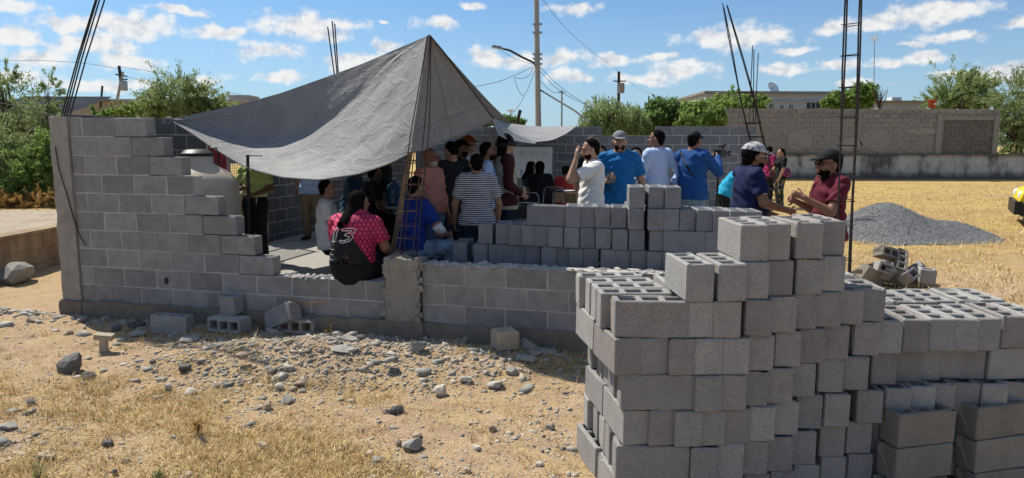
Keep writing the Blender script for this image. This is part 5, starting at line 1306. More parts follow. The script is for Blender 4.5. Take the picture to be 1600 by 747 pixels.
# ------------------------------------------------------------------ yellow car at the right edge
def car():
    y0 = 15.9; x0 = aty(1597, 340, y0)[0] + .12; z0 = gzf(x0, y0)
    t = empty('parked_car', (x0, y0, z0), 0, 'yellow car with black fender flares, cut off by the right edge of the picture', 'car')
    # nose to the left; local x forward = -X
    W = 1.62; L = 3.5
    prof = [(-.16, .42), (-.19, .60), (-.12, .80), (.20, .93), (.85, 1.0), (1.25, 1.42), (2.2, 1.50), (2.9, 1.40), (3.15, 1.0), (3.2, .42)]
    mb = MB(); n = len(prof); V = []
    for y in (0, .08, W - .08, W): 
        k = .93 if y in (0, W) else 1.0
        for (x, z) in prof: V.append((x, y + (.12 * (z - .9) if z > .95 and y <= .08 else (-.12 * (z - .9) if z > .95 and y >= W - .08 else 0)), .42 + (z - .42) * k))
    fs = [tuple(range(n)), tuple(3 * n + i for i in range(n - 1, -1, -1))]
    for s in range(3):
        for i in range(n): j = (i + 1) % n; fs.append((s * n + i, (s + 1) * n + i, (s + 1) * n + j, s * n + j))
    mb.add(V, fs); body = mb.build('body', 'car_yellow', t); bv = body.modifiers.new('bevel', 'BEVEL'); bv.width = .03; bv.segments = 3
    mb = MB(); mb.box((1.75, -.012 + .06, 1.22), (1.5, .02, .30), (.12, 0, 0)); mb.box((1.06, W / 2, 1.22), (.02, W - .35, .42), (0, .72, 0)); mb.build('window', 'glass', t)
    MB().box((-.19, W / 2, .42), (.14, W * 1.02, .30)).build('bumper', 'black_plastic', t); MB().box((1.45, 0.0, .36), (1.5, .10, .14)).build('sill', 'black_plastic', t)
    for yy in (0.0, W):
        for xx in (.28, 2.55):
            mb = MB(); ring = []
            for k in range(13):
                a = math.pi * (k / 12) * 1.16 - .25
                for (rr_, dy) in ((.43, -.05), (.43, .16), (.36, .16), (.36, -.05)): ring.append((xx - math.cos(a) * rr_, yy + (dy if yy == 0 else -dy), .34 + math.sin(a) * rr_))
            mb.add(ring, [(k * 4 + q, (k + 1) * 4 + q, (k + 1) * 4 + (q + 1) % 4, k * 4 + (q + 1) % 4) for k in range(12) for q in range(4)] + [(0, 1, 2, 3), (51, 50, 49, 48)]); mb.build('fender_flare', 'black_plastic', t)
            st = .62 if xx < 1 else 0
            wheel = MB().lathe([(.20, -.09), (.31, -.10), (.335, -.07), (.335, .07), (.31, .10), (.20, .09)], 28).build('wheel', 'rubber', t, smooth=True, loc=(xx, yy + (.06 if yy == 0 else -.06), .335), rot=(math.pi / 2, 0, st))
            MB().lathe([(.001, .05), (.06, .055), (.10, .04), (.19, .085), (.205, .09), (.205, -.09), (.001, -.09)], 20).build('rim', 'chrome', wheel)
    mb = MB(); mb.box((.28, .10, .36), (.68, .30, .50)); mb.build('wheel_arch', 'black_plastic', t)
    for s in (.22, W - .22):
        MB().lathe([(.001, .03), (.08, .02), (.10, 0), (.10, -.05)], 16).build('headlight', 'white_paint', t, loc=(-.17, s, .70), rot=(0, -math.pi / 2, 0))
    t.rotation_euler = (0, 0, D(-31)); return t
car()
# ------------------------------------------------------------------ people: one continuous skin per figure, clothes as close-fitting shells
def cloth(name, c, pattern=None, c2=None, rough=.85):
    m, N = newmat(name); o = N.obj(); n = N.noise(o, 9, 4, .6); f = N.noise(o, 260, 2, .5)
    base = c
    if pattern == 'stripes':
        z = N.n('ShaderNodeSeparateXYZ', ins={0: o}).outputs[2]
        w = N.math('FRACT', N.math('MULTIPLY', N.math('ADD', z, N.math('MULTIPLY', N.math('SUBTRACT', n, .5), .012)), 42.0)); base = N.mix(N.math('GREATER_THAN', w, .5), c, c2)
    elif pattern == 'dots':
        v = N.n('ShaderNodeTexVoronoi', ins={'Vector': o, 'Scale': 26.0, 'Randomness': .25}).outputs['Distance']; base = N.mix(N.math('LESS_THAN', v, .32), c, c2)
    elif pattern == 'blotch':
        v = N.noise(o, 24, 2, .5); base = N.mix(N.math('GREATER_THAN', v, .56), c, c2)
    elif pattern == 'camo':
        a = N.noise(o, 13, 3, .6); b = N.noise(N.vec('ADD', o, (3, 7, 1)), 15, 3, .6)
        base = N.mix(N.math('GREATER_THAN', a, .55), (.02, .025, .03), (.12, .13, .14)); base = N.mix(N.math('GREATER_THAN', b, .58), base, (.35, .30, .05))
    elif pattern == 'denim':
        base = N.mix(N.mr(n, .35, .65), tuple(x * .6 for x in c), c)
    c_ = N.mix(N.mr(f, .3, .7, .18, 0), base, (0.01, .01, .01))
    N.bsdf(c_, rough, N.math('ADD', N.noise(o, 14, 5, .6), N.math('MULTIPLY', f, .1)), .55, .02, spec=.2); return name
cloth('c_green', (.46, .58, .20)); cloth('c_black', (.012, .012, .014)); cloth('c_char', (.02, .023, .026)); cloth('c_white', (.80, .78, .74)); cloth('c_salmon', (.56, .24, .18))
cloth('c_blue', (.012, .038, .23)); cloth('c_denim', (.11, .20, .34), 'denim'); cloth('c_denim_dark', (.020, .030, .055), 'denim'); cloth('c_denim_pale', (.25, .36, .47), 'denim'); cloth('c_khaki', (.21, .16, .11))
cloth('c_stripe', (.02, .022, .03), 'stripes', (.62, .62, .64)); cloth('c_pattern', (.42, .52, .68), 'blotch', (.22, .34, .58)); cloth('c_lightblue', (.42, .55, .80)); cloth('c_dress', (.50, .62, .86))
cloth('c_vest', (.46, .42, .31)); cloth('c_maroon_dark', (.06, .012, .018)); cloth('c_maroon', (.115, .012, .026)); cloth('c_cyan', (.012, .145, .37)); cloth('c_turq', (.02, .36, .56)); cloth('c_photog', (.018, .085, .27))
cloth('c_navy', (.010, .016, .065)); cloth('c_pinkshirt', (.34, .03, .12)); cloth('c_camo', (.1, .1, .1), 'camo'); cloth('c_red', (.50, .05, .04)); cloth('c_dots', (.02, .02, .03), 'dots', (.5, .5, .5)); cloth('c_lav', (.50, .50, .68))
cloth('c_trouser', (.028, .024, .026)); cloth('c_greycap', (.20, .21, .22)); cloth('c_speckcap', (.52, .51, .49), 'blotch', (.15, .16, .18)); cloth('c_orange', (.34, .09, .02)); cloth('c_bandage', (.70, .69, .68)); cloth('c_hatblack', (.02, .018, .028)); cloth('c_teal', (.02, .06, .10)); cloth('c_yellowpaper', (.62, .52, .16))
def jersey():
    m, N = newmat('c_jersey'); o = N.obj(); s = N.n('ShaderNodeSeparateXYZ', ins={0: o}); x, z = s.outputs[0], s.outputs[2]
    # scale pattern: rows of overlapping rounded scales with dark outlines
    row = N.math('MULTIPLY', z, 24.0); ri = N.math('FLOOR', row); rf = N.math('SUBTRACT', row, ri)
    xx = N.math('ADD', N.math('MULTIPLY', N.math('ADD', x, N.math('MULTIPLY', s.outputs[1], .6)), 19.0), N.math('MULTIPLY', ri, .5)); xf = N.math('ABSOLUTE', N.math('SUBTRACT', N.math('FRACT', xx), .5))
    dd = N.math('SQRT', N.math('ADD', N.math('MULTIPLY', N.math('MULTIPLY', xf, xf), 3.4), N.math('MULTIPLY', N.math('SUBTRACT', 1.0, rf), N.math('SUBTRACT', 1.0, rf))))
    edge = N.math('MULTIPLY', N.math('GREATER_THAN', dd, .80), N.math('LESS_THAN', dd, 1.02))
    pink = N.mix(N.mr(N.noise(o, 7, 3), .35, .65), (.42, .018, .075), (.66, .06, .15)); pink = N.mix(edge, pink, (.02, .005, .01))
    # black field: a curved wedge rising in the middle of the back
    lim = N.math('ADD', N.math('MULTIPLY', N.math('ABSOLUTE', N.math('SUBTRACT', x, -.045)), -.55), N.math('MULTIPLY_ADD', N.noise(o, 6, 2), .03, .555))
    lim = N.math('SUBTRACT', .77, N.math('MULTIPLY', N.math('MULTIPLY', N.math('ADD', x, .06), N.math('ADD', x, .06)), 4.0))
    blk = N.math('LESS_THAN', z, lim)
    c = N.mix(blk, pink, (.012, .011, .013))
    # thin white slashes on the left of the black part
    zz = N.math('ADD', z, N.math('MULTIPLY', N.noise(N.vec('MULTIPLY', o, (3, 3, 0)), 5, 2), .02))
    sl_ = N.math('LESS_THAN', N.math('FRACT', N.math('MULTIPLY', zz, 19.0)), .10)
    sl_ = N.math('MULTIPLY', sl_, N.math('MULTIPLY', N.math('LESS_THAN', x, N.math('MULTIPLY_ADD', N.noise(o, 12, 1), .14, -.215)), N.math('MULTIPLY', N.math('GREATER_THAN', z, .42), N.math('LESS_THAN', z, .62))))
    c = N.mix(sl_, c, (.6, .6, .6))
    N.bsdf(c, .75, N.noise(o, 12, 5, .6), .5, .02, spec=.25)
jersey()
def skinmat(name, c):
    m, N = newmat(name); o = N.obj(); n = N.noise(o, 16, 4, .6)
    col = N.mix(N.mr(n, .3, .7), tuple(x * .78 for x in c), c)
    N.bsdf(col, .55, n, .15, .01, spec=.35, **{'Subsurface Weight': .06, 'Subsurface Radius': (.02, .008, .004)}); return name
skinmat('skin_a', (.36, .19, .115)); skinmat('skin_b', (.27, .135, .08)); skinmat('skin_c', (.43, .245, .16)); skinmat('skin_d', (.17, .085, .05))
def hairmat(name, a, b):
    m, N = newmat(name); o = N.obj(); n = N.noise(N.vec('MULTIPLY', o, (1, 1, .25)), 130, 3, .6)
    N.bsdf(N.mix(N.mr(n, .35, .65), a, b), .85, n, .5, .006, spec=.02)
hairmat('hair_black', (.004, .0035, .0035), (.013, .011, .010)); hairmat('hair_grey', (.035, .034, .033), (.13, .125, .12)); hairmat('beard_grey', (.22, .21, .20), (.52, .51, .49)); hairmat('hair_brown', (.012, .008, .006), (.04, .026, .018))
plain('shoe_black', (.015, .014, .014), .5); plain('shoe_grey', (.18, .17, .17), .7); plain('eye_white', (.6, .57, .53), .3); plain('lip', (.23, .09, .07), .6); plain('metal_dark', (.05, .05, .055), .35, .6); plain('lens_dark', (.01, .01, .012), .1, spec=.8)
plain('bag_pink', (.55, .03, .30), .5, nscale=40, namt=.3); plain('paper_white', (.72, .72, .70), .7); plain('screen', (.02, .02, .03), .1, spec=.7); plain('badge_blue', (.35, .5, .75), .4)

class SDF:
    def __init__(s, lo, hi, h):
        s.h = h; s.lo = np.array(lo) - 2 * h; n = np.ceil((np.array(hi) + 2 * h - s.lo) / h).astype(int) + 1; s.n = n
        s.ax = [s.lo[i] + h * np.arange(n[i]) for i in range(3)]; s.D = np.full(n, .15, np.float32)
    def sub(s, lo, hi):
        a = np.clip(np.floor((lo - s.lo) / s.h).astype(int), 0, s.n); b = np.clip(np.ceil((hi - s.lo) / s.h).astype(int) + 1, 0, s.n)
        sl_ = tuple(slice(a[i], b[i]) for i in range(3))
        return sl_, (s.ax[0][sl_[0]][:, None, None], s.ax[1][sl_[1]][None, :, None], s.ax[2][sl_[2]][None, None, :])
    def put(s, sl_, d, k):
        D = s.D[sl_]
        if k > 0:
            hh = np.clip(.5 + .5 * (D - d) / k, 0, 1); s.D[sl_] = D + (d - D) * hh - k * hh * (1 - hh)
        else: s.D[sl_] = np.minimum(D, d)
    def cone(s, a, b, ra, rb, k=.02, flat=None, ratio=1.0, f=None, cut0=None, cut1=None):
        """tapered capsule from a to b; flattened along f by ratio; cut1 ends it flat at b"""
        a = np.array(a, float); b = np.array(b, float); r = max(ra, rb) + k + s.h * 3 + .01
        sl_, (X, Y, Z) = s.sub(np.minimum(a, b) - r, np.maximum(a, b) + r)
        if X.size == 0 or Y.size == 0 or Z.size == 0: return
        ba = b - a; L2 = ba @ ba + 1e-12
        px, py, pz = X - a[0], Y - a[1], Z - a[2]
        t = np.clip((px * ba[0] + py * ba[1] + pz * ba[2]) / L2, 0, 1)
        qx, qy, qz = px - t * ba[0], py - t * ba[1], pz - t * ba[2]
        if ratio != 1.0:
            w = qx * f[0] + qy * f[1] + qz * f[2]; q2 = qx * qx + qy * qy + qz * qz - w * w + (w / ratio) ** 2
            d = (np.sqrt(np.maximum(q2, 1e-12)) - (ra + t * (rb - ra))) * (ratio if ratio < 1 else 1)
        else: d = np.sqrt(qx * qx + qy * qy + qz * qz) - (ra + t * (rb - ra))
        u = ba / math.sqrt(L2)
        if cut1 is not None: d = np.maximum(d, px * u[0] + py * u[1] + pz * u[2] - (math.sqrt(L2) + cut1))
        if cut0 is not None: d = np.maximum(d, -(px * u[0] + py * u[1] + pz * u[2]) - cut0)
        s.put(sl_, d.astype(np.float32), k)
    def ell(s, c, r, M=None, k=.01, cut=None):
        c = np.array(c, float); r = np.array(r, float); R = r.max() + k + s.h * 3 + .01
        sl_, (X, Y, Z) = s.sub(c - R, c + R)
        if X.size == 0 or Y.size == 0 or Z.size == 0: return
        x, y, z = X - c[0], Y - c[1], Z - c[2]
        if M is not None: x, y, z = (x * M[0, 0] + y * M[1, 0] + z * M[2, 0]), (x * M[0, 1] + y * M[1, 1] + z * M[2, 1]), (x * M[0, 2] + y * M[1, 2] + z * M[2, 2])
        k0 = np.sqrt((x / r[0]) ** 2 + (y / r[1]) ** 2 + (z / r[2]) ** 2); k1 = np.sqrt((x / r[0] ** 2) ** 2 + (y / r[1] ** 2) ** 2 + (z / r[2] ** 2) ** 2) + 1e-9
        d = k0 * (k0 - 1) / k1
        if cut is not None:
            for (p, nn) in cut: d = np.maximum(d, (x - p[0]) * nn[0] + (y - p[1]) * nn[1] + (z - p[2]) * nn[2])
        s.put(sl_, d.astype(np.float32), k)
    def plane(s, p, n):
        p = np.array(p, float); n = np.array(n, float); n = n / np.linalg.norm(n)
        d = (s.ax[0][:, None, None] - p[0]) * n[0] + (s.ax[1][None, :, None] - p[1]) * n[1] + (s.ax[2][None, None, :] - p[2]) * n[2]
        s.D = np.maximum(s.D, d.astype(np.float32))
    def carve(s, c, r):
        c = np.array(c, float); d = r - np.sqrt((s.ax[0][:, None, None] - c[0]) ** 2 + (s.ax[1][None, :, None] - c[1]) ** 2 + (s.ax[2][None, None, :] - c[2]) ** 2); s.D = np.maximum(s.D, d.astype(np.float32))
    def crease(s, amp, seed, fr=1.0):
        X, Y, Z = s.ax[0][:, None, None], s.ax[1][None, :, None], s.ax[2][None, None, :]; a = seed * 1.7
        w = np.sin(X * 31 * fr + Z * 22 * fr + a + 1.6 * np.sin(Z * 17 + Y * 9 + a)) * np.sin(Y * 27 * fr - Z * 30 * fr + 2 * a + 1.3 * np.sin(X * 21 + a)) + .6 * np.sin(Z * 62 * fr + X * 28 + 3 * np.sin(X * 14 + Y * 16 + a))
        s.D += (amp * w).astype(np.float32)
    def mesh(s):
        D = s.D; nx, ny, nz = D.shape; neg = D < 0
        c = [neg[i:nx - 1 + i, j:ny - 1 + j, k:nz - 1 + k] for i in (0, 1) for j in (0, 1) for k in (0, 1)]
        cnt = sum(x.astype(np.int8) for x in c); act = (cnt > 0) & (cnt < 8); idx = np.argwhere(act)
        if len(idx) == 0: return np.zeros((0, 3)), np.zeros((0, 4), int)
        ids = np.full(act.shape, -1, np.int64); ids[act] = np.arange(len(idx))
        cor = np.array([(i, j, k) for i in (0, 1) for j in (0, 1) for k in (0, 1)])
        vals = np.stack([D[idx[:, 0] + a, idx[:, 1] + b, idx[:, 2] + cc] for a, b, cc in cor], 1)
        acc = np.zeros((len(idx), 3)); n_ = np.zeros(len(idx))
        for e0 in range(8):
            for e1 in range(e0 + 1, 8):
                if np.abs(cor[e0] - cor[e1]).sum() != 1: continue
                a, b = vals[:, e0], vals[:, e1]; m_ = (a < 0) != (b < 0); t = np.where(m_, a / np.where(np.abs(a - b) < 1e-9, 1e-9, a - b), 0)
                acc += np.where(m_[:, None], cor[e0] + t[:, None] * (cor[e1] - cor[e0]), 0); n_ += m_
        V = s.lo + s.h * (idx + acc / n_[:, None]); Q = []
        for axis in range(3):
            a = neg; sl0 = [slice(1, -1)] * 3; sl0[axis] = slice(0, -1); sl1 = [slice(1, -1)] * 3; sl1[axis] = slice(1, None)
            A, Bm = a[tuple(sl0)], a[tuple(sl1)]; e = np.argwhere(A != Bm)
            if len(e) == 0: continue
            fl = A[tuple(e.T)]; p = e + 1; p[:, axis] -= 1
            o1, o2 = [(1, 2), (2, 0), (0, 1)][axis]; d1 = np.zeros(3, int); d1[o1] = 1; d2 = np.zeros(3, int); d2[o2] = 1
            g = lambda q: ids[tuple(q.T)]
            q = np.stack([g(p - d1 - d2), g(p - d2), g(p), g(p - d1)], 1); q[~fl] = q[~fl][:, ::-1]; Q.append(q)
        return V, np.concatenate(Q)
def nrm(v): v = np.array(v, float); return v / (np.linalg.norm(v) + 1e-12)

def person(px, y, label, hgt=None, top=None, yaw=0.0, J=None, cell=.011, skin='skin_a', shirt=None, pants='c_denim_dark', shoes='shoe_black', hair='short', hairm='hair_black', beard=None, cap=None, glasses=None,
           build=1.0, belly=0.0, headyaw=0.0, headpitch=0.0, headroll=0.0, hands=None, floor=None, sleeve='short', hem=-.045, headscale=1.0, female=False, collar=False, group=None, belt=None, skirt=0, seed=1, face=True, xoff=0, shirt_cut=None, untuck=True):
    """x from the picture column at distance y; height from the picture row of the head's top unless given"""
    fz = SLAB if floor is None else floor
    x = aty(px, 300, y)[0] + xoff
    if hgt is None: hgt = (aty(px, top, y)[2] - fz)
    Hh = hgt
    g = {'pelvis': (0, 0, .525), 'waist': (0, .0, .615), 'chest': (0, .0, .735), 'neck': (0, -.008, .838), 'head': (0, .012, .928),
         'shL': (-.108, -.008, .812), 'shR': (.108, -.008, .812), 'elL': (-.138, -.022, .64), 'elR': (.138, -.022, .64), 'wrL': (-.142, .035, .495), 'wrR': (.142, .035, .495),
         'hipL': (-.052, 0, .515), 'hipR': (.052, 0, .515), 'knL': (-.058, .012, .283), 'knR': (.058, .012, .283), 'anL': (-.062, -.018, .045), 'anR': (.062, -.018, .045), 'toL': (-.075, .085, .018), 'toR': (.075, .085, .018)}
    if J: g.update(J)
    P = {k: np.array(v, float) * Hh for k, v in g.items()}
    b = build; S = Hh
    t = empty('person', (x, y, fz), yaw, label, 'person', group)
    up_t = nrm(P['chest'] - P['pelvis']); rt_ = nrm(P['shR'] - P['shL']); fwd = nrm(np.cross(up_t, rt_))
    hipr = nrm(P['hipR'] - P['hipL']); hipf = nrm(np.cross(nrm(P['waist'] - P['pelvis']), hipr))
    allp = np.array(list(P.values())); lo = allp.min(0) - .17 * S / 1.7; hi = allp.max(0) + .17 * S / 1.7; hi[2] = max(hi[2], P['head'][2] + .10 * S)
    fem = .9 if female else 1.0
    def torso(s, inf=0.0, k=.03):
        s.cone(P['pelvis'] - up_t * .01 * S, P['waist'], (.088 * b * S + inf) * (1.04 if female else 1), .080 * b * S + inf, k, ratio=.74, f=hipf)
        s.cone(P['waist'], P['chest'], .080 * b * S + inf, .092 * b * fem * S + inf, k, ratio=.72, f=fwd)
        s.cone(P['chest'], P['chest'] * .35 + P['neck'] * .65, .092 * b * fem * S + inf, .062 * b * S + inf, k, ratio=.66, f=fwd)
        s.cone(P['shL'] * .93 + P['shR'] * .07, P['shR'] * .93 + P['shL'] * .07, .036 * S * (.5 + b / 2) + inf, .036 * S * (.5 + b / 2) + inf, k)
        if belly: s.ell(P['waist'] + fwd * .035 * S, np.array([.085, .075, .095]) * S * belly + inf, np.stack([rt_, fwd, up_t], 1), .03)
        if female: 
            for q in (-1, 1): s.ell(P['chest'] + rt_ * q * .042 * S + fwd * .055 * S + up_t * .01 * S, np.array([.040, .036, .042]) * S + inf, np.stack([rt_, fwd, up_t], 1), .02)
    # ---- head frame
    Mz = Euler((headpitch, headroll, headyaw), 'XYZ').to_matrix(); Hm = np.array(Mz)
    hc = P['head']; hs = S / 1.7 * 1.02 * headscale; h = lambda a, b_, c_: hc + Hm @ (np.array([a, b_, c_]) * hs)
    s = SDF(lo, hi, cell); s.D[:] = .15
    torso(s)
    for sd in 'LR':
        s.cone(P['sh' + sd], P['el' + sd], .033 * S * (.6 + .4 * b), .0255 * S * (.6 + .4 * b), .02); s.cone(P['el' + sd], P['wr' + sd], .0265 * S * (.6 + .4 * b), .0165 * S, .008)
        s.cone(P['hip' + sd], P['kn' + sd], .053 * b * S, .034 * S, .03); s.cone(P['kn' + sd], P['an' + sd], .035 * S, .023 * S, .012); s.ell(P['kn' + sd] * .68 + P['an' + sd] * .32 + nrm(P['an' + sd] - P['to' + sd]) * .012 * S, np.array([.030, .030, .055]) * S, None, .02)
    s.cone(P['neck'] - up_t * .02 * S, h(0, -.018, -.06), .035 * S * (.55 + .45 * b), .032 * S * (.6 + .4 * b), .025)
    s.ell(h(0, -.012, .028), np.array([.074, .092, .088]) * hs, Hm, .015); s.ell(h(0, .022, -.035), np.array([.060, .066, .078]) * hs, Hm, .03); s.ell(h(0, .058, -.088), np.array([.030, .026, .024]) * hs, Hm, .025)
    s.cone(h(0, .084, .012), h(0, .106, -.022), .010 * hs, .015 * hs, .012); s.ell(h(0, .078, .030), np.array([.048, .014, .010]) * hs, Hm, .012); s.ell(h(0, .083, -.055), np.array([.026, .012, .008]) * hs, Hm, .01)
    for q in (-1, 1):
        s.ell(h(q * .076, -.008, -.008), np.array([.012, .021, .034]) * hs, Hm, .006); s.ell(h(q * .045, .060, -.022), np.array([.022, .018, .020]) * hs, Hm, .02)
    # ---- hands: palm, four fingers of unequal length and a thumb from the side of the palm
    hp = hands or {}
    fr = max(.0088 * S / 1.7, cell * .92)
    for sd in 'LR':
        w = P['wr' + sd]; o = hp.get(sd, {}); d = nrm(o.get('dir', w - P['el' + sd])); pn = np.array(o.get('palm', (1 if sd == 'L' else -1, .2, 0)), float); pn = nrm(pn - d * (pn @ d)); side = np.cross(d, pn) * (1 if sd == 'R' else -1)
        curl = o.get('curl', .45); ss = S / 1.7; spread = o.get('spread', 1.0)
        if (side @ np.array(o.get('thumb', (0, 1, .3)))) < 0: side = -side
        s.cone(w, w + d * .05 * ss, .0195 * ss, .024 * ss, .012, ratio=.62, f=pn); s.cone(w + d * .04 * ss, w + d * .085 * ss, .030 * ss, .034 * ss, .012, ratio=.5, f=pn)
        for q, (off, ln) in enumerate(((.030, .068), (.0105, .078), (-.0095, .072), (-.0285, .056))):
            k0 = w + d * .088 * ss + side * off * ss * spread; fd = nrm(d + side * off * 4 * (spread - .8)); a1 = curl * (1 + .12 * q)
            d1 = fd * math.cos(a1) + pn * math.sin(a1); d2 = fd * math.cos(a1 * 2.2) + pn * math.sin(a1 * 2.2); k1 = k0 + d1 * ln * .52 * ss; k2 = k1 + d2 * ln * .48 * ss
            s.cone(k0, k1, fr, fr * .95, .004); s.cone(k1, k2, fr * .93, fr * .82, .003)
        th0 = w + d * .03 * ss + side * .026 * ss; th1 = th0 + nrm(side * .9 + d * .8 + pn * .35) * .042 * ss; th2 = th1 + nrm(side * .25 + d * 1 + pn * .3) * .034 * ss
        s.cone(th0, th1, fr * 1.35, fr * 1.15, .008); s.cone(th1, th2, fr * 1.1, fr * .9, .004)
    V, Q = s.mesh(); obj('body', mesh('body', V, Q, skin, smooth=True), t)
    # ---- clothes
    def shell(name, mat, fn, amp=.0018, c=None, sd=seed):
        s = SDF(lo, hi, c or cell); fn(s)
        V, Q = s.mesh()
        if len(V): return obj(name, mesh(name, V, Q, mat, smooth=True), t)
    inf = .011
    wl = P['pelvis'] + up_t * (.062 * S)
    if pants:
        def f(s):
            pe = P['pelvis']; s.cone(pe - up_t * .005 * S, P['waist'], .090 * b * S + inf, .083 * b * S + inf, .03, ratio=.76, f=hipf)
            if belly: s.ell(P['waist'] + fwd * .03 * S - up_t * .02 * S, np.array([.08, .068, .08]) * S * belly + inf, np.stack([rt_, fwd, up_t], 1), .03)
            for sd in 'LR':
                s.cone(P['hip' + sd], P['kn' + sd], .056 * b * S + inf, .038 * S + inf * 1.4, .03); s.cone(P['kn' + sd], P['an' + sd], .038 * S + inf * 1.4, .031 * S + inf, .015, cut1=.012 * S)
            s.crease(.0042, seed + 3); s.plane(wl, nrm(P['waist'] - P['pelvis']))
        shell('trousers', pants, f)
        if belt:
            def f(s):
                s.cone(P['pelvis'] - up_t * .005 * S, P['waist'], .090 * b * S + inf + .004, .083 * b * S + inf + .004, .03, ratio=.76, f=hipf)
                if belly: s.ell(P['waist'] + fwd * .03 * S - up_t * .02 * S, np.array([.08, .068, .08]) * S * belly + inf + .004, np.stack([rt_, fwd, up_t], 1), .03)
                n_ = nrm(P['waist'] - P['pelvis']); s.plane(wl + n_ * .004, n_); s.plane(wl - n_ * .032, -n_)
            shell('belt', belt, f)
    if shoes:
        for sd in 'LR':
            def f(s):
                an, to = P['an' + sd], P['to' + sd]; d = nrm(np.array([to[0] - an[0], to[1] - an[1], 0])); a = np.array([an[0], an[1], .030]) - d * .02
                s.cone(a, a + d * .185 * S / 1.7, .040 * S / 1.7, .036 * S / 1.7, .02); s.cone(a, np.array([an[0], an[1], .075]), .042 * S / 1.7, .038 * S / 1.7, .02, cut1=.005); s.plane((0, 0, .004), (0, 0, -1))
            if P['an' + sd][2] < .2 * S: 
                keep_lo, keep_hi = lo.copy(), hi.copy(); lo2 = np.array([P['an' + sd][0] - .3, P['an' + sd][1] - .35, -.02]); hi2 = np.array([P['an' + sd][0] + .3, P['an' + sd][1] + .35, .2])
                s = SDF(lo2, hi2, cell); f(s); V, Q = s.mesh()
                if len(V): obj('shoe', mesh('shoe', V, Q, shoes, smooth=True), t)
    if shirt:
        hp_ = P['pelvis'] + up_t * hem * S
        def f(s):
            torso(s, inf + .005)
            s.cone(P['pelvis'] + up_t * (hem - .03) * S, P['waist'], (.096 * b * S + inf + .012), .086 * b * S + inf + .007, .03, ratio=.78, f=hipf)
            if hem < 0:
                for sd in 'LR': s.cone(P['hip' + sd], P['hip' + sd] * .7 + P['kn' + sd] * .3, .060 * b * S + inf + .012, .058 * b * S + inf + .012, .04)
            for sd in 'LR':
                sh, el, wr = P['sh' + sd], P['el' + sd], P['wr' + sd]
                if sleeve == 'short': e = sh + (el - sh) * .72; s.cone(sh, e, .036 * S * (.6 + .4 * b) + inf, .034 * S * (.6 + .4 * b) + inf * 1.3, .02, cut1=0)
                elif sleeve == 'long': s.cone(sh, el, .036 * S * (.6 + .4 * b) + inf, .030 * S + inf, .02); s.cone(el, wr, .030 * S + inf, .021 * S + inf * .6, .012, cut1=-.004)
            s.crease(.0055, seed); s.plane(hp_, -nrm(P['waist'] - P['pelvis'])); s.carve(P['neck'] + up_t * .032 * S + fwd * .006 * S, .047 * S)
        shell('shirt', shirt, f)
        if collar:
            def f(s):
                for q in range(14):
                    a0, a1 = 2 * math.pi * q / 14, 2 * math.pi * (q + 1) / 14
                    pt = lambda a: P['neck'] + up_t * (.014 + .012 * -math.cos(a) * .9) * S + (rt_ * math.sin(a) * .044 + fwd * (math.cos(a) * .044 + .004)) * S
                    s.cone(pt(a0), pt(a1), .010, .010, .006)
            shell('collar', collar if isinstance(collar, str) else shirt, f)
    # ---- hair, beard, cap, face
    Cut = lambda *a: [(np.array(p) * hs, nrm(n)) for p, n in a]
    hl = hc - .17; hh_ = hc + .17
    def hshell(name, mat, fn, lo_=None, hi_=None, c=None):
        s = SDF(lo_ if lo_ is not None else hl, hi_ if hi_ is not None else hh_, c or min(cell, .009)); fn(s); V, Q = s.mesh()
        if len(V): return obj(name, mesh(name, V, Q, mat, smooth=True), t)
    if hair and hair != 'bald':
        def f(s):
            thick = {'short': .005, 'crop': .003, 'long': .014, 'bun': .010, 'pony': .010, 'bob': .016}[hair]
            s.ell(h(0, -.016, .030), np.array([.076 + thick, .093 + thick, .089 + thick]) * hs, Hm, .01, Cut(((0, .045, .040), (0, .85, -.52)), ((0, .0, -.075 if hair in ('long', 'bob') else -.05), (0, .35, -1))))
            if hair == 'short' or hair == 'crop': s.ell(h(0, -.055, -.03), np.array([.060, .045, .06]) * hs, Hm, .02, Cut(((0, 0, -.05), (0, 0, -1)), ((0, .02, 0), (0, 1, 0))))
            if hair == 'long':
                bk = h(0, -.085, -.06); s.cone(h(0, -.05, .02), bk, .082 * hs, .075 * hs, .03, ratio=.7, f=Hm @ np.array([0, 1, 0])); s.cone(bk, P['chest'] - fwd * .085 * S * b + up_t * .055 * S - rt_ * .03 * S, .07 * hs, .040 * hs, .03, ratio=.55, f=fwd)
                for q in (-1, 1): s.cone(h(q * .072, -.02, .0), h(q * .075, -.03, -.12), .022 * hs, .02 * hs, .02)
            if hair == 'bob':
                s.cone(h(0, -.04, .02), h(0, -.06, -.10), .088 * hs, .080 * hs, .03, ratio=.8, f=Hm @ np.array([0, 1, 0]))
            if hair == 'bun': s.ell(h(0, -.10, .07), np.array([.04, .04, .036]) * hs, Hm, .012)
            if hair == 'pony': s.cone(h(0, -.10, .03), h(0, -.13, -.08), .028 * hs, .022 * hs, .012); s.cone(h(0, -.13, -.08), h(0, -.12, -.19), .022 * hs, .010 * hs, .012)
            s.crease(.0016, seed + 9, 2.2)
        hshell('hair', hairm, f, hl - np.array([.1, .1, .3]) * (hair in ('long', 'pony')), hh_ + .05)
    if beard:
        def f(s): s.ell(h(0, .024, -.055), np.array([.0625, .0665, .0735]) * hs, Hm, .01, Cut(((0, .0, .012), (0, -.62, 1)), ((0, -.012, 0), (0, -1, 0)))); s.crease(.001, seed, 3); s.carve(h(0, .112, -.050), .032 * hs)
        hshell('beard', beard, f)
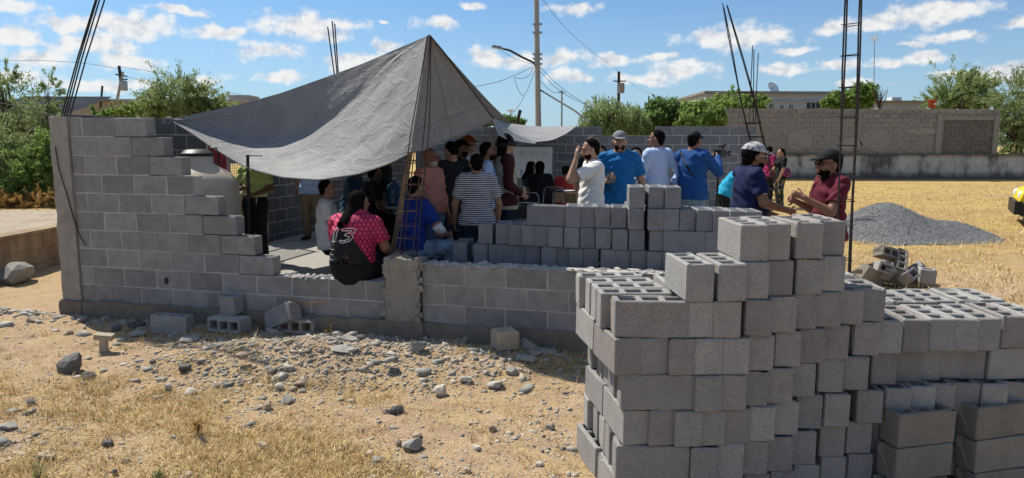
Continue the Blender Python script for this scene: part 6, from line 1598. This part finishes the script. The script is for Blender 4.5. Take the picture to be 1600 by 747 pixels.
    if face and cell < .0125:
        for q in (-1, 1):
            mb = MB(); mb.lathe([(.001, -.5), (.35, -.35), (.5, 0), (.35, .35), (.001, .5)], 10, cap=False); e = mb.build('eye', 'black_plastic' if glasses else 'metal_dark', t, smooth=True, loc=tuple(h(q * .031, .079, .010))); e.scale = (.022 * hs, .012 * hs, .010 * hs); e.rotation_euler = (headpitch, headroll, headyaw)
            mb = MB(); mb.tube([tuple(h(q * .018, .089, .026)), tuple(h(q * .034, .088, .031)), tuple(h(q * .050, .076, .026))], .0042 * hs, 5); mb.build('eyebrow', beard or hairm, t)
        mb = MB(); mb.tube([tuple(h(-.022, .084, -.056)), tuple(h(0, .093, -.055)), tuple(h(.022, .084, -.056))], .0045 * hs, 6); mb.build('mouth', 'lip', t, smooth=True)
    if cap:
        cm, bm_, kind = cap
        def f(s):
            s.ell(h(0, -.012, .036), np.array([.088, .105, .094]) * hs, Hm, .01, Cut(((0, 0, .012 if kind == 'cap' else -.01), (0, -.10, -1))))
        cp_ = hshell('cap', cm, f)
        def f(s):
            if kind == 'cap':
                for q in (-1, -.5, 0, .5, 1): s.cone(h(q * .052, .070, .050), h(q * .046, .155 - .02 * q * q, .036), .012 * hs, .007 * hs, .016)
            else:
                for q in range(20):
                    a0, a1 = 2 * math.pi * q / 20, 2 * math.pi * (q + 1) / 20; pt = lambda a: h(math.sin(a) * .105, math.cos(a) * .118 - .01, -.002)
                    s.cone(pt(a0), pt(a1), .018 * hs, .018 * hs, .01)
        br_ = hshell('brim', bm_, f, hl - .03, hh_ + .03)
        if br_ and cp_: br_.parent = cp_
    if glasses:
        gl = MB()
        for q in (-1, 1):
            gl.tube([tuple(h(q * .012, .096, .016)), tuple(h(q * .034, .097, .024)), tuple(h(q * .054, .088, .018)), tuple(h(q * .052, .088, -.004)), tuple(h(q * .032, .094, -.010)), tuple(h(q * .012, .096, .0)), tuple(h(q * .012, .096, .016))], .0028 * hs, 5)
            gl.tube([tuple(h(q * .055, .086, .014)), tuple(h(q * .076, .02, .014)), tuple(h(q * .078, -.012, .006))], .0026 * hs, 5)
        gl.tube([tuple(h(-.012, .097, .010)), tuple(h(.012, .097, .010))], .0026 * hs, 5)
        go = gl.build('glasses', 'white_paint' if glasses == 'white' else 'black_plastic', t)
        if glasses in ('dark', 'white'):
            for q in (-1, 1): mb = MB(); mb.add([h(q * .012, .097, .016), h(q * .034, .098, .023), h(q * .054, .089, .018), h(q * .052, .089, -.004), h(q * .032, .095, -.010), h(q * .012, .097, .0)], [(0, 1, 2, 3, 4, 5)]); mb.build('lens', 'lens_dark', go)
    return t, P, dict(up=up_t, r=rt_, f=fwd, S=S, h=h, b=b)
R_ = math.radians
SIT = lambda sz, fw=.26, kz=None, spread=.09, lean=0.0: {'pelvis': (0, 0, sz + .05), 'waist': (0, -.01 + lean * .25, sz + .145), 'chest': (0, .0 + lean * .6, sz + .265), 'neck': (0, .0 + lean, sz + .368), 'head': (0, .022 + lean * 1.2, sz + .458),
    'shL': (-.108, .0 + lean * .95, sz + .342), 'shR': (.108, .0 + lean * .95, sz + .342), 'elL': (-.135, .03 + lean * .6, sz + .185), 'elR': (.135, .03 + lean * .6, sz + .185), 'wrL': (-.10, .15, sz + .12), 'wrR': (.10, .15, sz + .12),
    'hipL': (-.052, .0, sz + .04), 'hipR': (.052, 0, sz + .04), 'knL': (-spread, fw - .01, (kz or sz + .05)), 'knR': (spread, fw - .01, (kz or sz + .05)), 'anL': (-spread, fw, .045), 'anR': (spread, fw, .045), 'toL': (-spread, fw + .1, .02), 'toR': (spread, fw + .1, .02)}
def upd(a, **k): a = dict(a); a.update(k); return a

# -- under the left part of the tarp
T, P, A = person(398, 9.7, 'man in a yellow-green polo and black trousers standing behind the water tank', hgt=1.56, yaw=R_(165), skin='skin_d', shirt='c_green', pants='c_black', hair='short', belt='black_plastic', collar=True, seed=2, build=1.1, belly=.95,
    J={'elR': (.155, .02, .64), 'wrR': (.03, .105, .655), 'elL': (-.15, -.02, .64), 'wrL': (-.06, .10, .60)}, hands={'R': {'palm': (0, -1, 0), 'thumb': (0, 0, 1)}}, hem=.05, headyaw=.3)
mb = MB(); mb.lathe([(.021, -.006), (.021, .006)], 14); w = mb.build('watch', 'chrome', T, loc=tuple(P['wrR'] * .9 + P['elR'] * .1 + np.array([0, .02, .02])), rot=(1.2, .3, 0))
mb = MB(); mb.tube([(-.11, .13, .90), (-.12, .14, .84), (-.11, .145, .80)], .010, 6); mb.build('key_ring', 'chrome', T)
person(487, 11.9, 'person in a pale blue patterned shirt and khaki trousers, head hidden by the tarp', hgt=1.68, yaw=R_(175), shirt='c_pattern', pants='c_khaki', seed=3, build=1.1, hem=-.06)
person(512, 8.75, 'dark haired man in a white shirt sitting, seen from the side and smiling', hgt=1.62, yaw=R_(-75), J=upd(SIT(.20, lean=-.02), knL=(-.09, .24, .22), knR=(.09, .24, .22)), skin='skin_c', shirt='c_white', pants='c_denim_dark', hair='short', seed=4, build=1.1, headpitch=.05, floor=SLAB)
person(545, 10.6, 'person in dark clothes leaning over a phone in the shade behind the long haired woman', hgt=1.66, yaw=R_(-95), J=upd(SIT(.30, lean=.06), wrL=(-.04, .26, .50), wrR=(.05, .27, .51)), skin='skin_d', shirt='c_teal', pants='c_black', seed=5, sleeve='short', cell=.013)
person(574, 10.0, 'person in black sitting deep in the shade, just right of the long haired woman', hgt=1.66, yaw=R_(-60), J=SIT(.27, lean=.04), skin='skin_d', shirt='c_black', pants='c_black', seed=41, build=1.15, cell=.013)
person(600, 11.2, 'dark dressed person standing in the shade left of the wooden plank', hgt=1.60, yaw=R_(-100), skin='skin_d', shirt='c_char', pants='c_black', seed=42, build=1.1, cell=.013)
# woman on the low wall, back to the viewer
wz = ZT - 8 * CH + .004
sz = wz - SLAB
u_ = 2.93; wq = wp(u_, .10)
hw = 1.66
s_ = sz / hw - .005
T, P, A = person(554, wq[1], 'long haired woman in a pink and black number 13 jersey sitting on the low wall', hgt=hw, yaw=R_(-14), floor=SLAB, cell=.009, skin='skin_b', shirt='c_jersey', pants='c_black', hair='long', seed=6, build=1.48, female=False, headyaw=-.55, hem=.035,
    J={'pelvis': (.0, -.015, s_ + .078), 'waist': (.0, -.02, s_ + .165), 'chest': (.005, .0, s_ + .275), 'neck': (.01, .03, s_ + .375), 'head': (.02, .052, s_ + .462), 'shL': (-.125, .02, s_ + .340), 'shR': (.135, .02, s_ + .340), 'elL': (-.165, .08, s_ + .19), 'elR': (.185, .05, s_ + .19), 'wrL': (-.10, .22, s_ + .13), 'wrR': (.15, .19, s_ + .12),
       'hipL': (-.07, .0, s_ + .072), 'hipR': (.07, .0, s_ + .072), 'knL': (-.10, .26, s_ + .075), 'knR': (.21, .22, s_ + .07), 'anL': (-.10, .30, .045), 'anR': (.22, .28, .045), 'toL': (-.11, .40, .02), 'toR': (.24, .38, .02)}, xoff=-.02)
# the number, raised white outline laid on the back of the jersey
def jersey_number(T, P, A):
    sh = [c for c in T.children if c.name.startswith('shirt')][0]; me = sh.data; n = len(me.vertices); co = np.zeros(n * 3); me.vertices.foreach_get('co', co); co = co.reshape(-1, 3)
    def onback(x, z):
        k = (np.abs(co[:, 0] - x) < .02) & (np.abs(co[:, 2] - z) < .02); 
        return np.array([x, co[k, 1].min() - .004 if k.any() else -.15, z])
    cz = .715; mb = MB()
    one = [(-.185, -.055), (-.155, .055), (-.128, .070), (-.122, .062), (-.150, -.055), (-.185, -.055)]
    three = [(-.075, .062), (.045, .070), (.075, .052), (.035, .018), (.048, -.010), (.010, -.045), (-.062, -.060), (-.092, -.048), (-.080, -.036), (-.040, -.042), (.005, -.022), (.012, -.006), (-.045, .004), (-.030, .018), (.015, .030), (.030, .046), (-.070, .044), (-.075, .062)]
    for shp in (one, three):
        pts = []
        for (a, b_), (c_, d_) in zip(shp[:-1], shp[1:]):
            for f_ in np.linspace(0, 1, 4)[:-1]: pts.append(tuple(onback(a + (c_ - a) * f_ + .035, cz + (b_ + (d_ - b_) * f_) * 1.15)))
        pts.append(pts[0]); mb.tube(pts, .0042, 5)
    mb.build('jersey_number', 'white_paint', T)
jersey_number(T, P, A)
T, P, A = person(641, 7.75, 'seated man in a royal blue shirt with a white bandaged elbow, behind the rebar cage', hgt=1.66, yaw=R_(-42), cell=.010, skin='skin_a', shirt='c_blue', pants='c_denim_pale', hair='short', seed=7, build=1.15, headyaw=-.25,
    J=upd(SIT(.235, lean=.03), elR=(.17, .10, .42), wrR=(.10, .24, .36), knR=(.12, .24, .29), elL=(-.15, .09, .42), wrL=(-.06, .24, .36)), hem=.0)
mb = MB(); e = P['elR']; mb.tube([tuple(e + (P['shR'] - e) * .18), tuple(e), tuple(e + (P['wrR'] - e) * .32)], .060, 12, r2=.050); mb.build('bandage', 'c_bandage', T, smooth=True)
T, P, A = person(672, 8.2, 'stout bald man with grey beard, glasses and salmon polo standing beside the rebar cage', top=231, yaw=R_(-118), cell=.0085, skin='skin_b', shirt='c_salmon', pants='c_denim', hair=None, hairm='hair_grey', beard='beard_grey', glasses='clear', seed=8, build=1.22, belly=1.22, headyaw=.25, collar=True, hem=.005,
    J={'elR': (.155, -.03, .645), 'wrR': (.155, .03, .50), 'elL': (-.155, -.0, .645), 'wrL': (-.15, .06, .50)})
person(706, 9.0, 'man in a dark charcoal shirt facing away, head bent, behind the salmon polo', top=221, yaw=R_(28), skin='skin_c', shirt='c_char', pants='c_denim_dark', hair='crop', seed=9, build=1.12, headpitch=-.35, headyaw=.3, hem=-.05)
person(720, 9.7, 'man in a black cap and black shirt in the shade, facing right', top=218, yaw=R_(-100), skin='skin_b', shirt='c_black', pants='c_denim_dark', cap=('c_black', 'c_black', 'cap'), beard='hair_black', seed=10, build=1.05)
person(731, 10.6, 'man in an orange cap and pale lavender shirt, behind the man in the black cap', top=212, yaw=R_(-110), skin='skin_c', shirt='c_lav', pants='c_denim_dark', cap=('c_orange', 'c_orange', 'cap'), seed=11)
person(745, 8.0, 'man with short black hair in a black and white striped T-shirt, seen from behind', top=241, yaw=R_(8), cell=.009, skin='skin_a', shirt='c_stripe', pants='c_denim_dark', hair='short', seed=12, build=1.18, hem=-.055,
    J={'elL': (-.165, .0, .63), 'wrL': (-.165, .05, .485), 'elR': (.165, .0, .63), 'wrR': (.165, .05, .49)}, headscale=1.06)
person(760, 9.1, 'bearded man in a light blue shirt in profile, right of the striped T-shirt', top=222, yaw=R_(-80), skin='skin_b', shirt='c_lightblue', pants='c_denim_dark', hair='short', beard='hair_black', seed=13, build=1.05, sleeve='long')
T, P, A = person(789, 9.2, 'person in a black hat, cream vest and jeans with a blue badge, looking right', top=210, yaw=R_(-70), cell=.0095, skin='skin_c', shirt='c_maroon_dark', sleeve='long', pants='c_denim_dark', cap=('c_hatblack', 'c_hatblack', 'hat'), hair='bob', seed=14, build=1.05, headyaw=-.1,
    J={'elL': (-.15, -.03, .64), 'wrL': (-.11, .09, .565), 'elR': (.15, -.03, .64), 'wrR': (.11, .09, .565)})
def vest(T, P, A, mat):
    S = A['S']; lo = P['pelvis'] - .4; hi = P['neck'] + .35; s = SDF(lo, hi, .0095); b = A['b']
    s.cone(P['pelvis'] - A['up'] * .07 * S, P['waist'], .10 * b * S + .03, .088 * b * S + .03, .03, ratio=.8, f=A['f']); s.cone(P['waist'], P['chest'], .088 * b * S + .028, .095 * b * S + .026, .03, ratio=.76, f=A['f']); s.cone(P['chest'], P['neck'] * .8 + P['chest'] * .2, .095 * b * S + .026, .06 * S + .024, .03, ratio=.72, f=A['f'])
    s.crease(.004, 5); s.plane(P['pelvis'] - A['up'] * .075 * S, -A['up']); s.carve(P['neck'] + A['up'] * .03 * S, .058 * S); V, Q = s.mesh(); v = obj('vest', mesh('vest', V, Q, mat, smooth=True), T)
    for q in (-1, 1):
        c = P['waist'] * .6 + P['pelvis'] * .4 + A['f'] * (.115 * S) + A['r'] * q * .075 * S; mb = MB(); mb.box((0, 0, 0), (.12, .03, .13)); mb.build('pocket', mat, v, loc=tuple(c))
vest(T, P, A, 'c_vest')
mb = MB(); c = P['chest'] + A['f'] * .115 * A['S'] * 1.02; mb.box(tuple(c + np.array([.02, .02, -.03])), (.06, .008, .085)); mb.tube([tuple(P['neck'] + A['r'] * .05), tuple(c + np.array([0, .02, .05]))], .004, 4); mb.build('badge', 'badge_blue', T)
# -- in the sun at the back
T, P, A = person(924, 8.0, 'man in a white T-shirt shading his eyes with a raised hand', top=217, yaw=R_(98), cell=.0085, skin='skin_c', shirt='c_white', pants='c_denim_dark', hair='short', beard='hair_black', seed=15, build=1.12, hem=-.07, headpitch=-.18, headyaw=.0,
    J={'elL': (-.125, .175, .735), 'wrL': (-.105, .135, .862), 'elR': (.14, .0, .64), 'wrR': (.12, .07, .52), 'chest': (0, -.008, .735)}, hands={'L': {'dir': (.05, -.12, 1), 'palm': (.1, -1, 0), 'curl': .12, 'thumb': (1, 0, .2), 'spread': 1.15}})
person(925, 9.6, 'grey haired man just behind the head of the man in the white T-shirt', top=211, yaw=R_(-150), shirt='c_black', hair='short', hairm='hair_grey', seed=16)
person(937, 11.2, 'dark haired woman half hidden between the white T-shirt and the blue shirt', top=228, yaw=R_(170), shirt='c_black', hair='bob', seed=17, female=True, cell=.012)
T, P, A = person(966, 9.0, 'bearded man in a bright blue shirt and grey cap holding a phone', top=205, yaw=R_(176), cell=.009, skin='skin_c', shirt='c_cyan', pants='c_denim_dark', cap=('c_greycap', 'c_greycap', 'cap'), hair='short', beard='hair_black', seed=18, build=1.2, belly=1.0, headpitch=-.06, collar=True, hem=-.045,
    J={'elR': (.165, .0, .645), 'wrR': (.085, .135, .655), 'elL': (-.17, -.03, .64), 'wrL': (-.19, .0, .50)}, hands={'R': {'dir': (-.5, .6, .3), 'palm': (-.3, -.2, 1), 'curl': .8, 'thumb': (0, 0, 1)}})
mb = MB(); mb.box((0, 0, 0), (.075, .012, .15)); ph = mb.build('phone', 'screen', None); pw = np.array(T.matrix_basis @ Vector(P['wrR'])) if False else None
_yw = R_(176); _l = P['wrR'] + np.array([-.04, .07, .045]); ph.location = (T.location[0] + math.cos(_yw) * _l[0] - math.sin(_yw) * _l[1], T.location[1] + math.sin(_yw) * _l[0] + math.cos(_yw) * _l[1], SLAB + _l[2]); ph.rotation_euler = (.5, .2, _yw); tag(ph, 'dark phone in the hand of the man in the bright blue shirt', 'phone')
person(992, 10.6, 'person in a dark dotted top hidden behind the man in the bright blue shirt', hgt=1.58, yaw=R_(170), shirt='c_dots', pants='c_khaki', hair='bob', female=True, seed=19, cell=.012)
T, P, A = person(1025, 10.1, 'man in a pale blue dress shirt and dark trousers with a hand on his hip', top=203, yaw=R_(38), cell=.0095, skin='skin_b', shirt='c_dress', sleeve='long', pants='c_trouser', hair='short', belt='black_plastic', seed=20, build=1.12, belly=.9, hem=.04, headyaw=.5, collar=True,
    J={'elR': (.215, -.07, .675), 'wrR': (.125, -.055, .575), 'elL': (-.145, .04, .65), 'wrL': (-.12, .13, .55)})
_c = aty(1009, 266, 10.35); mb = MB(); mb.box((0, 0, 0), (.20, .010, .30), (0, .18, 0)); e_ = mb.build('envelope', 'c_yellowpaper', None, loc=tuple(_c), rot=(0, 0, .4)); tag(e_, 'yellow envelope held by the man in the dress shirt', 'envelope')
T, P, A = person(1081, 10.0, 'photographer in a blue jacket, jeans and black cap aiming a camera to the right', top=205, yaw=R_(-48), cell=.0095, skin='skin_b', shirt='c_photog', sleeve='long', pants='c_denim_pale', cap=('c_black', 'c_black', 'cap'), hair='short', glasses='clear', seed=21, build=1.2, hem=-.05,
    J={'elR': (.17, .10, .68), 'wrR': (.07, .235, .80), 'elL': (-.12, .15, .70), 'wrL': (.0, .26, .80)}, hands={'R': {'palm': (-1, .2, 0), 'curl': .9}, 'L': {'palm': (.2, 0, 1), 'curl': .7}})
mb = MB(); mb.tube([tuple(P['shL'] + np.array([.03, -.06, .07])), tuple(P['chest'] + np.array([.0, -.16, .0])), tuple(P['waist'] + np.array([.13, -.11, .03])), tuple(P['waist'] + np.array([.19, .0, .0]))], .016, 6); mb.build('strap', 'black_plastic', T)
def world_of(T, l): yw = T.rotation_euler[2]; return np.array([T.location[0] + math.cos(yw) * l[0] - math.sin(yw) * l[1], T.location[1] + math.sin(yw) * l[0] + math.cos(yw) * l[1], T.location[2] + l[2]])
cc = world_of(T, P['wrR'] + np.array([-.02, .09, .05])); vc = empty('video_camera', tuple(cc), R_(-48), 'black video camera on a monopod in the hands of the photographer', 'camera')
MB().box((0, 0, 0), (.12, .13, .11)).build('camera_body', 'black_plastic', vc); MB().lathe([(.036, 0), (.040, .05), (.040, .12), (.048, .13), (.048, .16)], 16).build('lens', 'metal_dark', vc, loc=(0, .06, 0), rot=(-math.pi / 2, 0, 0))
mb = MB(); mb.tube([(0, -.05, .055), (0, -.04, .10), (0, .06, .10), (0, .07, .055)], .012, 6); mb.build('top_handle', 'black_plastic', vc); mb = MB(); mb.tube([(.02, .03, .10), (.03, .09, .13)], .018, 8); mb.build('microphone', 'rubber', vc)
MB().tube([(-.0, -.01, -.05), (-.03, -.02, -(cc[2] - SLAB) + .02)], .016, 8).build('monopod', 'black_steel', vc)
T, P, A = person(1131, 13.0, 'girl in a turquoise T-shirt bending forward to the right', hgt=1.42, yaw=R_(-80), skin='skin_c', shirt='c_turq', pants='c_black', hair='bun', seed=22, build=.92, cell=.011, headpitch=-.75,
    J={'waist': (0, .035, .615), 'chest': (0, .11, .705), 'neck': (0, .18, .775), 'head': (0, .26, .825), 'shL': (-.10, .165, .75), 'shR': (.10, .165, .75), 'elL': (-.11, .20, .60), 'elR': (.11, .20, .60), 'wrL': (-.06, .27, .50), 'wrR': (.06, .27, .50)})
# children at the tables
person(883, 13.2, 'child in a red shirt sitting with the back turned at the school table', hgt=1.50, yaw=R_(-20), J=SIT(.29, lean=.03), shirt='c_red', pants='c_denim_dark', hair='short', seed=23, headyaw=-.6, cell=.011, skin='skin_c', face=False)
person(826, 13.9, 'child with long dark hair in a dark top, sitting before the whiteboard facing right', hgt=1.56, yaw=R_(-60), J=SIT(.29, lean=.02), shirt='c_teal', pants='c_black', hair='long', seed=24, cell=.012, female=True, face=False)
person(843, 13.3, 'dark haired person in black sitting with the back turned, before the whiteboard', hgt=1.58, yaw=R_(-5), J=SIT(.29, lean=.02), shirt='c_black', pants='c_black', hair='bob', seed=25, build=1.15, cell=.012, face=False)
# -- behind the big stack
T, P, A = person(1170, 6.95, 'bearded man in a navy polo, speckled cap and white rimmed glasses, looking right', top=224, yaw=R_(-84), cell=.0080, skin='skin_b', shirt='c_navy', pants='c_denim_dark', cap=('c_speckcap', 'c_speckcap', 'cap'), hair='short', beard='hair_black', glasses='white', seed=26, build=1.24, belly=1.05, headscale=1.2, headpitch=-.07, collar=True,
    J={'elR': (.165, .02, .655), 'wrR': (.10, .20, .605), 'elL': (-.15, .05, .64), 'wrL': (-.10, .16, .58), 'head': (0, .025, .918)}, hands={'R': {'palm': (-1, 0, .2), 'curl': .7}})
mb = MB(); mb.box((0, 0, 0), (.004, .055, .018)); q = P['shR'] * .42 + P['elR'] * .58; 
for i_ in range(5): mb.box((.004, -.026 + i_ * .013, .0), (.004, .009, .014 - .003 * (i_ % 2)))
mb.build('sleeve_print', 'white_paint', T, loc=tuple(q + np.array([.062, .0, -.01])), rot=(0, 0, 0))
T, P, A = person(1297, 6.5, 'bearded man in a maroon shirt, black cap and sunglasses, gesturing behind the tall cage', top=235, yaw=R_(96), cell=.0080, skin='skin_b', shirt='c_maroon', pants='c_denim_dark', cap=('c_black', 'c_black', 'cap'), hair='short', beard='hair_black', glasses='dark', seed=27, build=1.12, headscale=1.2, collar=True,
    J={'elL': (-.165, .085, .655), 'wrL': (-.10, .215, .735), 'elR': (.15, .02, .64), 'wrR': (.08, .17, .70), 'head': (0, .02, .918)}, hands={'L': {'dir': (.4, .75, .35), 'palm': (.6, -.4, -.3), 'curl': .75, 'thumb': (0, 0, 1)}, 'R': {'curl': .9}})
mb = MB(); mb.lathe([(.026, -.005), (.028, 0), (.026, .005)], 16); d_ = nrm(P['wrL'] - P['elL']); mb.build('bracelet', 'red_paint', T, loc=tuple(P['wrL'] - d_ * .02), rot=tuple(Vector(d_).to_track_quat('Z', 'Y').to_euler()))
# women on the field
fy = 20.0; fzz = gzf(aty(1218, 320, fy)[0], fy)
T, P, A = person(1218, fy, 'woman in black T-shirt and camouflage trousers with a pink bag on the field', top=232, yaw=R_(95), floor=fzz, cell=.011, skin='skin_c', shirt='c_black', pants='c_camo', shoes='shoe_grey', hair='pony', seed=28, female=True, build=1.05,
    J={'elL': (-.13, .02, .64), 'wrL': (-.10, .06, .50), 'elR': (.12, .06, .65), 'wrR': (.05, .14, .62)})
mb = MB(); mb.lathe([(.001, -.05), (.10, -.05), (.13, -.02), (.13, .02), (.10, .05), (.001, .05)], 18); bg_ = mb.build('shoulder_bag', 'bag_pink', None, smooth=True); bw = world_of(T, np.array([-.17, -.09, 1.0])); bg_.location = bw; bg_.rotation_euler = (R_(90), 0, R_(10)); tag(bg_, 'round pink bag with black rings hanging at the hip of the woman on the field', 'bag')
mb = MB(); mb.lathe([(.055, .052), (.075, .058), (.095, .052)], 18, cap=False); mb.lathe([(.001, .055), (.03, .055), (.03, .05)], 12); mb.build('ring_print', 'black_plastic', bg_)
person(1199, fy + .6, 'woman in a pink shirt and black trousers, behind the leaning rebar cage', top=229, yaw=R_(-60), floor=fzz, cell=.012, skin='skin_a', shirt='c_pinkshirt', pants='c_black', hair='long', seed=29, female=True)
